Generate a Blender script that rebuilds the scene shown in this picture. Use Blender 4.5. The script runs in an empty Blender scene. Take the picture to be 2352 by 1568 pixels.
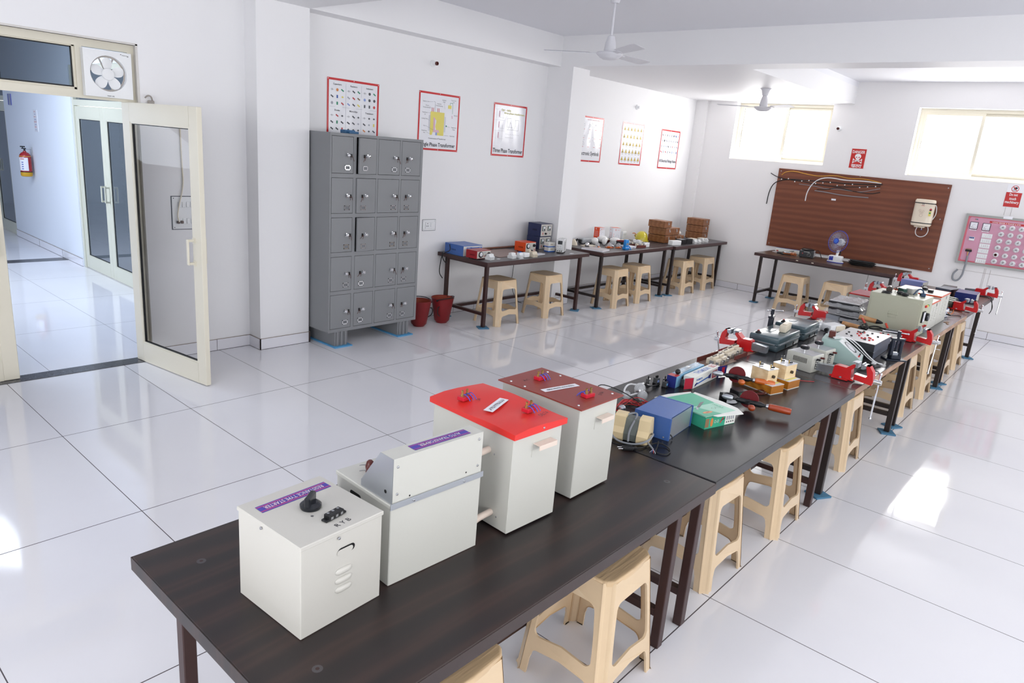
import bpy, bmesh, math, random
from mathutils import Vector, Matrix, Euler
random.seed(7)
PI = math.pi
SC = bpy.context.scene
C = bpy.context.scene.collection

# ---------------------------------------------------------------- camera
cam_d = bpy.data.cameras.new('camera'); cam = bpy.data.objects.new('camera', cam_d); C.objects.link(cam)
cam_d.sensor_width = 36.0; cam_d.lens = 36.0 * 1600.64 / 2352.0; cam_d.clip_start = 0.05; cam_d.clip_end = 200
_rt = Vector((0.6628032904, -0.7443874984, 0.0811113460))
_dn = Vector((-0.1472096992, -0.2357463784, -0.9606003069))
_fw = Vector((0.7341805655, 0.6247486673, -0.2658345350))
cam.matrix_world = Matrix(((_rt.x, -_dn.x, -_fw.x, -1.24859), (_rt.y, -_dn.y, -_fw.y, -4.67097), (_rt.z, -_dn.z, -_fw.z, 1.95487), (0, 0, 0, 1)))
SC.camera = cam

# ---------------------------------------------------------------- world, exposure, lights
SC.view_settings.view_transform = 'Standard'; SC.view_settings.look = 'None'
SC.view_settings.gamma = 1.0; SC.view_settings.use_curve_mapping = False
SC.view_settings.exposure = 0.0
SC.cycles.max_bounces = 10; SC.cycles.diffuse_bounces = 5; SC.cycles.glossy_bounces = 4
SC.cycles.transmission_bounces = 8; SC.cycles.transparent_max_bounces = 12
SC.cycles.sample_clamp_indirect = 6.0; SC.cycles.caustics_reflective = False; SC.cycles.caustics_refractive = False
W = bpy.data.worlds.new('sky'); SC.world = W; W.use_nodes = True
_bg = W.node_tree.nodes['Background']; _bg.inputs[0].default_value = (0.97, 0.985, 1.0, 1); _bg.inputs[1].default_value = 3.2

def area(name, loc, direction, sx, sy, power, col=(1, 1, 1), spread=180):
    d = bpy.data.lights.new(name, 'AREA'); d.shape = 'RECTANGLE'; d.size = sx; d.size_y = sy; d.energy = power; d.color = col
    d.spread = math.radians(spread)
    o = bpy.data.objects.new(name, d); C.objects.link(o); o.location = loc
    o.rotation_euler = Vector(direction).to_track_quat('-Z', 'Y').to_euler()
    return o
# daylight entering by the two windows seen in the far wall; right and rear lamps are fill, added out of frame
area('daylight_far_window_near', (10.02, -0.24, 2.52), (-1, 0, -0.05), 1.35, 0.75, 37, (1.0, 0.985, 0.97))
area('daylight_far_window_right', (10.02, -2.86, 2.50), (-1, 0, -0.05), 1.35, 0.75, 37, (1.0, 0.985, 0.97))
for _i, _x in enumerate((-2.2, 1.0, 4.3, 7.8)):
    area('fill_right_wall', (_x, -6.9, 2.0), (0.05, 1, -0.12), 2.2, 1.7, (17, 20, 20, 17)[_i], (1.0, 0.985, 0.97))
area('fill_rear_wall', (-4.4, -3.6, 1.9), (1, 0.25, -0.1), 3.2, 1.8, 62, (1.0, 0.99, 0.98))
area('daylight_corridor', (-0.3, 4.6, 2.6), (0.6, 0, -1), 1.6, 5.0, 165, (0.80, 0.88, 1.0))

# ---------------------------------------------------------------- materials
def lin(c):
    if isinstance(c, str):
        c = c.lstrip('#'); c = [int(c[i:i+2], 16) / 255 for i in (0, 2, 4)]
        c = [x / 12.92 if x <= 0.04045 else ((x + 0.055) / 1.055) ** 2.4 for x in c]
    return (c[0], c[1], c[2], 1.0)
_MATS = {}
def mat(name, col, rough=0.5, metal=0.0, spec=0.5, var=0.06, scale=8.0, bump=0.0, bscale=60.0, coat=0.0, trans=0.0, ior=1.45, alpha=1.0, stretch=(1, 1, 1)):
    if name in _MATS: return _MATS[name]
    m = bpy.data.materials.new(name); m.use_nodes = True; _MATS[name] = m
    nt = m.node_tree; N = nt.nodes; L = nt.links; b = N['Principled BSDF']
    c = lin(col)
    b.inputs['Roughness'].default_value = rough; b.inputs['Metallic'].default_value = metal
    b.inputs['Specular IOR Level'].default_value = spec; b.inputs['IOR'].default_value = ior
    b.inputs['Coat Weight'].default_value = coat; b.inputs['Transmission Weight'].default_value = trans; b.inputs['Alpha'].default_value = alpha
    tc = N.new('ShaderNodeTexCoord'); mp = N.new('ShaderNodeMapping'); mp.inputs['Scale'].default_value = stretch
    L.new(tc.outputs['Object'], mp.inputs[0])
    no = N.new('ShaderNodeTexNoise'); no.inputs['Scale'].default_value = scale; no.inputs['Detail'].default_value = 4; L.new(mp.outputs[0], no.inputs[0])
    mx = N.new('ShaderNodeMix'); mx.data_type = 'RGBA'
    mx.inputs[6].default_value = tuple(x * (1 - var) for x in c[:3]) + (1,); mx.inputs[7].default_value = tuple(min(1, x * (1 + var)) for x in c[:3]) + (1,)
    L.new(no.outputs[0], mx.inputs[0]); L.new(mx.outputs[2], b.inputs['Base Color'])
    if bump:
        n2 = N.new('ShaderNodeTexNoise'); n2.inputs['Scale'].default_value = bscale; L.new(mp.outputs[0], n2.inputs[0])
        bp = N.new('ShaderNodeBump'); bp.inputs['Strength'].default_value = bump; bp.inputs['Distance'].default_value = 0.01
        L.new(n2.outputs[0], bp.inputs['Height']); L.new(bp.outputs[0], b.inputs['Normal'])
    return m
def ramp(N, stops):
    r = N.new('ShaderNodeValToRGB'); e = r.color_ramp.elements
    e[0].position, e[0].color = stops[0][0], lin(stops[0][1]); e[1].position, e[1].color = stops[-1][0], lin(stops[-1][1])
    for p, c in stops[1:-1]:
        k = e.new(p); k.color = lin(c)
    return r
def wood(name, stops, scale=(1, 1, 1), rough=0.4, spec=0.5, wave=6.0, dist=6.0, detail=3.0, bump=0.0, rot=0.0, rough2=None):
    if name in _MATS: return _MATS[name]
    m = bpy.data.materials.new(name); m.use_nodes = True; _MATS[name] = m
    nt = m.node_tree; N = nt.nodes; L = nt.links; b = N['Principled BSDF']
    b.inputs['Roughness'].default_value = rough; b.inputs['Specular IOR Level'].default_value = spec
    tc = N.new('ShaderNodeTexCoord'); mp = N.new('ShaderNodeMapping'); mp.inputs['Scale'].default_value = scale; mp.inputs['Rotation'].default_value = (0, 0, rot); L.new(tc.outputs['Object'], mp.inputs[0])
    w = N.new('ShaderNodeTexWave'); w.bands_direction = 'Y'; w.inputs['Scale'].default_value = wave; w.inputs['Distortion'].default_value = dist
    w.inputs['Detail'].default_value = detail; w.inputs['Detail Scale'].default_value = 1.5; L.new(mp.outputs[0], w.inputs[0])
    no = N.new('ShaderNodeTexNoise'); no.inputs['Scale'].default_value = 2.5; no.inputs['Detail'].default_value = 6; L.new(mp.outputs[0], no.inputs[0])
    mx = N.new('ShaderNodeMath'); mx.operation = 'MULTIPLY_ADD'; mx.inputs[1].default_value = 0.6; L.new(w.outputs[1], mx.inputs[0])
    m2 = N.new('ShaderNodeMath'); m2.operation = 'MULTIPLY'; m2.inputs[1].default_value = 0.5; L.new(no.outputs[0], m2.inputs[0]); L.new(m2.outputs[0], mx.inputs[2])
    r = ramp(N, stops); L.new(mx.outputs[0], r.inputs[0]); L.new(r.outputs[0], b.inputs['Base Color'])
    if rough2 is not None:
        mr = N.new('ShaderNodeMapRange'); mr.inputs[3].default_value = rough; mr.inputs[4].default_value = rough2
        n3 = N.new('ShaderNodeTexNoise'); n3.inputs['Scale'].default_value = 3.0; n3.inputs['Detail'].default_value = 5; L.new(tc.outputs['Object'], n3.inputs[0]); L.new(n3.outputs[0], mr.inputs[0]); L.new(mr.outputs[0], b.inputs['Roughness'])
    if bump:
        bp = N.new('ShaderNodeBump'); bp.inputs['Strength'].default_value = bump; bp.inputs['Distance'].default_value = 0.004; L.new(w.outputs[1], bp.inputs['Height']); L.new(bp.outputs[0], b.inputs['Normal'])
    return m

# ---------------------------------------------------------------- mesh building
_TXT = {}
def text_mesh(s, bold=False):
    k = (s, bold)
    if k in _TXT: return _TXT[k]
    cu = bpy.data.curves.new('lettering', 'FONT'); cu.body = s; cu.size = 1.0; cu.align_x = 'CENTER'; cu.align_y = 'CENTER'; cu.resolution_u = 2
    if bold: cu.offset = 0.018
    o = bpy.data.objects.new('lettering', cu); C.objects.link(o)
    dg = bpy.context.evaluated_depsgraph_get(); dg.update()
    me = bpy.data.meshes.new_from_object(o.evaluated_get(dg))
    vs = [v.co.copy() for v in me.vertices]; fs = [tuple(p.vertices) for p in me.polygons]
    bpy.data.objects.remove(o); bpy.data.curves.remove(cu); bpy.data.meshes.remove(me)
    if vs:
        x0 = min(v.x for v in vs); x1 = max(v.x for v in vs); y0 = min(v.y for v in vs); y1 = max(v.y for v in vs)
    else: x0 = y0 = 0; x1 = y1 = 1
    _TXT[k] = (vs, fs, x0, x1, y0, y1); return _TXT[k]

def frame(o=(0, 0, 0), x=(1, 0, 0), y=(0, 1, 0)):
    x = Vector(x).normalized(); y = Vector(y); y = (y - x * y.dot(x)).normalized(); z = x.cross(y)
    return Matrix(((x.x, y.x, z.x, o[0]), (x.y, y.y, z.y, o[1]), (x.z, y.z, z.z, o[2]), (0, 0, 0, 1)))
def TR(x=0, y=0, z=0, rz=0, rx=0, ry=0):
    return Matrix.Translation((x, y, z)) @ Euler((rx, ry, rz)).to_matrix().to_4x4()
FRONT = frame((0, 0, 0), (1, 0, 0), (0, 0, 1))      # local x right, y up, facing -Y
LEFTF = frame((0, 0, 0), (0, -1, 0), (0, 0, 1))     # faces -X (right is -Y)

class MB:
    def __init__(self, m=None):
        self.v = []; self.f = []; self.fm = []; self.mats = []; self.sm = []; self.T = Matrix.Identity(4); self.cm = 0
        if m: self.m(m)
    def m(self, m):
        if m not in self.mats: self.mats.append(m)
        self.cm = self.mats.index(m); return self
    def at(self, T): self.T = T; return self
    def add(self, vs, fs, smooth=False):
        n = len(self.v); self.v += [self.T @ Vector(p) for p in vs]
        for f in fs: self.f.append(tuple(n + i for i in f)); self.fm.append(self.cm); self.sm.append(smooth)
        return self
    def box(self, x0, x1, y0, y1, z0, z1, bev=0.0, seg=1, m=None):
        if m: self.m(m)
        if bev <= 0:
            vs = [(x0, y0, z0), (x1, y0, z0), (x1, y1, z0), (x0, y1, z0), (x0, y0, z1), (x1, y0, z1), (x1, y1, z1), (x0, y1, z1)]
            return self.add(vs, [(0, 3, 2, 1), (4, 5, 6, 7), (0, 1, 5, 4), (1, 2, 6, 5), (2, 3, 7, 6), (3, 0, 4, 7)])
        bm = bmesh.new(); bmesh.ops.create_cube(bm, size=1)
        for v in bm.verts: v.co = Vector(((x0 + x1) / 2 + v.co.x * (x1 - x0), (y0 + y1) / 2 + v.co.y * (y1 - y0), (z0 + z1) / 2 + v.co.z * (z1 - z0)))
        bev = min(bev, 0.49 * min(x1 - x0, y1 - y0, z1 - z0))
        bmesh.ops.bevel(bm, geom=bm.edges[:], offset=bev, segments=seg, affect='EDGES', profile=0.5)
        self._bm(bm, seg > 1); return self
    def _bm(self, bm, smooth=False):
        bm.verts.index_update(); self.add([v.co.copy() for v in bm.verts], [tuple(v.index for v in f.verts) for f in bm.faces], smooth); bm.free()
    def poly(self, pts, z0, z1, m=None, smooth=False):
        # prism of a polygon (x,y) between z0 and z1
        if m: self.m(m)
        n = len(pts); vs = [(p[0], p[1], z0) for p in pts] + [(p[0], p[1], z1) for p in pts]
        a = sum(pts[i][0] * pts[(i + 1) % n][1] - pts[(i + 1) % n][0] * pts[i][1] for i in range(n))
        fs = [tuple(range(n - 1, -1, -1)), tuple(range(n, 2 * n))] + [(i, (i + 1) % n, n + (i + 1) % n, n + i) for i in range(n)]
        if a < 0: fs = [tuple(reversed(f)) for f in fs]
        return self.add(vs, fs, smooth)
    def cyl(self, p0, p1, r0, r1=None, n=16, cap=True, m=None):
        if m: self.m(m)
        if r1 is None: r1 = r0
        p0 = Vector(p0); p1 = Vector(p1); d = (p1 - p0).normalized()
        a = d.orthogonal().normalized(); b = d.cross(a)
        vs = []
        for p, r in ((p0, r0), (p1, r1)):
            for i in range(n):
                t = 2 * PI * i / n; vs.append(p + a * (r * math.cos(t)) + b * (r * math.sin(t)))
        fs = [(i, (i + 1) % n, n + (i + 1) % n, n + i) for i in range(n)]
        self.add(vs, fs, True)
        if cap:
            self.add(vs[:n], [tuple(range(n - 1, -1, -1))]); self.add(vs[n:], [tuple(range(n))])
        return self
    def lathe(self, prof, n=24, cx=0, cy=0, m=None, cap=True):
        if m: self.m(m)
        vs = []
        for r, z in prof:
            for i in range(n):
                t = 2 * PI * i / n; vs.append((cx + r * math.cos(t), cy + r * math.sin(t), z))
        fs = []
        for k in range(len(prof) - 1):
            for i in range(n):
                j = (i + 1) % n; fs.append((k * n + i, k * n + j, (k + 1) * n + j, (k + 1) * n + i))
        self.add(vs, fs, True)
        if cap:
            if prof[0][0] > 1e-6: self.add(vs[:n], [tuple(range(n - 1, -1, -1))])
            if prof[-1][0] > 1e-6: self.add(vs[-n:], [tuple(range(n))])
        return self
    def tube(self, pts, r, n=8, m=None, smooth=2, closed=False):
        if m: self.m(m)
        P = [Vector(p) for p in pts]
        for _ in range(smooth):
            if len(P) < 3: break
            Q = [P[0]] if not closed else []
            rng = range(len(P) - 1) if not closed else range(len(P))
            for i in rng:
                a, b = P[i], P[(i + 1) % len(P)]
                Q += [a * .75 + b * .25, a * .25 + b * .75]
            if not closed: Q.append(P[-1])
            P = Q
        vs = []; up = None; K = len(P)
        for i, p in enumerate(P):
            if closed: d = (P[(i + 1) % K] - P[i - 1])
            else: d = (P[min(i + 1, K - 1)] - P[max(i - 1, 0)])
            d = d.normalized() if d.length > 1e-9 else Vector((0, 0, 1))
            if up is None: up = d.orthogonal().normalized()
            up = (up - d * up.dot(d)); up = up.normalized() if up.length > 1e-6 else d.orthogonal().normalized()
            b = d.cross(up)
            for k in range(n):
                t = 2 * PI * k / n; vs.append(p + up * (r * math.cos(t)) + b * (r * math.sin(t)))
        fs = []
        for i in range(K if closed else K - 1):
            i2 = (i + 1) % K
            for k in range(n):
                j = (k + 1) % n; fs.append((i * n + k, i * n + j, i2 * n + j, i2 * n + k))
        if not closed: fs += [tuple(range(n - 1, -1, -1)), tuple(range((K - 1) * n, K * n))]
        return self.add(vs, fs, True)
    def ball(self, c, r, n=14, m=None, sz=1.0, half=False):
        if m: self.m(m)
        k = n // 2; pr = []
        a0 = 0 if half else -PI / 2
        for i in range(k + 1):
            a = a0 + (PI / 2 - a0) * i / k; pr.append((max(r * math.cos(a), 1e-5), r * sz * math.sin(a)))
        T = self.T; self.T = T @ Matrix.Translation(c); self.lathe(pr, n); self.T = T; return self
    def text(self, s, x, y, h, m=None, w=None, z=0.0, bold=False, flip=False):
        # flat lettering in the local xy plane, h = height of the whole line box, optionally squeezed to width w
        if m: self.m(m)
        vs, fs, x0, x1, y0, y1 = text_mesh(s, bold)
        k = h / 0.75; kx = k
        if w: kx = w / max(x1 - x0, 1e-6)
        cy = 0.5 * (y0 + y1) if w else (0.5 * (y0 + y1))
        sg = -1 if flip else 1
        return self.add([(x + sg * kx * (v.x - (x0 + x1) / 2), y + sg * k * (v.y - cy), z) for v in vs], fs)
    def quad(self, x0, x1, y0, y1, z=0.0, m=None):
        if m: self.m(m)
        return self.add([(x0, y0, z), (x1, y0, z), (x1, y1, z), (x0, y1, z)], [(0, 1, 2, 3)])
    def disc(self, x, y, r, z=0.0, n=14, m=None):
        if m: self.m(m)
        return self.add([(x + r * math.cos(2 * PI * i / n), y + r * math.sin(2 * PI * i / n), z) for i in range(n)], [tuple(range(n))])
    def ring(self, x, y, r0, r1, z=0.0, n=24, m=None, a0=0, a1=2 * PI):
        if m: self.m(m)
        vs = []
        for i in range(n + 1):
            t = a0 + (a1 - a0) * i / n; vs += [(x + r0 * math.cos(t), y + r0 * math.sin(t), z), (x + r1 * math.cos(t), y + r1 * math.sin(t), z)]
        return self.add(vs, [(2 * i, 2 * i + 1, 2 * i + 3, 2 * i + 2) for i in range(n)])
    def line(self, x0, y0, x1, y1, w, z=0.0, m=None):
        if m: self.m(m)
        d = Vector((x1 - x0, y1 - y0)); L = d.length or 1e-6; nx, ny = -d.y / L * w / 2, d.x / L * w / 2
        return self.add([(x0 - nx, y0 - ny, z), (x1 - nx, y1 - ny, z), (x1 + nx, y1 + ny, z), (x0 + nx, y0 + ny, z)], [(0, 1, 2, 3)])
    def build(self, name, parent=None, loc=None, ang=35, keep=False):
        me = bpy.data.meshes.new(name)
        if parent is not None and not keep and loc is None: pass
        me.from_pydata([tuple(v) for v in self.v], [], self.f)
        for mm in self.mats: me.materials.append(mm)
        me.polygons.foreach_set('material_index', self.fm); me.polygons.foreach_set('use_smooth', [True] * len(self.f) if any(self.sm) else [False] * len(self.f))
        if any(self.sm): me.set_sharp_from_angle(angle=math.radians(ang))
        me.update(); me.validate()
        o = bpy.data.objects.new(name, me); C.objects.link(o)
        if loc is not None: o.location = loc
        if parent is not None: o.parent = parent
        return o

def thing(name, label, cat, loc=(0, 0, 0), rz=0.0, group=None):
    o = bpy.data.objects.new(name, None); C.objects.link(o); o.empty_display_size = 0.05
    o.location = loc; o.rotation_euler = (0, 0, rz); o['label'] = label; o['category'] = cat
    if group: o['group'] = group
    return o
def tag(o, label, cat, group=None, kind=None):
    if label: o['label'] = label
    if cat: o['category'] = cat
    if group: o['group'] = group
    if kind: o['kind'] = kind
    return o
def struct(o, label=None):
    o['kind'] = 'structure'
    if label: o['label'] = label
    return o
def dup(root, loc, rz=None, label=None, group=None):
    r = root.copy(); C.objects.link(r); r.location = loc
    if rz is not None: r.rotation_euler = (0, 0, rz)
    if label: r['label'] = label
    if group: r['group'] = group
    for ch in list(root.children):
        c = ch.copy(); C.objects.link(c); c.parent = r
        for g in list(ch.children):
            d = g.copy(); C.objects.link(d); d.parent = c
    return r

# ================================================================ ROOM
wall_m = mat('wall_paint', '#f1f1f3', rough=0.55, spec=0.25, var=0.012, scale=1.2, bump=0.05, bscale=25)
farw_m = mat('wall_paint_far', '#eeedee', rough=0.55, spec=0.25, var=0.02, scale=0.9, bump=0.06, bscale=25)
corr_m = mat('corridor_wall_daylit', '#e0e6ef', rough=0.5, spec=0.3, var=0.015, scale=1.0)  # blue cast of outside daylight mixed into the wall colour
ceil_m = mat('ceiling_paint', '#ecedf2', rough=0.6, spec=0.2, var=0.01, scale=0.7)
cream = mat('cream_aluminium', '#e2ddcc', rough=0.35, spec=0.5, var=0.02, scale=3)
cream_d = mat('cream_aluminium_aged', '#cfcfbf', rough=0.35, spec=0.5, var=0.03, scale=3)
gasket = mat('black_gasket', '#15171b', rough=0.5, var=0.0)
glass = mat('clear_glass', '#ffffff', rough=0.0, trans=1.0, ior=1.1, var=0.0, spec=0.5)
glass_t = mat('tinted_glass', '#8b9296', rough=0.0, trans=1.0, ior=1.35, var=0.0, spec=0.6)
granite = mat('dark_granite', '#4a4a4e', rough=0.25, var=0.25, scale=40)
skirt_m = mat('skirting_tile', '#e8e8ee', rough=0.15, spec=0.5, var=0.015, scale=2)
grout = mat('dark_grout', '#3c3434', rough=0.8, var=0.2, scale=12)
dirt = mat('dirt_line', '#8d7f72', rough=0.9, var=0.35, scale=14)

def tile_mat(name, ox, oy, sx=0.8, sy=1.2, hw=0.0021):
    m = bpy.data.materials.new(name); m.use_nodes = True; nt = m.node_tree; N = nt.nodes; L = nt.links; b = N['Principled BSDF']
    g = N.new('ShaderNodeNewGeometry'); s = N.new('ShaderNodeSeparateXYZ'); L.new(g.outputs['Position'], s.inputs[0])
    outs = []
    def M(op, *ins):
        n = N.new('ShaderNodeMath'); n.operation = op
        for i, v in enumerate(ins):
            if isinstance(v, (int, float)): n.inputs[i].default_value = v
            else: L.new(v, n.inputs[i])
        return n.outputs[0]
    for ax, off, sz in ((0, ox, sx), (1, oy, sy)):
        t = M('DIVIDE', M('SUBTRACT', s.outputs[ax], off), sz)
        d = M('ABSOLUTE', M('SUBTRACT', t, M('ROUND', t)))
        outs.append(M('LESS_THAN', M('MULTIPLY', d, sz), hw * (1.0 if ax == 0 else 1.25)))
    line = M('MAXIMUM', outs[0], outs[1])
    no = N.new('ShaderNodeTexNoise'); no.inputs['Scale'].default_value = 0.9; no.inputs['Detail'].default_value = 5; L.new(g.outputs['Position'], no.inputs[0])
    r = ramp(N, [(0.3, '#e6e6ec'), (0.7, '#eeeef2')]); L.new(no.outputs[0], r.inputs[0])
    mx = N.new('ShaderNodeMix'); mx.data_type = 'RGBA'; L.new(line, mx.inputs[0]); L.new(r.outputs[0], mx.inputs[6]); mx.inputs[7].default_value = lin('#4d474c')
    L.new(mx.outputs[2], b.inputs['Base Color'])
    n2 = N.new('ShaderNodeTexNoise'); n2.inputs['Scale'].default_value = 2.2; n2.inputs['Detail'].default_value = 3; L.new(g.outputs['Position'], n2.inputs[0])
    ro = N.new('ShaderNodeMapRange'); ro.inputs[1].default_value = 0.35; ro.inputs[2].default_value = 0.7; ro.inputs[3].default_value = 0.03; ro.inputs[4].default_value = 0.11; L.new(n2.outputs[0], ro.inputs[0])
    rr = M('ADD', ro.outputs[0], M('MULTIPLY', line, 0.5)); L.new(rr, b.inputs['Roughness'])
    b.inputs['Specular IOR Level'].default_value = 0.5
    n3 = N.new('ShaderNodeTexNoise'); n3.inputs['Scale'].default_value = 1.6; n3.inputs['Detail'].default_value = 1; L.new(g.outputs['Position'], n3.inputs[0])
    bp = N.new('ShaderNodeBump'); bp.inputs['Strength'].default_value = 0.12; bp.inputs['Distance'].default_value = 0.004; L.new(n3.outputs[0], bp.inputs['Height']); L.new(bp.outputs[0], b.inputs['Normal'])
    return m
tile_room = tile_mat('floor_tiles_room', 0.0, 0.0)
tile_corr = tile_mat('floor_tiles_corridor', 0.315, 1.33, 0.8, 1.19, 0.0016)

struct(MB(tile_room).box(-4.6, 10.1, -7.0, 1.2, -0.08, 0.0).build('floor'))
struct(MB(tile_corr).box(-2.6, 2.1, 1.33, 13.0, -0.08, 0.0).build('floor_corridor'))
tr = MB(granite); tr.box(-0.9, 1.2, 1.19, 1.335, -0.08, 0.004); struct(tr.build('trim_1'))
tr = MB(granite); tr.box(-2.6, 1.905, 6.05, 6.27, -0.05, 0.0015); struct(tr.build('trim_2'))

def wall_with_holes(name, m, axis, a0, a1, z0, z1, t0, t1, holes):
    # axis 'x': wall in plane y=t0..t1 running along x from a0 to a1; axis 'y' the other way
    mb = MB(m); xs = sorted({a0, a1} | {h[0] for h in holes} | {h[1] for h in holes}); zs = sorted({z0, z1} | {h[2] for h in holes} | {h[3] for h in holes})
    for i in range(len(xs) - 1):
        run = None
        for k in range(len(zs) - 1):
            cx, cz = (xs[i] + xs[i + 1]) / 2, (zs[k] + zs[k + 1]) / 2
            inside = any(h[0] < cx < h[1] and h[2] < cz < h[3] for h in holes)
            if inside or k == len(zs) - 2:
                top = zs[k] if inside else zs[k + 1]
                st = run if run is not None else zs[k]
                if top > st:
                    if axis == 'x': mb.box(xs[i], xs[i + 1], t0, t1, st, top)
                    else: mb.box(t0, t1, xs[i], xs[i + 1], st, top)
                run = None
            elif run is None: run = zs[k]
    return struct(mb.build(name))
wall_with_holes('wall_left', wall_m, 'x', -4.6, 10.1, 0, 3.45, 1.2, 1.33, [(-0.92, 1.035, 0, 2.465)])
wall_with_holes('wall_far', farw_m, 'y', -7.0, 1.2, 0, 3.45, 9.9, 10.14, [(-0.985, 0.505, 2.09, 2.96), (-3.62, -2.12, 2.05, 2.945)])
wall_with_holes('wall_right', wall_m, 'x', -4.6, 10.1, 0, 3.45, -7.24, -7.0, [(x - 1.1, x + 1.1, 1.15, 2.85) for x in (-2.2, 1.0, 4.3, 7.8)])
wall_with_holes('wall_rear', wall_m, 'y', -7.0, 1.2, 0, 3.45, -4.84, -4.6, [(-5.2, -2.0, 1.0, 2.8)])
wall_with_holes('wall_corridor_right', corr_m, 'y', 1.33, 13.0, 0, 3.2, 1.908, 2.06, [(3.58, 5.52, 0, 2.5), (8.42, 10.3, 0, 2.5)])
struct(MB(corr_m).box(-2.75, -2.6, 1.33, 13.0, 0, 3.2).build('wall_corridor_left'))
struct(MB(corr_m).box(-2.75, 2.06, 13.0, 13.15, 0, 3.2).build('wall_corridor_end'))
struct(MB(ceil_m).box(-2.75, 2.06, 1.33, 13.15, 3.2, 3.3).build('ceiling_corridor'))
c = MB(ceil_m); c.box(-4.84, 6.0, -7.24, 1.33, 3.31, 3.45); c.box(6.0, 10.14, -7.24, -1.27, 3.27, 3.45); c.box(6.0, 10.14, -1.27, 1.33, 3.2, 3.45)
struct(c.build('ceiling'))
# low slab in the far bay, cross beams, wall beam, pillars
struct(MB(wall_m).box(6.2, 9.9, -1.27, 1.2, 2.97, 3.2).build('trim_3'))
struct(MB(wall_m).box(5.9, 6.26, -7.0, 1.2, 2.965, 3.31).build('trim_4'))
struct(MB(wall_m).box(1.9, 2.4, -7.0, 1.2, 2.965, 3.31).build('trim_5'))
struct(MB(wall_m).box(2.4, 5.9, 1.0, 1.2, 2.965, 3.31).build('trim_6'))
struct(MB(wall_m).box(-4.6, 1.9, 1.0, 1.2, 2.965, 3.31).build('trim_7'))
struct(MB(wall_m).box(1.9, 2.4, 1.01, 1.2, 0, 2.965).build('trim_8'))
struct(MB(wall_m).box(5.9, 6.24, 0.805, 1.2, 0, 2.965).build('trim_9'))
struct(MB(farw_m).box(9.84, 9.9, 1.0, 1.2, 0, 2.97).build('trim_10'))

# skirting tiles
def skirting(name, segs, axis_pts):
    mb = MB(skirt_m)
    for (x0, x1, y0, y1) in segs: mb.box(x0, x1, y0, y1, 0.0, 0.1)
    mb.m(grout)
    for p in axis_pts: mb.box(*p)
    mb.m(dirt)
    for (x0, x1, y0, y1) in segs:
        mb.box(x0 + 1e-3, x1 - 1e-3, y0 + 1e-3, y1 - 1e-3, 0.1, 0.1025)
    mb.m(grout)
    for (x0, x1, y0, y1) in segs:
        e = 0.0015; mb.box(x0 - (e if x1 - x0 < 0.02 else 0), x1, y0 - (e if y1 - y0 < 0.02 else 0), y1, 0.0, 0.003)
    return struct(mb.build(name))
T = 0.01
skirting('baseboard_left', [(-4.6, -0.92, 1.2 - T, 1.2), (1.035, 1.9, 1.2 - T, 1.2), (1.9 - T, 1.9, 1.0, 1.19), (1.89, 2.41, 1.0, 1.01), (2.4, 2.4 + T, 1.01, 1.19), (2.41, 5.9, 1.2 - T, 1.2),
    (5.9 - T, 5.9, 0.795, 1.19), (5.89, 6.25, 0.795, 0.805), (6.24, 6.25, 0.805, 1.19), (6.25, 9.84, 1.2 - T, 1.2)],
    [(x - .0015, x + .0015, 1.1885, 1.19, 0.002, 0.1) for x in (1.58, 2.9, 3.7, 4.5, 4.85, 5.66, 6.7, 7.05, 8.0, 8.9)] + [(2.394, 2.4115, 0.9985, 1.0, 0.002, 0.1), (1.888, 1.8915, .9985, 1.0, 0.002, .1)])
skirting('baseboard_far', [(9.89, 9.9, -7.0, 1.0), (9.83, 9.84, 1.0, 1.2)],
    [(9.8885, 9.89, y - .002, y + .002, 0.002, 0.1) for y in (0.0, -1.2, -2.4, -3.55, -4.8)])
skirting('baseboard_corridor', [(1.898, 1.908, 5.53, 8.42), (1.898, 1.908, 1.33, 3.57)],
    [(1.8965, 1.898, y - .0015, y + .0015, 0.002, 0.1) for y in (6.3, 7.3)])

# windows in the far wall: cream aluminium sliding windows set deep in the reveal
def far_window(name, y0, y1, z0, z1, mull):
    t = bpy.data.objects.new(name, None); C.objects.link(t); struct(t); t.location = (10.06, 0, 0)
    f = MB(cream); w = 0.045
    f.box(-.03, .03, y0, y1, z0, z0 + w); f.box(-.03, .03, y0, y1, z1 - w, z1); f.box(-.03, .03, y0, y0 + w, z0 + w, z1 - w); f.box(-.03, .03, y1 - w, y1, z0 + w, z1 - w)
    f.build('window_frame', t)
    ym = mull
    for k, (a, b, dx) in enumerate(((ym - .02, y1 - w, -.015), (y0 + w, ym + .02, .012))):
        s = MB(cream); e = 0.035
        s.box(dx - .012, dx + .012, a, b, z0 + w, z0 + w + e); s.box(dx - .012, dx + .012, a, b, z1 - w - e, z1 - w)
        s.box(dx - .012, dx + .012, a, a + e, z0 + w + e, z1 - w - e); s.box(dx - .012, dx + .012, b - e, b, z0 + w + e, z1 - w - e)
        so = s.build('sash', t)
        g = MB(glass); g.box(dx - .002, dx + .002, a + e, b - e, z0 + w + e, z1 - w - e); g.build('pane', so)
    h = MB(cream); h.box(-.045, -.03, y1 - .075, y1 - .055, (z0 + z1) / 2 - .08, (z0 + z1) / 2 + .02, bev=.003); h.build('window_latch', t)
    return t
far_window('window_1', -0.985, 0.505, 2.09, 2.96, -0.27)
far_window('window_2', -3.62, -2.12, 2.05, 2.945, -2.87)
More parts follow.
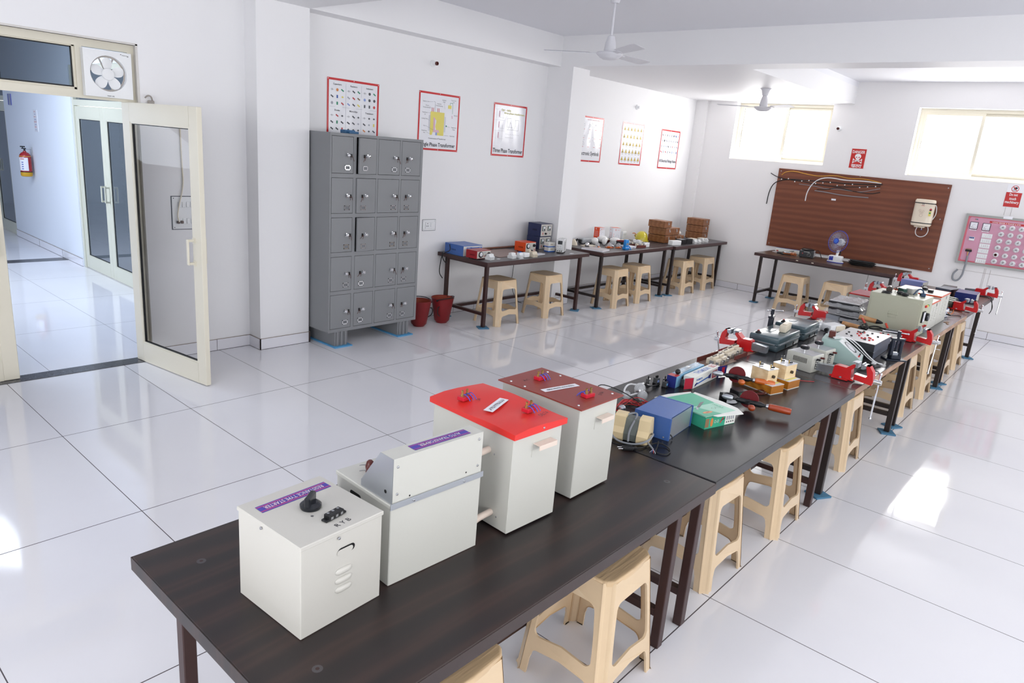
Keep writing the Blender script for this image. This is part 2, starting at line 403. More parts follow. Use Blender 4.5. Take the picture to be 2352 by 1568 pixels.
for i, (x) in enumerate((-2.2, 1.0, 4.3, 7.8)):  # unseen right wall windows, added as openings for the fill lamps
    f = MB(cream); y = -7.12
    f.box(x - 1.1, x + 1.1, y - .03, y + .03, 1.15, 1.2); f.box(x - 1.1, x + 1.1, y - .03, y + .03, 2.8, 2.85); f.box(x - 1.1, x - 1.05, y - .03, y + .03, 1.2, 2.8); f.box(x + 1.05, x + 1.1, y - .03, y + .03, 1.2, 2.8); f.box(x - .02, x + .02, y - .03, y + .03, 1.2, 2.8)
    struct(f.build('window_%d' % (3 + i)))
f = MB(cream); f.box(-4.75, -4.69, -5.2, -2.0, 1.0, 1.05); f.box(-4.75, -4.69, -5.2, -2.0, 2.75, 2.8); f.box(-4.75, -4.69, -3.62, -3.58, 1.05, 2.75); struct(f.build('window_7'))  # unseen rear window, added to go with the rear fill lamp

# aluminium glass door leaf builder: width along local +x, thickness along y, from z=0
def door_leaf(name, w, h, parent, T, m=cream, st=0.085, top=0.14, bot=0.16, gm=glass, handle_x=None, hm=None, both=True, th=0.04):
    mb = MB(m).at(T); y0, y1 = -th / 2, th / 2
    mb.box(0, st, y0, y1, 0, h, bev=.003); mb.box(w - st, w, y0, y1, 0, h, bev=.003); mb.box(st, w - st, y0, y1, 0, bot); mb.box(st, w - st, y0, y1, h - top, h)
    e = .012
    for (a, b, c_, d) in ((st, w - st, bot, bot + e), (st, w - st, h - top - e, h - top), (st, st + e, bot + e, h - top - e), (w - st - e, w - st, bot + e, h - top - e)):
        mb.box(a, b, y0 + .004, y1 - .004, c_, d)
    mb.m(gasket)
    for (a, b, c_, d) in ((st + e, w - st - e, bot + e, bot + e + .006), (st + e, w - st - e, h - top - e - .006, h - top - e), (st + e, st + e + .008, bot + e, h - top - e), (w - st - e - .006, w - st - e, bot + e, h - top - e)):
        mb.box(a, b, -.009, .009, c_, d)
    o = mb.build(name, parent)
    g = MB(gm).at(T); g.box(st + e + .006, w - st - e - .006, -.003, .003, bot + e + .006, h - top - e - .006); g.build('door_glass', o)
    if handle_x is not None:
        hb = MB(hm or m).at(T)
        for s in ((1, -1) if both else (-1,)):
            ya = s * th / 2; yb = s * (th / 2 + .045)
            hb.box(handle_x - .011, handle_x + .011, min(yb, yb + s * .012), max(yb, yb + s * .012), .93, 1.12, bev=.003)
            for z in (.94, 1.11): hb.box(handle_x - .009, handle_x + .009, min(ya, yb), max(ya, yb), z - .009, z + .009)
            for z in (.94, 1.11): hb.box(handle_x - .014, handle_x + .014, min(ya, ya + s * .004), max(ya, ya + s * .004), z - .02, z + .02)
        hb.build('door_handle', o)
    return o
# door_1: entrance double door of the room, right leaf swung open into the room
d1 = bpy.data.objects.new('door_1', None); C.objects.link(d1); struct(d1)
f = MB(cream)
X0, X1, ZT = -0.92, 1.035, 2.465
f.box(X0, X0 + .05, 1.235, 1.31, 0, ZT); f.box(X1 - .05, X1, 1.235, 1.31, 0, ZT)
f.box(X0 + .05, X1 - .05, 1.235, 1.31, ZT - .055, ZT); f.box(X0 + .05, X1 - .05, 1.235, 1.31, 2.055, 2.11)
f.box(.635, .68, 1.235, 1.31, 2.11, ZT - .055)
f.m(gasket); f.box(X0 + .07, .62, 1.262, 1.275, 2.125, 2.135); f.box(X0 + .07, .62, 1.262, 1.275, 2.395, 2.402); f.box(.613, .62, 1.262, 1.275, 2.13, 2.4)
f.m(cream); f.box(X0 + .05, X0 + .07, 1.25, 1.29, 2.11, 2.41); f.box(.62, .635, 1.25, 1.29, 2.11, 2.41); f.box(X0 + .05, .635, 1.25, 1.29, 2.11, 2.125); f.box(X0 + .05, .635, 1.25, 1.29, 2.402, 2.41)
f.build('door_frame', d1)
g = MB(glass_t); g.box(X0 + .07, .615, 1.266, 1.271, 2.13, 2.4); g.build('transom_glass', d1)
door_leaf('door_leaf', 0.95, 2.05, d1, TR(0.965, 1.30, 0.006, rz=math.atan2(-.90, 0.135)), handle_x=0.86, st=.10)
door_leaf('door_leaf', 0.97, 2.05, d1, TR(-0.87, 1.275, 0.006), handle_x=0.9, st=.10)
# aged plaster edge around the frame
tr = MB(mat('plaster_edge', '#d9d6d2', rough=.8, var=.1, scale=20)); tr.box(X1 - .004, X1 + .012, 1.197, 1.24, 2.0, ZT + .01); tr.box(X0, X1 + .012, 1.197, 1.24, ZT, ZT + .014); struct(tr.build('trim_11'))
# door_2, door_3: glazed double doors in the corridor wall
tint2 = mat('corridor_door_glass', '#5d656b', rough=0.02, trans=0.0, var=0.02, spec=0.9, coat=0.6)
d2 = bpy.data.objects.new('door_2', None); C.objects.link(d2); struct(d2)
f = MB(cream_d); f.box(1.92, 1.99, 5.46, 5.52, 0, 2.5); f.box(1.92, 1.99, 3.58, 3.64, 0, 2.5); f.box(1.92, 1.99, 3.64, 5.46, 2.44, 2.5); f.box(1.92, 1.99, 3.64, 5.46, 2.03, 2.1)
f.build('door_frame', d2)
g = MB(tint2); g.box(1.955, 1.96, 3.64, 5.46, 2.1, 2.44); g.build('transom_glass', d2)
door_leaf('door_leaf', .905, 2.02, d2, TR(1.95, 5.46, .006, rz=-PI / 2), m=cream_d, gm=tint2, handle_x=.85, st=.09, both=False)
door_leaf('door_leaf', .905, 2.02, d2, TR(1.95, 4.55, .006, rz=-PI / 2), m=cream_d, gm=tint2, handle_x=.055, st=.09, both=False)
d3 = bpy.data.objects.new('door_3', None); C.objects.link(d3); struct(d3)
f = MB(cream_d); f.box(1.92, 1.99, 10.24, 10.3, 0, 2.5); f.box(1.92, 1.99, 8.42, 8.45, 0, 2.5); f.box(1.92, 1.99, 8.45, 10.24, 2.03, 2.1); f.box(1.92, 1.99, 8.45, 10.24, 2.44, 2.5); f.build('door_frame', d3)
g = MB(tint2); g.box(1.955, 1.96, 8.45, 10.24, 2.1, 2.44); g.build('transom_glass', d3)
door_leaf('door_leaf', .895, 2.02, d3, TR(1.95, 10.24, .006, rz=-PI / 2), m=cream_d, gm=tint2, handle_x=.84, st=.08, both=False)
door_leaf('door_leaf', .895, 2.02, d3, TR(1.95, 9.345, .006, rz=-PI / 2), m=cream_d, gm=tint2, handle_x=.05, st=.08, both=False)

# ================================================================ TABLES AND STOOLS
rose = wood('dark_rosewood_laminate', [(0.0, '#1f1b1c'), (0.3, '#241e1e'), (0.55, '#2a2120'), (0.8, '#362825'), (1.0, '#261f1e')], scale=(0.30, 2.4, 1), rough=0.30, rough2=0.44, wave=1.3, dist=7, detail=6, spec=0.45)
slate = mat('black_vinyl_cover', '#1c1c20', rough=0.27, var=0.12, scale=3, bump=0.10, bscale=4, spec=0.5)
steel_top = mat('grey_laminate_top', '#3d3a3c', rough=0.22, var=0.15, scale=4, bump=0.05, bscale=6, spec=0.5)
edge_tan = wood('bare_wood_edge', [(0.0, '#8a6a55'), (0.5, '#a07d66'), (1.0, '#b8957c')], scale=(1, 1, 4), rough=0.5, wave=4)
frame_b = mat('brown_painted_steel', '#3a2422', rough=0.35, var=0.08, scale=5)
frame_k = mat('dark_brown_painted_steel', '#2a2120', rough=0.38, var=0.08, scale=5)
edge_b = mat('brown_edge_band', '#452f2e', rough=0.4, var=0.1, scale=6)
pad_m = mat('blue_foam', '#4d7d9c', rough=0.8, var=0.12, scale=30, bump=0.2)
dk_wood = wood('dark_brown_laminate', [(0.0, '#33261f'), (0.5, '#45332a'), (1.0, '#55402f')], scale=(0.6, 4.0, 1), rough=0.3, wave=3, dist=5)
dull_top = mat('dark_grey_table_top', '#4a4649', rough=0.3, var=0.08, scale=3, spec=0.45)

def table(label, x0, x1, y0, y1, h, topm, edgem, fm, pads=(1, 1, 1, 1), group=None, ins=0.08, th=0.035, eh=0.042, ax='x', lg=0.04):
    t = thing('lab_table', label, 'table', ((x0 + x1) / 2, (y0 + y1) / 2, 0), 0, group)
    a = (x1 - x0) / 2; b = (y1 - y0) / 2
    mb = MB(topm); mb.box(-a, a, -b, b, h - th, h, bev=.003)
    mb.m(edgem); e = .002
    mb.box(-a - e, a + e, -b - e, -b, h - eh, h - .0015); mb.box(-a - e, a + e, b, b + e, h - eh, h - .0015); mb.box(-a - e, -a, -b, b, h - eh, h - .0015); mb.box(a, a + e, -b, b, h - eh, h - .0015)
    mb.build('tabletop', t)
    la, lb = a - ins - lg / 2, b - ins - lg / 2; zb = 0.014
    k = 0
    for sx in (-1, 1):
        for sy in (-1, 1):
            z0 = zb if pads[k] else 0.0
            MB(fm).box(sx * la - lg / 2, sx * la + lg / 2, sy * lb - lg / 2, sy * lb + lg / 2, z0, h - eh + .005, bev=.003).build('leg', t)
            if pads[k]:
                p = MB(pad_m).at(TR(sx * la, sy * lb, 0, rz=0.25 * ((k * 7) % 5 - 2)))
                p.box(-.06, .06, -.055, .055, 0, .012, bev=.002); p.build('foot_pad', t)
            k += 1
    fr = MB(fm); r = .013
    zr0, zr1 = h - eh - .028, h - eh + .003
    for sy in (-1, 1): fr.box(-la + lg / 2, la - lg / 2, sy * lb - r, sy * lb + r, zr0, zr1)
    for sx in (-1, 1): fr.box(sx * la - r, sx * la + r, -lb + lg / 2, lb - lg / 2, zr0, zr1)
    fr.build('top_rail', t)
    st = MB(fm); q = .016
    for sx in (-1, 1): st.box(sx * la - q, sx * la + q, -lb + lg / 2, lb - lg / 2, .14, .172)
    if ax == 'x': st.box(-la + q, la - q, -q, q, .14, .172)
    else: st.box(-la + q, la - q, lb * .55 - q, lb * .55 + q, .14, .172)
    st.build('stretcher', t)
    return t
G1 = 'work tables of the long middle row'
t1 = table('nearest table of the middle row, dark rosewood top carrying four white metal boxes', -0.602, 1.212, -3.69, -2.775, .755, rose, rose, frame_b, (0, 0, 0, 0), G1)
# T1 screw caps on the top
sc = MB(mat('screw_cap_grey', '#5d5a5c', rough=.4, metal=.6))
for x, y in ((-.47, -2.92), (-.47, -3.5), (1.08, -2.92), (1.07, -3.55)): sc.disc(x - .305, y + 3.2325, .013, .7556); sc.disc(x - .305, y + 3.2325, .005, .756, m=frame_b); sc.m(sc.mats[0])
sc.build('screw', t1)
table('second table of the middle row, black vinyl top carrying the blue box and hand drills', 1.218, 3.04, -3.685, -2.775, .757, slate, slate, frame_b, (0, 0, 0, 0), G1)
table('third table of the middle row, bare wooden edge, under the two grey tool cases', 3.045, 4.87, -3.68, -2.77, .757, steel_top, edge_tan, frame_k, (1, 0, 1, 0), G1)
table('fourth table of the middle row, bare wooden edge, under the large grey green cabinet', 4.875, 6.70, -3.67, -2.77, .757, steel_top, edge_tan, frame_k, (1, 0, 1, 0), G1)
table('farthest table of the middle row, brown edge, under the row of grey cylinders', 6.705, 8.50, -3.66, -2.76, .757, dk_wood, edge_b, frame_k, (1, 0, 1, 0), G1)
G2 = 'tables along the poster wall'
table('table beside the lockers with the blue and the red instruments on it', 4.20, 6.08, 0.40, 1.185, .755, dull_top, edge_b, frame_b, (1, 1, 1, 1), G2, ins=.06, ax='y')
table('table along the poster wall with light bulbs and the yellow helmet on it', 6.30, 8.11, 0.33, 1.13, .755, dull_top, edge_b, frame_k, (1, 1, 1, 1), G2, ins=.06, ax='y')
table('corner table along the poster wall with the stacked wooden cases on it', 8.13, 9.86, 0.29, .985, .757, dull_top, edge_b, frame_k, (1, 1, 0, 0), G2, ins=.06, ax='y')
bt = thing('lab_table', 'dark brown table in front of the big brown board, table fan standing on it', 'table', (9.42, -1.52, 0), -PI / 2)
def bt_build():
    a, b, h = .99, .37, .755
    mb = MB(dk_wood); mb.box(-a, a, -b, b, h - .035, h, bev=.003); mb.m(edge_b).box(-a - .002, a + .002, -b - .002, -b, h - .042, h - .002); mb.build('tabletop', bt)
    la, lb = a - .09, b - .06
    for sx in (-1, 1):
        for sy in (-1, 1):
            MB(frame_k).box(sx * la - .019, sx * la + .019, sy * lb - .019, sy * lb + .019, .014, h - .035, bev=.003).build('leg', bt)
            MB(pad_m).box(sx * la - .055, sx * la + .055, sy * lb - .05, sy * lb + .05, 0, .014, bev=.002).build('foot_pad', bt)
    fr = MB(frame_k)
    for sy in (-1, 1): fr.box(-la + .019, la - .019, sy * lb - .013, sy * lb + .013, h - .063, h - .035)
    for sx in (-1, 1): fr.box(sx * la - .013, sx * la + .013, -lb + .019, lb - .019, h - .063, h - .035)
    fr.build('top_rail', bt)
    st = MB(frame_k)
    for sx in (-1, 1): st.box(sx * la - .016, sx * la + .016, -lb + .019, lb - .019, .14, .172)
    st.box(-la + .016, la - .016, lb * .4 - .016, lb * .4 + .016, .14, .172); st.build('stretcher', bt)
    k = MB(mat('white_edge_chip', '#e8e2cf', rough=.6)); 
    for x in (-.35, -.13): k.box(x - .015, x + .015, -b - .004, -b - .002, h - .025, h - .015)
    k.build('edge_sticker', bt)
bt_build()

# ---- stool
plast = mat('beige_plastic', '#dcc3a0', rough=0.32, var=0.04, scale=25, spec=0.5, coat=0.15)
plast_top = mat('beige_plastic_seat', '#d6b992', rough=0.30, var=0.05, scale=10, spec=0.5, bump=0.25, bscale=6, coat=0.1, stretch=(1, 14, 1))
from mathutils.geometry import tessellate_polygon
def arc(cx, cz, rx, rz, a0, a1, n=6):
    return [(cx + rx * math.cos(math.radians(a0 + (a1 - a0) * i / n)), cz + rz * math.sin(math.radians(a0 + (a1 - a0) * i / n))) for i in range(n + 1)]
def make_stool(label, loc, rz, group):
    t = thing('plastic_stool', label, 'stool', loc, rz, group)
    H = .515; hb, ht = .20, .152
    def hw(z): return hb + (ht - hb) * z / H
    # side panel: polygon in (u, z); outer edge with arch below, hole above the lower band
    cut = .030
    def U(z): return hw(z) - cut
    outer = []
    lw0 = .030
    outer += [(-U(0), 0), (-(U(0) - lw0), 0)]
    zb0, zb1 = .115, .185     # lower band bottom and top at the middle
    outer += [(-(U(.07) - lw0), .07)] + arc(-(U(.1) - lw0) + .028, .082, .026, .032, 180, 95, 4) + [(0, zb0 + .012)]
    right = [(-u, z) for u, z in reversed(outer[1:-1])]
    outer += right + [(U(0), 0)]
    outer += [(U(z), z) for z in (.1, .2, .3, .4, H - .012)] + [(-U(z), z) for z in (H - .012, .4, .3, .2, .1)]
    lw = .022
    hz0, hz1 = zb1, .418
    def HU(z): return U(z) - lw
    hole = arc(-HU(hz0) + .03, hz0 + .015, .03, .03, 180, 262, 4) + [(0, hz0 + .004)]
    hole = [(-HU(.3), .3)] + [(-HU(hz0 + .05), hz0 + .05)] + arc(-HU(hz0) + .028, hz0 + .012, .026, .026, 190, 265, 4) + [(0, hz0 + .002)]
    hole_r = [(-u, z) for u, z in reversed(hole[:-1])]
    topl = arc(-HU(hz1) + .03, hz1 - .035, .03, .035, 95, 178, 4)
    hole = hole + hole_r + [(-u, z) for u, z in reversed(topl)] + topl
    loops = [[Vector((u, z, 0)) for u, z in outer], [Vector((u, z, 0)) for u, z in hole]]
    tris = tessellate_polygon(loops); P = outer + hole
    slope = (hb - ht) / H
    fr = MB(plast)
    for k in range(4):
        fr.at(Matrix.Rotation(k * PI / 2, 4, 'Z'))
        for off, flip in ((0, False), (-.0035, True)):
            bow = lambda u, z: .006 * (1 - (u / hw(z)) ** 2)
            vs = [(u, -(hw(z) + off + bow(u, z)), z) for u, z in P]
            fr.add(vs, [tuple(t_) if not flip else tuple(reversed(t_)) for t_ in tris], True)
        for loop in (outer, hole):
            n = len(loop); bow = lambda u, z: .006 * (1 - (u / hw(z)) ** 2)
            vs = [(u, -(hw(z) + bow(u, z)), z) for u, z in loop] + [(u, -(hw(z) - .009 + bow(u, z)), z) for u, z in loop]
            fr.add(vs, [(i, (i + 1) % n, n + (i + 1) % n, n + i) for i in range(n)])
    fr.at(Matrix.Identity(4))
    # fix winding consistency
    body = fr.build('frame', t, ang=50)
    bm = bmesh.new(); bm.from_mesh(body.data); bmesh.ops.recalc_face_normals(bm, faces=bm.faces[:]); bm.to_mesh(body.data); bm.free()
    # four fluted corner legs
    for k in range(4):
        lg = MB(plast).at(Matrix.Rotation(k * PI / 2, 4, 'Z'))
        prof = lambda h: [(h - cut, -h - .004), (h - cut + .004, -h - .001), (h - cut + .008, -h + .008), (h - .022, -h + .008), (h - .008, -h + .022), (h - .008, -h + cut - .008), (h + .001, -h + cut - .004), (h + .004, -h + cut)]
        zs = [0, .012, .1, .2, .3, .4, H - .02, H - .006]
        vs = []; n = 8
        for z in zs:
            h = hw(z) + (.004 if z == 0 else 0)
            vs += [(x, y, z) for x, y in prof(h)]
        fs = [(r * n + i, r * n + i + 1, (r + 1) * n + i + 1, (r + 1) * n + i) for r in range(len(zs) - 1) for i in range(n - 1)]
        lg.add(vs, fs, True)
        lg.add([(x * .985, y * .985, z) for x, y, z in vs], [tuple(reversed(f)) for f in fs], True)
        lg.build('leg', t, ang=40)
    # seat with notched corners, slightly dished
    s = MB(plast_top); h = ht + .001; n = []
    for k in range(4):
        R = Matrix.Rotation(k * PI / 2, 2)
        for p in ((h - cut + .002, -h), (h - cut + .012, -h + .010), (h - .010, -h + cut - .012), (h, -h + cut - .002)): n.append(R @ Vector(p))
        n.append(R @ Vector((h + .006, 0)))
    def ringz(sc_, z): return [(p.x * sc_, p.y * sc_, z) for p in n]
    rings = [ringz(1.0, H - .02), ringz(1.0, H - .007), ringz(.985, H - .001), ringz(.95, H), ringz(.85, H - .002), ringz(.4, H - .005)]
    vs = sum(rings, []); K = len(n)
    fs = [(r * K + i, r * K + (i + 1) % K, (r + 1) * K + (i + 1) % K, (r + 1) * K + i) for r in range(len(rings) - 1) for i in range(K)] + [tuple((len(rings) - 1) * K + i for i in range(K))]
    s.add(vs, fs, True); s.build('seat', t, ang=60)
    return t
GS = 'beige plastic stools'
st0 = make_stool('beige plastic stool by the camera, second from the left end under the nearest table', (.795, -3.45, 0), .03, GS)
for (x, y, r, lab) in [
    (-.02, -3.43, .02, 'beige plastic stool cut off by the bottom edge, under the front of the nearest table'),
    (1.80, -3.38, -.03, 'beige plastic stool at the joint of the first and second middle tables'),
    (2.55, -3.41, .02, 'beige plastic stool under the second middle table, below its unused edge'),
    (3.83, -3.38, .02, 'beige plastic stool under the nearest red vice'),
    (5.48, -3.37, .0, 'beige plastic stool right of the paired dark legs with blue pads'),
    (6.21, -3.37, .03, 'beige plastic stool standing tall behind the hanging handle of the second right hand vice'),
    (7.17, -3.36, .0, 'beige plastic stool second from the far right end of the middle row'),
    (7.77, -3.37, .0, 'beige plastic stool farthest along the right side of the middle row')]:
    dup(st0, (x, y, 0), r, lab, GS)
for (x, y, r, lab) in [(4.38, -3.0, .0, 'beige plastic stool deep under the third middle table, seen between the dark legs'), (5.3, -2.98, .1, 'beige plastic stool on the far side of the fourth middle table, nearer one'), (6.15, -2.93, -.1, 'beige plastic stool on the far side of the fourth middle table, farther one')]:
    dup(st0, (x, y, 0), r, lab, GS)
for (x, y, r, lab) in [
    (4.645, .615, .0, 'beige plastic stool nearest the red buckets along the poster wall'),
    (5.475, .59, .0, 'beige plastic stool second from the lockers along the poster wall'),
    (6.775, .455, .0, 'beige plastic stool under the table with light bulbs, left one of its two'),
    (7.385, .47, .0, 'beige plastic stool under the table with light bulbs, right one of its two'),
    (8.64, .44, .0, 'beige plastic stool under the corner table, left one of its two'),
    (9.39, .46, .0, 'beige plastic stool under the corner table, right one, nearest the corner'),
    (9.11, -1.18, .0, 'beige plastic stool in front of the brown board, left one, clear of the clutter'),
    (9.08, -1.78, .0, 'beige plastic stool in front of the brown board, half hidden by the plastic wrapped cases')]:
    dup(st0, (x, y, 0), r, lab, GS)

# ================================================================ THINGS ON THE WALLS AND ALONG THEM
lock_m = mat('locker_grey', '#85878a', rough=0.42, var=0.05, scale=2.5, spec=0.45, bump=0.03, bscale=5)
lock_d = mat('locker_shadow_gap', '#2b2d2f', rough=0.7, var=0.05)
chrome = mat('chrome', '#dcdde0', rough=0.12, metal=1.0, var=0.02)
steel = mat('steel', '#b9bbbf', rough=0.3, metal=0.9, var=0.06)
white_p = mat('white_plastic', '#eef0f2', rough=0.3, var=0.02)
cream_p = mat('cream_plastic', '#e8dfcb', rough=0.35, var=0.03)
black_p = mat('black_plastic', '#17181b', rough=0.35, var=0.05)
black_r = mat('black_rubber', '#1d1e20', rough=0.55, var=0.08)
red_p = mat('red_plastic', '#c22a2a', rough=0.35, var=0.04)
blue_p = mat('blue_plastic', '#3b6fc4', rough=0.35, var=0.04)
maroon = mat('brown_bakelite', '#5a211b', rough=0.3, var=0.1)
ink = mat('black_ink', '#1b1d2a', rough=0.5, var=0.0)
paper_w = mat('printed_white', '#ecedf3', rough=0.18, var=0.01, spec=0.6, bump=0.12, bscale=9)
red_b = mat('red_border', '#c8262b', rough=0.25, var=0.06, scale=6)
brass = mat('brass', '#b29a5e', rough=0.3, metal=0.9, var=0.1)
copper = mat('copper', '#c4703f', rough=0.3, metal=0.9, var=0.1)
thread = mat('brown_thread', '#5e3326', rough=0.9, var=0.2)
card_m = mat('label_card', '#6f7276', rough=0.5, var=0.1)
bulb_glass = mat('bulb_glass', '#eef1f4', rough=0.04, alpha=0.30, var=0, spec=0.8)
sky_blue = mat('light_blue_felt', '#5aa0cf', rough=0.85, var=0.1, scale=20)

def locker():
    t = thing('locker_cabinet', 'tall grey steel locker cabinet of twenty doors against the wall beside the pillar', 'locker', (2.95, .945, 0))
    x0, x1, y0, y1, z0, z1 = -.535, .535, -.235, .225, .15, 1.965
    xs = [(-.519, -.287), (-.255, -.029), (-.009, .248), (.270, .507)]
    zr = [(1.617, 1.940), (1.262, 1.581), (.907, 1.226), (.545, .868), (.182, .511)]
    b = MB(lock_m); q = .018
    b.box(x0, x0 + q, y0, y1, z0, z1); b.box(x1 - q, x1, y0, y1, z0, z1); b.box(x0 + q, x1 - q, y0, y1, z1 - q, z1); b.box(x0 + q, x1 - q, y0, y1, z0, z0 + q); b.box(x0 + q, x1 - q, y1 - .01, y1, z0 + q, z1 - q)
    # face frame around the doors
    xe = [x0 + q] + sum([[a, c_] for a, c_ in xs], []) + [x1 - q]
    for i in range(0, len(xe), 2): b.box(xe[i], xe[i + 1], y0, y0 + .02, z0 + q, z1 - q)
    ze = [z0 + q] + sum([[a, c_] for a, c_ in reversed(zr)], []) + [z1 - q]
    for a, c_ in xs:
        for i in range(0, len(ze), 2): b.box(a, c_, y0, y0 + .02, ze[i], ze[i + 1])
    for i in range(4): b.box(xe[2 * i] + .002 if i else xe[0], (xe[2 * i + 1]), y0 + .02, y1 - .01, z0 + q, z1 - q) if i in (2,) else None
    for i in range(1, 5): zz = (zr[i - 1][0] + zr[i][1]) / 2; b.box(x0 + q, x1 - q, y0 + .02, y1 - .01, zz - .004, zz + .004)
    b.build('body', t)
    opened = {(0, 1): .16, (1, 1): .05, (2, 1): .13}
    for r, (za, zb) in enumerate(zr):
        for c_, (a, e) in enumerate(xs):
            hinge_right = c_ in (1, 3)
            g = .003
            d = MB(lock_m); W_ = e - a - 2 * g; h = zb - za - 2 * g
            # door local: x from 0 (hinge) outward
            s = -1 if hinge_right else 1
            X = lambda u: s * u
            def bx(u0, u1, ya, yb, za_, zb_, m=None, bev=0): d.box(min(X(u0), X(u1)), max(X(u0), X(u1)), ya, yb, za_, zb_, m=m, bev=bev)
            bx(0, W_, -.006, .012, 0, h, bev=.002)
            ang = opened.get((r, c_), 0) * (-1 if not hinge_right else 1)
            door = d.build('door', t); door.location = ((a + g) if not hinge_right else (e - g), y0 + .004, za + g); door.rotation_euler = (0, 0, ang)
            ku = W_ - .062 if not hinge_right else W_ - .098 + .0
            kz = h * .50
            k = MB(chrome).at(Matrix.Translation((X(ku), -.006, kz)) @ Matrix.Rotation(PI / 2, 4, 'X'))
            k.lathe([(.017, 0), (.017, .004), (.007, .005), (.007, .016), (.014, .020), (.0155, .028), (.009, .034), (1e-5, .035)], 14)
            ko = k.build('knob', door)
            ts = MB(lock_m); u = X(ku + (.038 if not hinge_right else .038))
            ts.m(black_p).box(u - .006, u + .006, -.016, -.006, kz - .016, kz + .012)
            ts.build('lock', door)
            rnd = random.Random(r * 7 + c_)
            th = MB(thread); th.tube([(u, -.012, kz + .002), (u + s * .006, -.02, kz - .012), (u + s * (.012 + .02 * rnd.random()), -.014, kz - .035 - .02 * rnd.random())], .0018, 5, smooth=1)
            th.tube([(u, -.012, kz), (u - s * .008, -.018, kz - .012), (u - s * .006, -.012, kz - .04)], .0015, 5, smooth=1); th.build('string', door)
            lu = X(W_ - .062 if not hinge_right else W_ - .075); lz = kz - .108
            l = MB(chrome); w2, h2 = .03, .021
            for (a_, b_, c2, d2_) in ((-w2, w2, -h2, -h2 + .007), (-w2, w2, h2 - .007, h2), (-w2, -w2 + .008, -h2, h2), (w2 - .008, w2, -h2, h2)): l.box(lu + a_, lu + b_, -.0095, -.006, lz + c2, lz + d2_)
            l.m(card_m).box(lu - w2 + .006, lu + w2 - .006, -.0075, -.006, lz - h2 + .006, lz + h2 - .006)
            l.build('label_holder', door)
    for sx in (-.385, .375):
        f = MB(lock_m); f.box(sx - .072, sx + .072, y0 + .01, y1 - .02, .012, z0)
        for q2 in (-.045, 0, .045): f.box(sx + q2 - .009, sx + q2 + .009, y0 - .002, y0 + .01, .012, z0 - .001, bev=.003)
        f.build('leg', t)
        p = MB(sky_blue); p.box(sx - .095, sx + .105, y0 - .035, y1 - .03, 0, .012, bev=.002); p.build('foot_pad', t)
    return t
locker()
bx_ = MB(mat('dusty_blue_box', '#3f6f9a', rough=.5, var=.1)).box(-.055, .06, -.04, .04, 0, .032, bev=.004).box(-.03, .075, -.075, -.042, 0, .022, bev=.003)
tag(bx_.build('box', loc=(2.80, 1.0, 1.966)), 'small flat blue box lying on top of the grey lockers', 'box')

# buckets
bkt = mat('red_bucket_paint', '#7e1b1f', rough=0.45, var=0.14, scale=7, bump=0.2, bscale=20)
bkt_i = mat('bucket_inside_rust', '#96412c', rough=0.7, var=0.2, scale=10)
def bucket(label, loc, rz):
    t = thing('fire_bucket', label, 'bucket', loc, rz, 'red fire buckets beside the lockers')
    b = MB(bkt); b.lathe([(.068, .012), (.085, .03), (.125, .278), (.130, .282), (.126, .288), (.120, .282)], 28, cap=False); b.m(bkt_i).lathe([(.120, .282), (.081, .034), (1e-4, .030)], 28, cap=False)
    b.m(bkt).lathe([(1e-4, .001), (.06, 0), (.068, .012)], 28, cap=False); b.build('body', t)
    h = MB(black_r); h.tube([(-.128, 0, .275), (-.135, -.03, .283), (-.09, -.10, .30), (0, -.135, .302), (.09, -.10, .30), (.135, -.03, .283), (.128, 0, .275)], .005, 8); 
    for s in (-1, 1): h.cyl((s * .118, 0, .268), (s * .134, 0, .268), .012, n=10)
    h.build('handle', t)
    r = MB(black_r); r.tube([(-.112, -.02, .20), (-.155, -.02, .19), (-.150, -.02, .12), (-.098, -.02, .09)], .0055, 8); r.build('side_grip', t)
    return t
bucket('red painted metal bucket, complete, under the end of the instrument table', (4.06, .92, 0), .35)
bucket('red painted metal bucket half hidden behind the grey lockers', (3.73, .93, 0), PI - .5)

# posters --------------------------------------------------------
Zp = .0012
PI_B = mat('pale_blue_ink', '#8fa3d8', rough=.4, var=.0); GRN = mat('green_ink', '#2f8f6c', rough=.4, var=0); YEL = mat('yellow_ink', '#e3d66a', rough=.35, var=0.03)
ORG = mat('orange_ink', '#d98a4e', rough=.4, var=0); DGR = mat('dark_grey_ink', '#4c4f57', rough=.4, var=0); LGR = mat('light_grey_ink', '#a9acb8', rough=.4, var=0)
RDI = mat('red_ink', '#c4484c', rough=.4, var=0); BLI = mat('blue_ink', '#3657a8', rough=.4, var=0); BRI = mat('brown_ink', '#7d6748', rough=.4, var=0); PNK = mat('pink_ink', '#d9b3c4', rough=.4, var=0); PYL = mat('pale_yellow_ink', '#d2cf7f', rough=.4, var=0); GRD = mat('hazard_yellow', '#d8b93a', rough=.4, var=0)
def wrinkled_sheet(mb, w, h, bl=True, bt_=True, seedv=1, bw=.022):
    # slightly buckled laminated sheet: grid with small relief, red tape border
    rnd = random.Random(seedv); n = 12
    ph = [rnd.uniform(0, 6) for _ in range(6)]
    def zz(x, y):
        u, v = x / w, y / h
        r = math.hypot(u, v - .5) + .05; a = math.atan2(v - .5, u)
        return .0035 + .0016 * math.sin(9 * a + ph[0]) * min(1, r) * (1 - 2 * abs(u)) + .0008 * math.sin(11 * u + 5 * v + ph[1])
    return zz
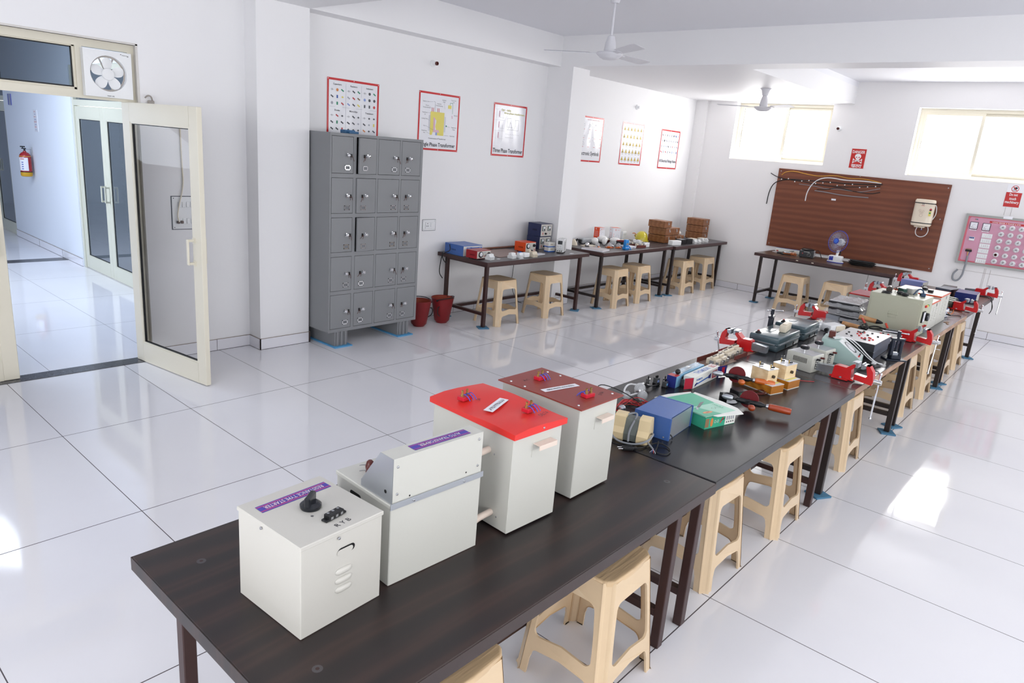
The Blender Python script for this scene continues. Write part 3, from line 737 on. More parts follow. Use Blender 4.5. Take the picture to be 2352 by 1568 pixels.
def poster(label, x0, z1, w, h, draw, border=(1, 1, 1, 1), rot=0.0):
    o = MB(paper_w)
    n = 10
    for i in range(n):
        for j in range(n):
            pass
    ph = random.Random(int(x0 * 100)).uniform(0, 6)
    def zz(u, v): return .0008 + .0030 * (math.sin(10 * math.atan2(v - h * .95, u - w / 2) + ph) + 1) * (u / w) * (1 - u / w) * 2 * min(1, max(0, (h - v)) / h * 2)
    N_ = 20; vs = []; fs = []
    for j in range(N_ + 1):
        for i in range(N_ + 1): u = w * i / N_; v = h * j / N_; vs.append((u, v, zz(u, v)))
    for j in range(N_):
        for i in range(N_): a = j * (N_ + 1) + i; fs.append((a, a + 1, a + N_ + 2, a + N_ + 1))
    o.add(vs, fs, True)
    n0 = len(o.v)
    b = .02
    o.m(red_b)
    L_, R_, T_, B_ = border
    def strip(x0_, x1_, y0_, y1_):
        k = 16
        if x1_ - x0_ > y1_ - y0_:
            for i in range(k): o.quad(x0_ + (x1_ - x0_) * i / k, x0_ + (x1_ - x0_) * (i + 1) / k, y0_, y1_)
        else:
            for i in range(k): o.quad(x0_, x1_, y0_ + (y1_ - y0_) * i / k, y0_ + (y1_ - y0_) * (i + 1) / k)
    if L_: strip(0, b, 0, h)
    if R_: strip(w - b, w, 0, h)
    if T_: strip(b if L_ else 0, w - b, h - b, h)
    if B_: strip(b if L_ else 0, w - b, 0, b)
    o.m(white_p)
    for px, py in ((.01, h - .01), (w / 2, h - .008), (w - .01, h - .01), (.01, .01), (w / 2, .01), (w - .01, .01)): o.disc(px, py, .004, .0006, 8)
    draw(o, w, h)
    for i in range(n0, len(o.v)):
        p = o.v[i]; o.v[i] = Vector((p.x, p.y, p.z + zz(min(max(p.x, 0), w), min(max(p.y, 0), h)) + .0010))
    o.build('poster', loc=None)
    ob = C.objects[-1] if False else bpy.data.objects[-1] if False else None
    return o
def place_poster(label, x0, z1, w, h, draw, border=(1, 1, 1, 1)):
    before = set(bpy.data.objects)
    poster(label, x0, z1, w, h, draw, border)
    o = (set(bpy.data.objects) - before).pop()
    o.matrix_world = Matrix(((1, 0, 0, x0), (0, 0, -1, 1.199), (0, 1, 0, z1 - h), (0, 0, 0, 1)))
    tag(o, label, 'poster', 'red bordered posters on the white wall')
def gl(o, kind, x, y, s, m):
    o.m(m)
    if kind == 0: o.line(x - s, y + s * .6, x + s, y - s * .6, s * .9, 0)
    elif kind == 1: o.disc(x, y, s, 0, 12)
    elif kind == 2: o.quad(x - s * .6, x + s * .6, y - s, y + s)
    elif kind == 3: o.add([(x - s, y, 0), (x, y - s * .7, 0), (x + s, y, 0), (x, y + s * .7, 0)], [(0, 1, 2, 3)])
    elif kind == 4:
        o.line(x - s * 1.3, y, x + s * 1.3, y, .0016); o.line(x - .3 * s, y - s * .7, x - .3 * s, y + s * .7, .0018); o.line(x + .3 * s, y - s * .7, x + .3 * s, y + s * .7, .0018)
def d1_(o, w, h):
    m = [DGR, GRN, ORG, RDI, BLI, PYL, LGR, BRI, PI_B]
    for k, (title, spec) in enumerate([('Capacitors', '4x 1o 0g 0d 2b 3y 1l 2g 0r'), ('Resistors', '4x 0d 0g 0l 0r 0n 0p 0d 0y'), ('Inductors', '4x 1d 0g 1p 1d 1d 2d 2d 1r'), ('Diodes', '4x 0r 3d 0d 2g 0d 0d 0d 2r'), ('Microchips', '4x 0d 3d 0d 0d 3l 3d 3d 3d'), ('Transistors', '4x 3d 3d 0d 3l 2y 0o 3d 0d')]):
        cx = .02 + (w - .04) * ((k % 3) + .5) / 3; ty = h - .055 if k < 3 else h - .285
        o.text(title, cx, ty, .016, ink, bold=True)
        C_ = {'x': ink, 'o': ORG, 'g': GRN, 'd': DGR, 'b': BLI, 'y': YEL, 'l': LGR, 'r': RDI, 'n': BRI, 'p': PI_B}
        for q, sp in enumerate(spec.split()):
            gl(o, int(sp[0]), cx + (q % 3 - 1) * .058, ty - .048 - (q // 3) * .06, .014, C_[sp[1]])
    o.m(LGR); o.line(.21, h - .04, .21, .09, .002); o.line(.39, h - .04, .39, .09, .002); o.line(.03, h - .255, w - .03, h - .255, .002)
    o.text('Electrical Component', w / 2, .06, .045, ink, w=w - .09, bold=True)
def d2_(o, w, h):
    o.m(YEL).add([(.17, .16, 0), (.37, .16, 0), (.37, .40, 0), (.17, .40, 0)], [(0, 1, 2, 3)])
    o.m(PNK)
    for (a, b, c_, d) in ((.215, .325, .19, .215), (.215, .325, .32, .345), (.215, .24, .215, .32), (.30, .325, .215, .32)): o.quad(a, b, c_, d, .0003)
    o.m(PI_B).quad(.25, .275, .16, .19, .0003)
    o.m(LGR)
    for k in range(3): o.line(.165 - .008 * k, .2, .165 - .008 * k, .36, .002); o.line(.375 + .008 * k, .2, .375 + .008 * k, .36, .002)
    for x in (.19, .21, .27, .29): o.m(RDI).quad(x - .004, x + .004, .40, .44); 
    o.m(YEL).quad(.42, .47, .45, .485); o.m(DGR).line(.23, .40, .23, .50, .002); o.line(.23, .5, .21, .505, .002)
    o.m(GRN); o.line(.45, .485, .45, .51, .004); o.line(.45, .51, .49, .51, .004); o.line(.49, .51, .49, .40, .004); o.disc(.405, .265, .009)
    o.m(PNK).line(.49, .35, .485, .38, .012)
    for s, x, y in (('Explosion vent', .10, .495), ('Primary', .12, .455), ('Terminal Bushing', .11, .435), ('Transformer', .09, .385), ('Oil', .09, .365), ('Cooling Tubes', .09, .32), ('Core', .09, .25), ('Transformer', .09, .20), ('Tank', .09, .18), ('Secondary', .29, .485), ('Terminal Bushing', .29, .465), ('Buchholz', .36, .53), ('Relay', .36, .51), ('Conservator', .50, .54), ('Tank', .50, .52), ('Silica Gel', .54, .385), ('Temperature', .52, .255), ('Gauge', .52, .235), ('Tank Outlet', .50, .165)):
        o.text(s, x, y, .011, ink)
    o.m(DGR)
    for a in ((.14, .495, .2, .5), (.15, .45, .19, .43), (.13, .385, .2, .385), (.13, .32, .16, .305), (.11, .25, .22, .21), (.12, .185, .17, .17), (.36, .5, .375, .44), (.41, .265, .46, .255), (.38, .165, .44, .165)): o.line(*a, .0014)
    o.text('Construction of Transformer', .28, .125, .016, ink)
    o.text('Single Phase Transformer', w / 2, .055, .042, ink, w=w - .09, bold=True)
def d3_(o, w, h):
    o.text('Star - delta', .22, h - .07, .028, PYL, bold=True); o.text('three-phase transformers', .37, h - .105, .026, PYL, w=.37, bold=True)
    o.m(LGR)
    for k in range(3):
        y = h - .07 - .12 * k; o.line(.03, y, .21, y, .0016); o.line(.06, y, .06, y - .1, .0016); o.line(.11, y - .09, .2, y - .09, .0016); o.line(.17, y - .05, .17, y - .12, .0016)
        o.m(PNK).quad(.10, .115, y - .085, y - .015); o.m(LGR)
    o.m(DGR)
    for (a, b, c_, d) in ((.25, .44, .32, .44), (.27, .31, .31, .40), (.31, .40, .35, .31), (.35, .31, .25, .31), (.25, .34, .35, .34), (.38, .43, .46, .43), (.46, .43, .46, .31), (.46, .31, .36, .31), (.36, .31, .40, .36), (.40, .36, .40, .43), (.25, .44, .25, .34)): o.line(a, b, c_, d, .0018)
    for k in range(9): o.disc(.24 + .028 * k, .26 - .002 * (k % 3), .003)
    for k in range(6): o.disc(.24 + .025 * k, .22, .0035)
    o.text('Three Phase Transformer', w / 2, .065, .05, ink, w=w - .06, bold=True)
def d4_(o, w, h):
    o.text('Electronic Component Symbols', .3, h - .045, .014, RDI, w=.3)
    rn = random.Random(4)
    for r in range(3):
        for c_ in range(4):
            x, y = .09 + .135 * c_, h - .12 - .115 * r
            o.m(DGR); 
            for k in range(4):
                a, b = rn.uniform(-.04, .04), rn.uniform(-.04, .04); o.line(x + a, y + b, x + a + rn.choice((-.03, .03)), y + b, .0015); o.line(x + a, y + b, x + a, y + b + rn.choice((-.03, .03)), .0015)
            if rn.random() < .5: o.ring(x, y, .014, .016, n=14)
            o.m(RDI).line(x - .02, y - .052, x + .02, y - .052, .005)
    o.text('Electronic Symbols', w / 2 - .01, .105, .055, ink, w=w - .08, bold=True)
def d5_(o, w, h):
    for r in range(5):
        for c_ in range(6):
            x = .075 + .09 * c_; y = h - .085 - .107 * r; s = .034
            o.m(DGR).add([(x - s, y - s * .8, 0), (x + s, y - s * .8, 0), (x, y + s * 1.0, 0)], [(0, 1, 2)])
            o.m(GRD).add([(x - s * .8, y - s * .68, .0004), (x + s * .8, y - s * .68, .0004), (x, y + s * .78, .0004)], [(0, 1, 2)])
            o.m(ink); k = (r * 6 + c_) % 4
            if k == 0: o.disc(x, y - .008, .008, .0008, 8)
            elif k == 1: o.line(x - .01, y - .018, x + .004, y + .01, .004, .0008); o.line(x + .01, y - .018, x - .002, y - .004, .004, .0008)
            elif k == 2: o.quad(x - .012, x + .012, y - .018, y - .008, .0008); o.disc(x, y, .005, .0008, 8)
            else: o.line(x, y + .01, x, y - .008, .005, .0008); o.disc(x, y - .015, .003, .0008, 8)
            o.line(x - .022, y - .042, x + .022, y - .042, .004)
def d6_(o, w, h):
    rn = random.Random(6); ms = [DGR, LGR, PI_B, LGR, DGR, BLI, LGR, RDI]
    for r in range(4):
        for c_ in range(8):
            x = .055 + .07 * c_; y = h - .085 - .085 * r
            gl(o, rn.choice((0, 1, 2, 2)), x, y, rn.uniform(.011, .02), ms[rn.randrange(8)]); o.m(LGR).line(x - .01, y - .036, x + .01, y - .036, .003)
    o.text('All Electrical Fittings Name', w / 2, .115, .045, ink, w=w - .06, bold=True)
place_poster('poster headed Electrical Component with six boxes of parts, above the lockers', 2.705, 2.455, .60, .60, d1_)
place_poster('poster titled Single Phase Transformer with a large yellow tank diagram', 3.825, 2.461, .595, .595, d2_)
place_poster('poster titled Three Phase Transformer, thin line diagrams and pale yellow heading', 4.970, 2.457, .595, .60, d3_)
place_poster('poster titled Electronic Symbols, no red tape on its left edge', 6.69, 2.463, .545, .60, d4_, (0, 1, 1, 1))
place_poster('poster of thirty small yellow warning triangles', 7.715, 2.460, .60, .60, d5_)
place_poster('poster titled All Electrical Fittings Name, nearest the far corner', 8.838, 2.442, .60, .60, d6_)

# lamp holders
def holder(name, label, M_, bulb=True):
    t = thing(name, label, 'lamp holder'); t.matrix_world = M_
    b = MB(white_p); b.lathe([(.036, 0), (.036, .006), (.028, .012), (.017, .016), (.017, .04), (.020, .042), (.020, .055), (.016, .056)], 20); b.build('base', t)
    if bulb: MB(maroon).lathe([(.0165, .050), (.0195, .0565), (.0195, .072), (.013, .074), (.012, .06), (1e-4, .058)], 16, cap=False).build('socket', t)
    return t
WL = lambda x, z: Matrix(((1, 0, 0, x), (0, 0, -1, 1.2), (0, 1, 0, z), (0, 0, 0, 1)))       # +z out of the left wall
WF = lambda y, z, x=9.9: Matrix(((0, 0, -1, x), (-1, 0, 0, y), (0, 1, 0, z), (0, 0, 0, 1)))  # local x right (-Y), y up, z towards the room
WC = lambda y, z, x=1.908: Matrix(((0, 0, -1, x), (-1, 0, 0, y), (0, 1, 0, z), (0, 0, 0, 1)))
holder('lamp_holder', 'white bulb holder with brown socket on the wall above the Single Phase poster', WL(3.995, 2.743))
holder('lamp_holder', 'round white empty bulb holder on the wall above the yellow warning triangles poster', WL(8.04, 2.69), False)
holder('lamp_holder', 'white bulb holder with brown socket between the two high windows', WF(-1.124, 2.621))

def placed(o, M_): o.matrix_world = M_; return o
# socket by the lockers
t = thing('wall_socket', 'framed white wall socket with switch beside the grey lockers', 'socket'); t.matrix_world = WL(4.05, 1.058)
mb = MB(DGR); mb.box(-.098, .098, -.063, .063, 0, .003); mb.m(white_p).box(-.094, .094, -.059, .059, 0, .005, bev=.001); mb.box(-.055, .055, -.038, .038, .005, .012, bev=.003)
mb.m(ink)
for px, py in ((-.028, .018), (-.038, -.01), (-.018, -.01)): mb.disc(px, py, .0055, .0122, 8)
for px, py in ((-.08, .045), (.08, .045), (-.08, -.045), (.08, -.045)): mb.disc(px, py, .003, .0052, 8)
mb.build('plate', t); MB(white_p).box(.018, .04, -.02, .026, .012, .017, bev=.002).build('switch', t)
# switchboard behind the open door
t = thing('switch_board', 'white switch board with two rows of switches seen through the open door glass', 'switch board'); t.matrix_world = WL(1.36, 1.225)
mb = MB(DGR); mb.box(-.12, .14, -.137, .137, 0, .004); mb.m(white_p).box(-.114, .134, -.131, .131, 0, .007); mb.m(ink)
for px, py in ((-.10, .118), (-.10, -.118), (.12, .118), (.12, -.118)): mb.disc(px, py, .004, .0072, 8)
mb.build('plate', t)
for row in (.068, -.068):
    for k in range(6):
        MB(white_p).box(-.068 + k * .034, -.040 + k * .034, row - .024, row + .024, .007, .013, bev=.003).build('switch', t)
for k in range(2): MB(mat('brown_plug', '#6d5a50', rough=.6)).box(-.085 + k * .03, -.062 + k * .03, -.085, -.062, .013, .028, bev=.004).build('plug', t)
cb = MB(cream_p); cb.tube([(1.02, 1.185, 2.055), (1.1, 1.19, 2.045), (1.33, 1.19, 2.025), (1.335, 1.19, 2.0), (1.338, 1.19, 1.6), (1.345, 1.19, 1.45), (1.29, 1.17, 1.28), (1.275, 1.17, 1.2), (1.285, 1.16, 1.155)], .005, 8); tag(cb.build('cable'), 'thin white cable running from the wall fan down to the switch board', 'cable')

# exhaust fan in the transom
def exhaust_fan():
    t = thing('exhaust_fan', 'square white exhaust fan with five blades in the corner above the open door', 'exhaust fan'); t.matrix_world = WL(.83, 2.237)
    w = .162; f = MB(white_p); r = .124; n = 40
    # plate with a round hole
    sq = []
    for i in range(n):
        a = 2 * PI * i / n; c_, s = math.cos(a), math.sin(a); k = w / max(abs(c_), abs(s)); sq.append((c_ * k, s * k))
    vs = [(x, y, .018) for x, y in sq] + [(r * math.cos(2 * PI * i / n), r * math.sin(2 * PI * i / n) + .004, .022) for i in range(n)] + [(x, y, -.03) for x, y in sq] + [(r * math.cos(2 * PI * i / n), r * math.sin(2 * PI * i / n) + .004, -.03) for i in range(n)]
    fs = []
    for i in range(n):
        j = (i + 1) % n; fs += [(i, j, n + j, n + i), (2 * n + i, 2 * n + j, j, i), (n + i, n + j, 3 * n + j, 3 * n + i)]
    f.add(vs, fs); f.m(ink).text('Fresco', .115, .142, .016, ink, z=.0195, bold=True); f.m(white_p).box(-.03, .045, -.158, -.145, .018, .022); f.text('FRESH AIR', 0.005, -.151, .008, ink, z=.0225, bold=True)
    f.build('housing', t)
    g = MB(mat('fan_bracket_grey', '#b8b1aa', rough=.5));  # plain grey for the ring and bracket arms
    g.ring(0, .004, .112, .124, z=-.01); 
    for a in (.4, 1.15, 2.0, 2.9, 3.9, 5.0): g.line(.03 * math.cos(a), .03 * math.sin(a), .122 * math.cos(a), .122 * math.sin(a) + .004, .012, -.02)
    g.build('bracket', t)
    h = MB(white_p); h.lathe([(.040, -.005), (.043, .005), (.040, .013), (.02, .018), (1e-4, .019)], 24); h.build('hub', t)
    for k in range(5):
        a = 2 * PI * k / 5 + .30
        b = MB(white_p).at(Matrix.Rotation(a, 4, 'Z'))
        N2 = 8; vs = []
        for i in range(N2 + 1):
            u = .035 + (.116 - .035) * i / N2; hw_ = .010 + .026 * math.sin(PI * min(1, .12 + .60 * i / N2)); 
            if i >= N2 - 1: hw_ *= .93 if i == N2 - 1 else .72
            for s, zz in ((-1, -.006), (-.5, -.001), (0, .004), (.5, .007), (1, .008)): vs.append((u - .006 * s * s, s * hw_, zz - .004))
        fs = [(i * 5 + k2, i * 5 + k2 + 1, (i + 1) * 5 + k2 + 1, (i + 1) * 5 + k2) for i in range(N2) for k2 in range(4)]
        b.add(vs, fs, True); b.add([(x, y, z - .002) for x, y, z in vs], [tuple(reversed(q)) for q in fs], True); b.build('blade', t)
exhaust_fan()
bk = MB(mat('plug_grey', '#a8a29d', rough=.6)); bk.tube([(1.075, 1.18, 2.10), (1.09, 1.165, 2.12), (1.115, 1.165, 2.115), (1.13, 1.18, 2.08)], .006, 8); bk.box(1.095, 1.14, 1.165, 1.199, 2.055, 2.085, bev=.006); tag(bk.build('hook'), 'grey wall hook beside the exhaust fan corner', 'hook')

# corridor things
def extinguisher():
    t = thing('fire_extinguisher', 'red fire extinguisher with a yellow base hung on the corridor wall', 'fire extinguisher', (1.908 - .095, 7.25, 1.02))
    b = MB(mat('extinguisher_red', '#a51a20', rough=.25, coat=.5, var=.03)); b.lathe([(.072, .055), (.072, .26), (.066, .29), (.045, .318), (.022, .33), (.018, .345)], 28); b.m(mat('extinguisher_yellow', '#c99a1e', rough=.35)).lathe([(1e-4, -.008), (.055, -.008), (.068, 0), (.0725, .012), (.0725, .055)], 28); b.m(black_p).lathe([(.0735, .052), (.0735, .062)], 28, cap=False)
    b.m(mat('extinguisher_band', '#d8a04a', rough=.4)).lathe([(.0735, .268), (.0735, .276)], 28, cap=False); b.build('cylinder', t)
    l = MB(paper_w); n = 10
    vs = []
    for i in range(n + 1):
        a = math.radians(150 + 130 * i / n); vs += [(.0736 * math.cos(a), .0736 * math.sin(a), .075), (.0736 * math.cos(a), .0736 * math.sin(a), .255)]
    l.add(vs, [(2 * i, 2 * i + 2, 2 * i + 3, 2 * i + 1) for i in range(n)], True); l.m(BLI)
    for z in (.10, .13, .16, .19):
        a = math.radians(225); l.T = Matrix.Translation((.0748 * math.cos(a), .0748 * math.sin(a), z)) @ Matrix.Rotation(a + PI / 2, 4, 'Z') @ FRONT; l.quad(-.012, .012, -.006, .006)
    l.m(RDI); l.T = Matrix.Translation((.0748 * math.cos(a), .0748 * math.sin(a), .235)) @ Matrix.Rotation(a + PI / 2, 4, 'Z') @ FRONT; l.quad(-.025, .025, -.005, .005)
    l.build('label', t)
    v = MB(black_p); v.cyl((0, 0, .34), (0, 0, .375), .012); v.box(-.035, .02, -.008, .008, .372, .384); v.box(-.05, .01, -.007, .007, .395, .41, bev=.002); v.cyl((-.02, 0, .37), (-.02, 0, .40), .006, n=8); v.build('valve', t)
    k = MB(steel); k.tube([(.0, 0, .36), (.04, 0, .37), (.09, 0, .365)], .004, 6); k.tube([(.09, 0, .30), (.09, 0, .40)], .004, 6); k.build('bracket', t)
extinguisher()
sg = MB(paper_w); sg.box(-.075, .075, -.145, .145, 0, .006)
sg.m(RDI)
for k in range(8): sg.text(['FIRE', 'PULL', 'AIM AT', 'BASE', 'SQUEEZE', 'LEVER', 'SWEEP', 'SIDE'][k], -.015 + (k % 2) * .01, .12 - k * .034, .02, RDI if k % 2 == 0 else BLI, z=.0065)
tag(placed(sg.build('sign'), WC(6.95, 1.79)), 'small white instruction sign with red print above the fire extinguisher', 'sign')
sg = MB(mat('violet_sign', '#6f74b4', rough=.3)); sg.box(-.07, .08, -.08, .08, 0, .012, bev=.003); sg.m(LGR).quad(.0, .06, -.08, .08, .0125)
tag(placed(sg.build('sign'), WC(8.08, 2.05)), 'small violet sign high at the far end of the corridor wall', 'sign')

# ceiling fans
def ceiling_fan(label, x, y, z, zc, a0):
    t = thing('ceiling_fan', label, 'ceiling fan', (x, y, z), 0, 'white ceiling fans')
    fm = mat('fan_white', '#dcdce2', rough=.35, var=.02)
    c_ = MB(fm); c_.lathe([(.035, zc - z - .09), (.055, zc - z - .02), (.075, zc - z - .002)], 24); c_.build('canopy', t)
    r = MB(fm); r.cyl((0, 0, .10), (0, 0, zc - z - .08), .011, n=12); r.build('rod', t)
    h = MB(fm); h.lathe([(.018, .15), (.03, .142), (.045, .09), (.052, .03), (.05, .012)], 28)
    h.lathe([(.05, .012), (.112, .008), (.118, 0), (.112, -.008), (.098, -.02), (.09, -.024), (.082, -.034), (.07, -.038), (.055, -.046), (1e-4, -.048)], 32, cap=False); h.build('motor', t)
    for k in range(3):
        a = a0 + k * 2 * PI / 3
        b = MB(fm).at(Matrix.Rotation(a, 4, 'Z') @ Matrix.Rotation(math.radians(-11), 4, 'X'))
        b.box(.10, .20, -.022, .022, -.002, .002)
        b.poly([(.18, -.045), (.50, -.062), (.575, -.055), (.59, -.035), (.565, .05), (.545, .062), (.18, .05)], .002, .0045); b.build('blade', t)
    return t
ceiling_fan('white three bladed ceiling fan nearer the camera, on a long rod', 4.14, -.92, 2.815, 3.31, 2.07)
ceiling_fan('white three bladed ceiling fan near the high windows, close under the low ceiling', 8.07, -.70, 2.735, 2.97, 2.07)

# danger sign
sg = MB(mat('sign_red', '#c4302c', rough=.3, var=.03)); w, h = .2, .27; sg.box(-w / 2, w / 2, -h / 2, h / 2, 0, .003)
SW = white_p; z = .0035
sg.text('DANGER', 0, .092, .042, SW, w=.17, z=z, bold=True)
sg.m(SW); hd = [(.043 * math.cos(math.radians(a)), .031 + .037 * math.sin(math.radians(a))) for a in range(-30, 211, 15)]; hd += [(-.022, -.008), (.022, -.008)]
sg.add([(x, y, z) for x, y in hd], [tuple(range(len(hd)))]); sg.add([(x, y, z) for x, y in ((-.022, -.010), (-.018, -.022), (0, -.028), (.018, -.022), (.022, -.010))], [(0, 1, 2, 3, 4)])
sg.m(sg.mats[0]).disc(-.017, .018, .009, z + .0004); sg.disc(.017, .018, .009, z + .0004); sg.add([(-.005, .002, z + .0004), (.005, .002, z + .0004), (0, .010, z + .0004)], [(0, 1, 2)])
sg.m(SW)
for s in (-1, 1):
    sg.line(-.055, -.035 + s * .018, .055, -.035 - s * .018, .009, z)
    for e in (-1, 1):
        for q in (-.008, .008): sg.disc(e * .057, -.035 - s * e * .018 + q, .008, z, 10)
sg.text('खतरा', 0, -.105, .05, SW, w=.145, z=z, bold=True)
tag(placed(sg.build('sign'), WF(-1.46, 2.222, 9.899)), 'red DANGER sign with white skull and crossbones between the high windows', 'sign')
# do not touch sign
sg = MB(paper_w); w, h = .175, .285; sg.box(-w / 2, w / 2, -h / 2, h / 2, 0, .003); sg.m(red_p).quad(-w / 2 + .002, w / 2 - .002, -h / 2 + .004, .045, .0035)
sg.m(red_p).ring(0, .092, .034, .041, .0036, 30); sg.m(ink).add([(-.02, .105, .0034), (.012, .115, .0034), (.026, .105, .0034), (.02, .09, .0034), (-.004, .082, .0034), (-.012, .088, .0034)], [(0, 1, 2, 3, 4, 5)]); sg.quad(-.022, .016, .072, .078, .0034); sg.m(red_p).line(-.024, .116, .024, .068, .007, .0040)
for k, s in enumerate(('Do not', 'touch', 'machinery')): sg.text(s, 0, .018 - k * .05, .036, white_p, w=(.09, .075, .15)[k], z=.0042, bold=True)
tag(placed(sg.build('sign'), WF(-3.43, 1.89, 9.899)), 'red and white Do not touch machinery sign above the pink panel', 'sign')

# big brown board
ply = wood('brown_plywood', [(0.0, '#683826'), (0.35, '#6e3b27'), (0.6, '#75402a'), (0.85, '#7d4830'), (1.0, '#6a3826')], scale=(.5, 3.2, .8), rough=.42, wave=1.1, dist=5, detail=6)
t = thing('wooden_board', 'large brown plywood board fixed to the far wall with loose cables across its top', 'board'); t.matrix_world = WF(0, 0, 9.897)
b = MB(ply); pts = [(.36, .798), (2.73, .776), (2.722, 1.965), (.352, 2.0)]; b.poly(pts, 0, .018); b.build('panel', t)
sc = MB(steel)
for k, (px, py) in enumerate(((.39, 1.96), (2.69, 1.92), (.40, .84), (2.69, .82), (1.55, 1.98), (2.68, 1.5))):
    MB(steel).disc(px, py, .008, .0186, 10).build('screw', t)
MB(paper_w).box(1.215, 1.28, 1.60, 1.625, .018, .020).build('paper_label', t)
def cable(name, label, pts, r, m, extra=None, M_=WF(0, 0, 9.9), z=.024, cat='cable', group=None):
    c_ = MB(m); c_.tube([(p[0], p[1], (p[2] if len(p) > 2 else z)) for p in pts], r, 6, smooth=2); return tag(placed(c_.build(name), M_), label, cat, group)
gy = mat('grey_cable', '#8c9096', rough=.5); ylw = mat('yellow_cable', '#c9922f', rough=.5); wht = mat('white_cable', '#dfe0e2', rough=.45)
GC = 'cables clipped across the brown board'
cable('wall_cable', 'yellow cable clipped along the very top of the brown board', [(.41, 1.90), (.46, 1.955), (.60, 1.975), (.78, 1.945), (.98, 1.925), (1.2, 1.965), (1.4, 1.93), (1.62, 1.95), (1.85, 1.91)], .006, ylw, group=GC)
cable('wall_cable', 'thick white cable on the brown board, its end curling down at the left', [(.84, 1.55), (.84, 1.68), (.90, 1.82), (1.0, 1.90), (1.15, 1.925), (1.35, 1.90), (1.6, 1.915), (1.85, 1.905)], .008, wht, group=GC)
cable('wall_cable', 'black cable drooping off the left edge of the brown board', [(.25, 1.44), (.255, 1.62), (.30, 1.76), (.40, 1.82), (.6, 1.855), (.8, 1.85), (1.1, 1.86), (1.4, 1.855), (1.7, 1.875), (1.87, 1.89)], .007, black_r, group=GC)
cable('wall_cable', 'black cable poking past the upper left corner of the brown board', [(.235, 1.915), (.33, 1.87), (.45, 1.845), (.7, 1.835), (.95, 1.81), (1.2, 1.80), (1.5, 1.82), (1.85, 1.865)], .006, black_r, group=GC)
cable('wall_cable', 'thin grey cable zigzagging low across the cables on the brown board', [(.70, 1.79), (.95, 1.78), (1.1, 1.755), (1.3, 1.77), (1.45, 1.76), (1.6, 1.755), (1.75, 1.80), (1.85, 1.83)], .004, gy, group=GC)
cable('wall_cable', 'black cable in the middle of the bunch on the brown board', [(.98, 1.735), (1.15, 1.75), (1.27, 1.80), (1.45, 1.765), (1.6, 1.75), (1.75, 1.745), (1.86, 1.78)], .006, black_r, group=GC)
cable('wall_cable', 'straight grey cable lowest of the bunch on the brown board', [(.95, 1.715), (1.1, 1.71), (1.3, 1.69), (1.5, 1.685), (1.72, 1.69)], .006, gy, group=GC)
for k in range(14):
    px = .42 + .105 * k; c_ = MB(white_p); c_.box(px - .006, px + .006, 1.83 + .02 * math.sin(k * 2.1), 1.845 + .02 * math.sin(k * 2.1), .018, .034); tag(placed(c_.build('cable_clip'), WF(0, 0, 9.9)), 'tiny white clip holding a cable on the brown board', 'clip', 'cable clips on the brown board')

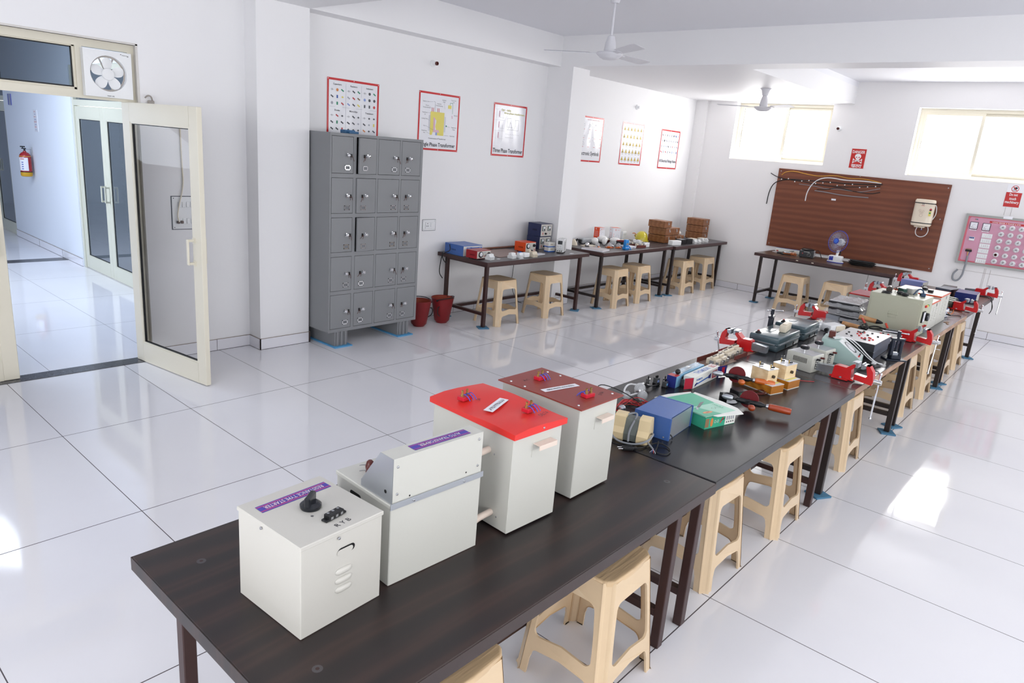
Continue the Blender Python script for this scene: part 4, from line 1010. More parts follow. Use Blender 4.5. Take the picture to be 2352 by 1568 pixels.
# water heater
def geyser():
    t = thing('water_heater', 'cream water heater with two black bands hung at the right of the brown board', 'water heater'); t.matrix_world = WF(-2.475, 1.565, 9.885)
    w, h, d = .128, .182, .125; cm = mat('heater_cream', '#e9ddc9', rough=.25, coat=.3, var=.01)
    def oval(k, z): return [(w * k * math.copysign(abs(math.cos(a)) ** .55, math.cos(a)), d / 2 + .01 + d / 2 * k * math.copysign(abs(math.sin(a)) ** .7, math.sin(a)), z) for a in [2 * PI * i / 28 for i in range(28)]]
    b = MB(cm).at(Matrix(((1, 0, 0, 0), (0, 0, 1, 0), (0, 1, 0, 0), (0, 0, 0, 1))))
    zs = [(.75, -h), (.93, -h + .006), (1.0, -h + .03), (.985, -h + .042), (.985, h - .055), (1.0, h - .05), (.99, h - .02), (.9, h - .003), (.7, h)]
    vs = []; 
    for k, z in zs: vs += oval(k, z)
    n = 28; fs = [(r * n + i, (r + 1) * n + i, (r + 1) * n + (i + 1) % n, r * n + (i + 1) % n) for r in range(len(zs) - 1) for i in range(n)]
    b.add(vs, fs, True); b.add(vs[:n], [tuple(range(n))]); b.add(vs[-n:], [tuple(range(n - 1, -1, -1))]); b.build('tank', t)
    for zc in (-h + .044, h - .052):
        k = MB(black_p).at(Matrix(((1, 0, 0, 0), (0, 0, 1, 0), (0, 1, 0, 0), (0, 0, 0, 1)))); vs = oval(1.01, zc - .006) + oval(1.01, zc + .006); k.add(vs, [(i, n + i, n + (i + 1) % n, (i + 1) % n) for i in range(n)], True); k.build('band', t)
    l = MB(RDI); zf = d + .0112; l.ring(-.01, .115, .008, .012, zf, 18, m=DGR); l.text('Omen', -.01, .096, .012, RDI, z=zf, bold=True)
    l.m(mat('heater_swirl', '#b59a8c', rough=.4)); 
    for (a, b_, r) in ((-.035, .03, .014), (-.02, .005, .012), (0, .0, .010), (-.012, -.035, .02), (.005, .025, .012)): l.ring(a, b_, r - .0025, r, zf, 18)
    l.m(RDI).add([(.092 + .016 * math.cos(a), .048 + .02 * math.sin(a), zf - .004) for a in [PI * i / 8 for i in range(9)]], [tuple(range(9))]); l.m(ink).add([(.092 - .016 * math.cos(a), .048 - .014 * math.sin(a), zf - .004) for a in [PI * i / 8 for i in range(9)]], [tuple(range(9))])
    l.m(YEL).quad(.075, .105, -.035, .030, zf - .004); l.m(GRN).quad(.080, .100, -.005, .015, zf - .0035)
    l.build('emblem', t)
    k = MB(cm); k.box(-.075, .055, -h - .02, -h + .002, .03, .10, bev=.006); k.m(ink).disc(-.025, -h - .010, .004, .101, 8); k.disc(-.008, -h - .010, .004, .101, 8); k.build('control_box', t)
    for px, m in ((-.042, red_p), (.02, blue_p)):
        q = MB(chrome); q.cyl((px, -h - .018, .06), (px, -h - .045, .06), .006, n=10); q.m(m).cyl((px, -h - .045, .06), (px, -h - .052, .06), .009, n=10); q.build('pipe_stub', t)
    c_ = MB(wht); c_.tube([(-.035, -h - .015, .07), (-.05, -h - .07, .07), (-.03, -h - .13, .07), (.03, -h - .15, .07), (.09, -h - .12, .07), (.11, -h - .05, .07), (.09, -h - .0, .06)], .0055, 8); c_.tube([(.125, .115, .06), (.142, .09, .06), (.155, .0, .06), (.135, -.06, .06), (.105, -.11, .06)], .0055, 8); c_.build('power_cord', t)
geyser()

# load bank panel
def load_bank():
    t = thing('load_bank_panel', 'pink electrical panel of lamp holders lettered LOAD BANK on the far wall', 'panel'); t.matrix_world = WF(0, 0, 9.9)
    x0, x1, y0, y1 = 2.978, 3.96, .960, 1.617; f = MB(mat('panel_frame_grey', '#a3a5a2', rough=.4)); q = .028; D = .05
    f.box(x0, x1, y0, y0 + q, 0, D); f.box(x0, x1, y1 - q, y1, 0, D); f.box(x0, x0 + q, y0 + q, y1 - q, 0, D); f.box(x1 - q, x1, y0 + q, y1 - q, 0, D); f.build('frame', t)
    p = MB(mat('panel_rose', '#d9707f', rough=.25)); p.quad(x0 + q, x1 - q, y0 + q, y1 - q, .035); p.m(mat('panel_pink', '#d39bb2', rough=.25)).poly([(x0 + q + .022, y0 + q + .03), (x0 + q + .035, y0 + q + .018), (x1 - q - .02, y0 + q + .018), (x1 - q - .02, y1 - q - .012), (x0 + q + .035, y1 - q - .012), (x0 + q + .022, y1 - q - .03)], .034, .0358)
    p.m(red_p).quad(3.253, 3.80, 1.527, 1.551, .0362); p.text('LOAD BANK 3 PHASE 6 KW', 3.44, 1.539, .016, white_p, w=.31, z=.0366, bold=True)
    for k, m in enumerate((RDI, GRN, GRN, BLI)): p.m(m).quad(3.085 + .009 * k, 3.092 + .009 * k, 1.546, 1.560, .0362)
    p.m(paper_w).quad(3.05, 3.13, 1.406, 1.417, .0362); p.quad(3.19, 3.27, 1.402, 1.413, .0362); p.text('VOLT METER', 3.09, 1.4115, .006, ink, z=.0366); p.text('AMP METER', 3.23, 1.4075, .006, ink, z=.0366)
    p.build('panel_face', t)
    for mx, my in ((3.09, 1.471), (3.232, 1.469)):
        m_ = MB(mat('meter_blue_black', '#20263f', rough=.3)); m_.box(mx - .045, mx + .045, my - .047, my + .047, .036, .05, bev=.002); m_.m(paper_w).box(mx - .039, mx + .039, my - .041, my + .041, .05, .0505); m_.m(ink)
        m_.ring(mx + .02, my - .03, .045, .0465, .0508, 12, a0=PI * .55, a1=PI * .95); m_.line(mx + .01, my - .025, mx - .025, my - .012, .0015, .0508); m_.disc(mx + .022, my - .028, .004, .0508, 8); m_.line(mx - .03, my - .025, mx + .005, my - .03, .003, .0508)
        m_.build('meter', t)
    m_ = MB(white_p); m_.box(3.074, 3.134, 1.274, 1.324, .036, .062, bev=.002); m_.m(mat('mcb_blue', '#2a4690', rough=.4))
    for k in range(3): m_.box(3.079 + .018 * k, 3.093 + .018 * k, 1.303, 1.321, .062, .068)
    m_.build('circuit_breaker', t)
    for r in range(6):
        s = MB(white_p); yy = 1.355 - r * .0665; s.box(3.205, 3.322, yy - .029, yy + .029, .036, .044, bev=.001)
        for k in range(5): s.box(3.209 + .0225 * k, 3.228 + .0225 * k, yy - .017, yy + .019, .044, .050, bev=.003)
        s.build('switch_row', t)
    first = None
    rr = [1.487, 1.398, 1.31, 1.222, 1.13, 1.044]
    def holder_(kind):
        h = MB(white_p).at(Matrix.Translation((0, 0, .036))); h.lathe([(.032, 0), (.031, .010), (.022, .016), (.017, .018), (.017, .03)], 20)
        h.m(ink).disc(-.025, 0, .003, .0145, 6); h.disc(.025, 0, .003, .0145, 6)
        h.m(maroon if kind == 'red' else steel).lathe([(.0165, .028), (.0165, .036), (.010, .036), (.009, .030), (1e-4, .030)], 16, cap=False)
        if kind != 'red': h.m(bulb_glass).lathe([(.010, .036), (.015, .05), (.027, .075), (.029, .09), (.022, .108), (.008, .117), (1e-4, .118)], 16, cap=False)
        return h.build('bulb_holder', t)
    for r, yy in enumerate(rr):
        for c_ in range(5):
            k = 'red' if (r, c_) == (4, 0) else 'n'
            if k == 'red': o = holder_('red')
            elif first is None: o = first = holder_('n')
            else: o = first.copy(); C.objects.link(o); o.parent = t
            o.location = (3.413 + .1015 * c_, yy, 0)
    c_ = MB(black_p); c_.box(3.065, 3.138, 1.124, 1.152, .036, .056, bev=.002); c_.m(brass)
    for k in range(5): c_.cyl((3.073 + .014 * k, 1.152, .046), (3.073 + .014 * k, 1.165, .046), .003, n=8)
    c_.build('connector', t)
    w_ = MB(RDI); w_.tube([(3.085, 1.125, .046), (3.096, 1.09, .05), (3.104, 1.06, .05)], .003, 6); w_.m(YEL).tube([(3.10, 1.125, .046), (3.103, 1.09, .05), (3.106, 1.06, .05)], .003, 6); w_.m(BLI).tube([(3.12, 1.125, .046), (3.115, 1.09, .05), (3.108, 1.06, .05)], .003, 6); w_.build('wire', t)
    h = MB(gy); h.tube([(3.107, 1.068, .05), (3.11, .98, .06), (3.103, .87, .05), (3.10, .80, .04), (3.06, .715, .03), (3.0, .72, .03), (2.985, .80, .03), (3.03, .87, .03)], .012, 10); h.build('cable', t)
    MB(paper_w).box(3.39, 3.49, 1.60, 1.635, .05, .052).build('tape', t)
load_bank()
# conduit seams and wall stains
tr = MB(mat('wall_groove', '#b9b4b2', rough=.9, var=.1)); 
for (y, z0, z1) in ((-3.33, .1, .93), (-3.345, .1, .93), (-3.40, .1, .92), (-3.38, 1.64, 1.75), (-3.45, 1.64, 1.75)): tr.box(9.897, 9.9, y - .002, y + .002, z0, z1)
tr.box(9.897, 9.9, -6.0, -3.03, .865, .869); struct(tr.build('trim_12'))

# ================================================================ THE FOUR WHITE METAL BOXES ON THE NEAREST TABLE
boxw = mat('cream_white_enamel', '#c9c7c0', rough=0.38, var=0.015, scale=2, spec=0.4, bump=0.02, bscale=90)
boxg = mat('greyish_white_enamel', '#c9c9c2', rough=0.38, var=0.02, scale=2, spec=0.4, bump=0.02, bscale=90)
alu = mat('bare_aluminium', '#b9bec4', rough=0.35, metal=0.7, var=0.08, scale=4)
dark = mat('dark_hole', '#0c0c0e', rough=0.9, var=0)
stk = mat('violet_sticker', '#4a3fa6', rough=0.3, var=0.03); stk2 = mat('magenta_stripe', '#b8457f', rough=0.3, var=0.0)
redlid = mat('bright_red_lid', '#e0312c', rough=0.34, var=0.06, scale=3, bump=0.12, bscale=3)
marlid = mat('maroon_hylam_lid', '#8d3a31', rough=0.36, var=0.08, scale=5, bump=0.06, bscale=4)
redblk = mat('crimson_block', '#c21f33', rough=0.35, var=0.03)
blwire = mat('blue_wire', '#4a52c0', rough=0.4, var=0); peach = mat('peach_enamel', '#e3d3c6', rough=.4, var=.02)
knb = mat('glossy_black_knob', '#1b1e24', rough=0.22, var=0.02)
T1Z = .7555
def slot(mb, cx, cz, w, h, y, m, n=6):
    pts = [(cx + w / 2 - h / 2 + h / 2 * math.cos(a), cz + h / 2 * math.sin(a)) for a in [-PI / 2 + PI * i / n for i in range(n + 1)]] + [(cx - w / 2 + h / 2 + h / 2 * math.cos(a), cz + h / 2 * math.sin(a)) for a in [PI / 2 + PI * i / n for i in range(n + 1)]]
    mb.m(m); mb.add([(x, y, z) for x, z in pts], [tuple(range(len(pts)))]); return mb
def louver(mb, cx, cz, w, y):
    n = 8; vs = []
    for i in range(n + 1):
        a = PI * i / n
        for k in range(9):
            u = -1 + k / 4; s = math.sqrt(max(0, 1 - (abs(u) ** 3)))
            vs.append((cx + u * w / 2, y - .007 * math.sin(a) * s, cz + .009 * math.cos(a) * (s * .6 + .4)))
    mb.add(vs, [(i * 9 + k, i * 9 + k + 1, (i + 1) * 9 + k + 1, (i + 1) * 9 + k) for i in range(n) for k in range(8)], True)
def rivet(mb, x, y, z, ax='y', r=.004):
    T0 = mb.T
    R = {'y': Matrix.Rotation(PI / 2, 4, 'X'), 'x': Matrix.Rotation(-PI / 2, 4, 'Y'), 'z': Matrix.Identity(4)}[ax]
    mb.T = T0 @ Matrix.Translation((x, y, z)) @ R; mb.lathe([(r, 0), (r * .85, r * .5), (1e-5, r * .75)], 10); mb.T = T0

# A: starter box
A = thing('starter_box', 'small cream white metal box, frontmost, with black rotary knob on top', 'metal box', (-.447, -3.392, T1Z), math.radians(3))
w, d, h = .252, .268, .258
b = MB(boxw); b.box(0, w, 0, d, .0, h - .008, bev=.002)
slot(b, .135, .196, .054, .020, -.0008, dark); b.m(peach); slot(b, .131, .194, .050, .016, -.0012, boxw)
b.m(boxw)
for z in (.140, .114, .088): louver(b, .128, z, .052, -.0005)
b.m(mat('chip_brown', '#5b3a33', rough=.8)); 
for x, z in ((.0, .02), (.0, .03)): pass
b.build('body', A)
l = MB(boxw); l.box(-.003, w + .003, -.003, d + .003, h - .012, h, bev=.002)
l.m(steel); rivet(l, -.003, .16, h - .016, 'x'); rivet(l, .11, -.003, h - .02)
l.build('lid', A)
s = MB(stk); y0 = .196; s.at(Matrix.Translation((0, 0, h + .0006))); s.quad(.025, .238, y0, y0 + .036); s.m(stk2).quad(.025, .238, y0 + .004, y0 + .008, .0002); s.quad(.025, .238, y0 + .028, y0 + .032, .0002)
s.at(Matrix.Translation((.1315, y0 + .018, h + .001)) @ Matrix.Rotation(PI, 4, 'Z')); s.text('RESISTANCE TYPE STARTER', 0, 0, .017, stk2, w=.182, bold=True); s.at(Matrix.Translation((.1315, y0 + .018, h + .0013)) @ Matrix.Rotation(PI, 4, 'Z')); s.text('RESISTANCE TYPE STARTER', 0, 0, .0155, paper_w, w=.180)
s.build('sticker', A)
k = MB(knb).at(Matrix.Translation((.129, .139, h))); k.lathe([(.026, 0), (.028, .004), (.028, .010), (.024, .014), (.018, .018)], 28); k.at(Matrix.Translation((.129, .139, h)) @ Matrix.Rotation(math.radians(35), 4, 'Z')); k.box(-.030, .020, -.008, .008, .012, .040, bev=.003)
k.build('rotary_knob', A)
tb = MB(black_p).at(Matrix.Translation((.143, .061, h)) @ Matrix.Rotation(math.radians(8), 4, 'Z')); tb.box(-.026, .026, -.011, .011, .0, .016, bev=.002); tb.box(-.036, .036, -.010, .010, 0, .006, bev=.002); tb.m(steel)
for q in (-.017, 0, .017): tb.disc(q, .004, .004, .0163, 8); tb.add([(q - .004, -.0112, .004), (q + .004, -.0112, .004), (q + .004, -.0112, .011), (q - .004, -.0112, .011)], [(0, 1, 2, 3)])
tb.build('terminal_block', A)
s = MB(ink).at(Matrix.Translation((.142, .024, h + .0006)) @ Matrix.Rotation(math.radians(6), 4, 'Z')); s.text('R Y B', 0, 0, .016, ink, w=.048); s.build('handwriting', A)
for x, y in ((.105, .10), (.15, .18)): MB(steel).disc(x, y, .004, h + .0006, 10).build('screw', A)

# B: auto transformer box with a sloping cowl
B_ = thing('transformer_box', 'white metal box with a raised sloping cowl lettered AUTO TRANSFORMER', 'metal box', (-.154, -3.362, T1Z), math.radians(-2.5))
w, d, h = .335, .262, .250
b = MB(boxg); b.box(0, w, 0, d, .0, h - .006, bev=.002)
T0 = b.T; b.T = Matrix(((0, 1, 0, 0), (-1, 0, 0, 0), (0, 0, 1, 0), (0, 0, 0, 1))); slot(b, -.165, .212, .055, .018, -.0008, dark); b.T = T0
b.build('body', B_)
l = MB(boxg); l.box(-.003, w + .003, -.003, d + .003, h - .012, h + .002, bev=.002); l.m(alu).box(-.004, w + .004, -.005, -.003, h - .012, h + .006); l.m(steel); rivet(l, .075, -.005, h - .004); rivet(l, .262, -.005, h - .004); l.build('lid', B_)
hc = .385; c_ = MB(boxg)
prof = [(-.001, h + .002), (.145, h + .002), (.145, h + .02), (.058, hc), (-.001, hc)]
c_.at(Matrix(((0, 0, 1, 0), (1, 0, 0, 0), (0, 1, 0, 0), (0, 0, 0, 1)))); c_.poly(prof, .004, w - .004)
c_.m(alu).add([(y, z, .0032) for y, z in prof], [(4, 3, 2, 1, 0)]); c_.at(Matrix.Identity(4))
c_.m(steel)
for x, z in ((.018, h + .03), (.018, hc - .025), (w - .02, h + .03), (w - .02, hc - .02)): rivet(c_, x, -.0012, z)
c_.m(dark); c_.at(Matrix(((0, 0, -1, .003), (-1, 0, 0, 0), (0, 1, 0, 0), (0, 0, 0, 1)))); c_.disc(-.03, h + .03, .0055, .0004, 10); c_.at(Matrix(((1, 0, 0, 0), (0, 0, -1, -.001), (0, 1, 0, 0), (0, 0, 0, 1)))); c_.disc(.062, h + .012, .0028, .0005, 8); c_.disc(.27, h + .02, .0028, .0005, 8)
c_.build('cowl', B_)
s = MB(stk); x0, x1 = .085, .292; s.at(Matrix.Translation((0, 0, hc + .0006))); s.quad(x0, x1, .012, .046); s.m(stk2).quad(x0, x1, .016, .019, .0002); s.quad(x0, x1, .039, .042, .0002)
s.at(Matrix.Translation(((x0 + x1) / 2, .029, hc + .001)) @ Matrix.Rotation(PI, 4, 'Z')); s.text('AUTO TRANSFORMER', 0, 0, .016, stk2, w=.152, bold=True); s.at(Matrix.Translation(((x0 + x1) / 2, .029, hc + .0013)) @ Matrix.Rotation(PI, 4, 'Z')); s.text('AUTO TRANSFORMER', 0, 0, .0145, paper_w, w=.150); s.build('sticker', B_)
for x, y in ((.055, .175), (.075, .205)):
    q = MB(maroon); q.lathe([(.012, h + .002), (.014, h + .016), (.010, h + .03), (.006, h + .034)], 16, cx=x, cy=y); q.m(steel); q.tube([(x - .005, y, h + .02), (x - .022, y + .006, h + .024), (x - .034, y + .004, h + .026)], .0013, 5); q.build('terminal', B_)

def term_block(parent, cx, cy, z, rz=0.0):
    t0 = Matrix.Translation((cx, cy, z)) @ Matrix.Rotation(rz, 4, 'Z')
    q = MB(redblk).at(t0); q.box(-.024, .024, -.015, .015, 0, .014, bev=.002)
    q.m(brass)
    for x in (-.012, .012): q.cyl((x, .002, .014), (x, .002, .022), .006, n=6); q.cyl((x, .002, .022), (x, .002, .034), .0028, n=8); q.cyl((x, .002, .028), (x, .002, .034), .0045, n=6)
    q.m(blwire)
    for k in (-.014, .004, .018): q.tube([(k, .004, .012), (k + .004, -.006, .024), (k + .010, -.020, .012), (k + .012, -.026, .001)], .0016, 6)
    return q.build('terminal_block', parent)

# C: red lidded box
Cc = thing('transformer_box', 'tall white metal box with a bright red lid', 'metal box', (.292, -3.402, T1Z), math.radians(-2.5))
w, d, h = .232, .385, .338
b = MB(boxg); b.box(0, w, 0, d, .006, h, bev=.002); b.build('body', Cc)
l = MB(redlid)
n = 10; vs = []; 
for j in range(n + 1):
    for i in range(5):
        x = -.010 + (w + .020) * i / 4; y = -.012 + (d + .024) * j / n
        vs.append((x, y, h + .022 + .004 * math.sin(PI * j / n * 2 + i) - .004 * (1 if i in (0,) else 0)))
fs = [(j * 5 + i, j * 5 + i + 1, (j + 1) * 5 + i + 1, (j + 1) * 5 + i) for j in range(n) for i in range(4)]
l.add(vs, fs, True)
edge = [j * 5 for j in range(n, -1, -1)] + [i for i in range(1, 5)] + [j * 5 + 4 for j in range(1, n + 1)] + [n * 5 + i for i in range(3, 0, -1)]
ev = [vs[i] for i in edge]; lo = [(x, y, h - .0005) for x, y, z in ev]
l.add(ev + lo, [(i, (i + 1) % len(ev), len(ev) + (i + 1) % len(ev), len(ev) + i)[::-1] for i in range(len(ev))]); l.add(lo, [tuple(range(len(lo)))])
l.m(steel); rivet(l, .125, -.012, h + .012); l.build('lid', Cc)
zt = h + .024
term_block(Cc, .062, .298, zt, .1); term_block(Cc, .168, .097, zt, .1)
s = MB(paper_w).at(Matrix.Translation((.113, .196, zt + .002)) @ Matrix.Rotation(math.radians(22 + 180), 4, 'Z')); s.quad(-.07, .07, -.017, .017); s.m(ink)
rn = random.Random(3); x = -.058
while x < .055:
    q = rn.uniform(.005, .010); s.line(x, -.006, x + q * .5, .007, .0025, .0004); s.line(x, .006 if rn.random() < .5 else 0, x + q, .006 if rn.random() < .6 else -.006, .0025, .0004); x += q + .004
s.build('label', Cc)
s = MB(ink).at(Matrix.Translation((.19, .050, zt + .0015)) @ Matrix.Rotation(math.radians(10), 4, 'Z')); s.text('DELTA', 0, 0, .018, ink, w=.05); s.at(Matrix.Translation((.100, .270, zt + .0015)) @ Matrix.Rotation(math.radians(30), 4, 'Z')); s.text('SA', 0, 0, .014, ink, w=.02); s.build('handwriting', Cc)
def angle_handle(parent, cx, z, w=.085, m=peach):
    q = MB(m); q.box(cx - w / 2, cx + w / 2, -.030, .0, z, z + .0025); q.box(cx - w / 2, cx + w / 2, -.030, -.0275, z - .014, z); q.m(boxg).box(cx - w / 2 - .004, cx + w / 2, -.002, 0, z - .045, z + .003); return q.build('handle', parent)
angle_handle(Cc, .135, .298)
for z, y in ((.265, .105), (.055, .075)):
    q = MB(peach); q.tube([(.002, y, z), (-.06, y - .002, z - .002), (-.085, y - .002, z - .012), (-.100, y - .002, z - .016)], .011, 12); q.m(steel); rivet(q, .0, y - .026, z - .008, 'x', .003); q.build('peg', Cc)

# D: maroon lidded box
Dd = thing('transformer_box', 'tall white metal box with a dull maroon flat lid, rearmost of the four', 'metal box', (.648, -3.394, T1Z), 0.0)
w, d, h = .235, .365, .350
b = MB(boxg); b.box(0, w, 0, d, .006, h, bev=.002); b.build('body', Dd)
l = MB(marlid); l.poly([(-.014, -.014), (w + .014, -.016), (w + .012, d + .012), (-.012, d + .014), (-.006, d * .5)], h, h + .005); l.m(steel)
for x, y in ((.015, .02), (w - .012, .018), (.012, d - .03), (w - .015, d - .04), (.01, d - .10), (w - .01, d - .10)): rivet(l, x, y, h + .005, 'z', .005)
l.build('lid', Dd)
term_block(Dd, .125, .285, h + .005, .0); term_block(Dd, .118, .055, h + .005, PI - .1)
s = MB(paper_w).at(Matrix.Translation((.110, .175, h + .006)) @ Matrix.Rotation(math.radians(-12 + 180), 4, 'Z')); s.quad(-.085, .085, -.015, .015); s.text('THREE PHASE TRANSFORMER', 0, 0, .009, ink, w=.135, z=.0005, bold=True); s.build('label', Dd)
s = MB(ink).at(Matrix.Translation((.19, .045, h + .0058)) @ Matrix.Rotation(math.radians(20), 4, 'Z')); s.text('S TA', 0, 0, .014, ink, w=.04); s.at(Matrix.Translation((.07, .31, h + .0058))); s.text('A.C', 0, 0, .014, ink, w=.03); s.build('handwriting', Dd)
angle_handle(Dd, .140, .295, .075)

# ================================================================ SECOND MIDDLE TABLE
T2Z = .7575
# beige transformer with grey cable
t = thing('transformer_unit', 'beige and grey plastic transformer wrapped in a grey cable, in front of the blue box', 'transformer', (1.325, -3.228, T2Z), math.radians(-72))
beige = mat('aged_beige_plastic', '#e2cda2', rough=.4, var=.06, scale=12); gplas = mat('grey_green_plastic', '#6e7470', rough=.4, var=.06)
b = MB(beige).at(frame((0, 0, 0), (0, 1, 0), (0, 0, 1)))      # profile in (y,z), extruded along x
pe = [(-.055, 0), (.055, 0), (.060, .012), (.060, .038), (.040, .085), (.032, .105), (.022, .112), (-.022, .112), (-.034, .105), (-.045, .06), (-.062, .038), (-.062, .01)]
b.poly(pe, -.080, -.030); b.poly(pe, .030, .080); b.build('end_cap', t)
pm = [(-.048, .004), (.048, .004), (.052, .03), (.034, .082), (.026, .100), (-.026, .100), (-.038, .07), (-.050, .034)]
g_ = MB(gplas).at(frame((0, 0, 0), (0, 1, 0), (0, 0, 1))); g_.poly(pm, -.030, .030); g_.build('body', t)
c_ = MB(gy); c_.tube([(.078, .03, .03), (.098, -.02, .05), (.085, -.07, .03), (.03, -.085, .006), (-.05, -.085, .006), (-.09, -.05, .03), (-.04, .0, .105), (.0, .03, .112), (.012, .0, .109), (.004, -.04, .085), (-.004, -.064, .05), (.0, -.075, .012)], .0045, 8); c_.build('cable', t)
# plug and loose lead
t = thing('power_plug', 'black two pin plug with a short lead lying over the table joint', 'plug', (1.20, -3.285, T2Z), math.radians(-40))
b = MB(black_p); b.box(-.024, .024, -.014, .014, 0, .016, bev=.004); b.box(.02, .042, -.008, .008, .002, .014, bev=.003); b.build('body', t)
p_ = MB(steel); p_.cyl((-.024, -.009, .009), (-.044, -.009, .009), .0022, n=8); p_.cyl((-.024, .009, .009), (-.044, .009, .009), .0022, n=8); p_.build('pin', t)
c_ = MB(black_r); c_.tube([(.04, 0, .008), (.07, .01, .006), (.115, .045, .005), (.16, .055, .012), (.19, .03, .005), (.19, -.02, .004), (.15, -.06, .004), (.11, -.03, .004), (.14, .02, .004), (.155, .05, .02)], .0028, 6); c_.build('lead', t)
t = MB(gy); t.tube([(1.305, -3.315, T2Z + .02), (1.30, -3.335, T2Z + .01), (1.285, -3.36, T2Z + .004)], .004, 6)
for k, m in enumerate((paper_w, RDI, BLI, LGR)): t.m(m).tube([(1.285, -3.36, T2Z + .004), (1.272 - .004 * k, -3.375 + .004 * k, T2Z + .004), (1.258 - .002 * k, -3.388 + .008 * k, T2Z + .003)], .0012, 5)
tag(t.build('cable_end'), 'stripped grey cable end fanning into thin coloured wires beside the beige transformer', 'cable')
# blue box
t = thing('instrument_box', 'royal blue metal instrument box with bare metal end panel, behind the beige transformer', 'instrument box', (1.429, -3.348, T2Z), math.radians(5.5))
bl = mat('royal_blue_enamel', '#4065a8', rough=.36, var=.03, scale=20, bump=.04, bscale=200)
w, d, h = .258, .172, .104
b = MB(bl); b.box(0, w, 0, .002, 0, h); b.box(0, w, d - .002, d, 0, h); b.box(0, w, 0, d, h - .002, h); b.box(0, .002, 0, d, 0, h); b.build('cover', t)
# the blue cover faces the left; bare panels face the right hand side of the table
q = MB(alu); q.box(.010, w - .008, -.0005, .006, .002, h - .003); q.build('end_panel', t)
q = MB(bl); q.box(w - .005, w + .002, -.004, d, 0, h + .001); q.box(-.002, .010, -.004, d, 0, h + .001); q.m(steel); rivet(q, -.002, .02, .012, 'x', .004); rivet(q, -.002, d - .02, .012, 'x', .004); q.build('rim', t)
q = MB(black_r); q.tube([(.02, -.001, .025), (.024, -.010, .018), (.025, -.012, .004)], .003, 6); q.build('lead', t)

# opened drill carton
t = thing('drill_carton', 'green and white drill carton with the lid flap hanging open', 'carton', (1.700, -3.392, T2Z), math.radians(-15))
gr = mat('carton_green', '#3fb08c', rough=.45, var=.12, scale=3); gr2 = mat('carton_pale_green', '#9fd6bf', rough=.45, var=.1, scale=4); wt = mat('carton_white', '#eef0ea', rough=.55, var=.02); cbd = mat('carton_brown', '#8f7355', rough=.8, var=.1)
w, d, h = .215, .285, .062
b = MB(gr); b.box(0, w, 0, d, 0, h - .004); b.m(cbd).box(.0, .025, -.001, .0, .008, h - .01); b.m(gr)
b.at(FRONT); b.m(ORG).add([(.045 + .010 * math.cos(a), .030 + .022 * math.sin(a), .0008) for a in [2 * PI * i / 14 for i in range(14)]], [tuple(range(14))])
b.text('C1-13', .078, .03, .016, wt, w=.03, z=.0010, bold=True); b.m(RDI).line(.105, .018, .125, .044, .008, .001); b.m(ink).line(.11, .030, .135, .036, .004, .001)
b.m(wt).quad(.14, w - .001, .002, h - .006, .0006)
for k in range(4): b.m(ink).quad(.150 + .015 * k, .158 + .015 * k, .012, .018, .001); b.m(LGR).quad(.150 + .015 * k, .158 + .015 * k, .026, .046, .001)
b.at(Matrix.Identity(4)); b.build('tray', t)
l = MB(gr2); tilt = Matrix.Translation((0, 0, h)) @ Matrix.Rotation(math.radians(-3), 4, 'X'); l.at(tilt)
l.poly([(-.005, -.002), (w, -.002), (w + .012, d + .005), (.0, d + .02)], 0, .003)
l.m(wt); l.poly([(w - .01, -.050), (w + .035, .02), (w + .052, d * .45), (w + .045, d + .02), (w, d + .003), (w - .003, 0), (.045, -.003), (.055, -.022)], .0005, .0035); l.poly([(.0, d + .012), (w, d), (w + .03, d + .035), (.10, d + .055), (-.01, d + .045)], .0005, .0035)
l.m(gr); l.add([(-.004, -.001, .0042), (w * .5, -.001, .0042), (w * .3, d * .4, .0042), (-.003, d * .5, .0042)], [(0, 1, 2, 3)])
l.m(RDI); l.poly([(.045, .185), (.06, .21), (.10, .225), (.155, .215), (.15, .185), (.105, .19), (.08, .17), (.07, .14), (.05, .14)], .004, .0046); l.m(DGR).poly([(.07, .120), (.08, .112), (.17, .165), (.162, .178)], .004, .0047); l.m(LGR).line(.065, .115, .04, .09, .010, .0048)
l.m(ORG).add([(.055 + .032 * math.cos(a), .040 + .012 * math.sin(a), .0046) for a in [2 * PI * i / 18 for i in range(18)]], [tuple(range(18))])
T0 = l.T; l.T = T0 @ Matrix.Translation((.055, .04, .005)) @ Matrix.Rotation(PI + .2, 4, 'Z'); l.text('MAKITA', 0, 0, .010, ink, w=.03)
l.T = T0 @ Matrix.Translation((.02, .16, .005)) @ Matrix.Rotation(PI / 2 + PI, 4, 'Z'); l.text('IMPACT DRILL', 0, 0, .014, ink, w=.13, bold=True)
l.T = T0 @ Matrix.Translation((.185, .09, .005)) @ Matrix.Rotation(PI / 2 + PI, 4, 'Z'); l.text('TOOLS', 0, 0, .014, gr, w=.07, bold=True)
l.m(ink); l.T = T0
for k in range(6): l.line(.12 + .008 * k, .07 + .012 * math.sin(k * 2), .128 + .008 * k, .07 + .012 * math.sin(k * 2 + 2), .0012, .0048)
l.build('lid', t)

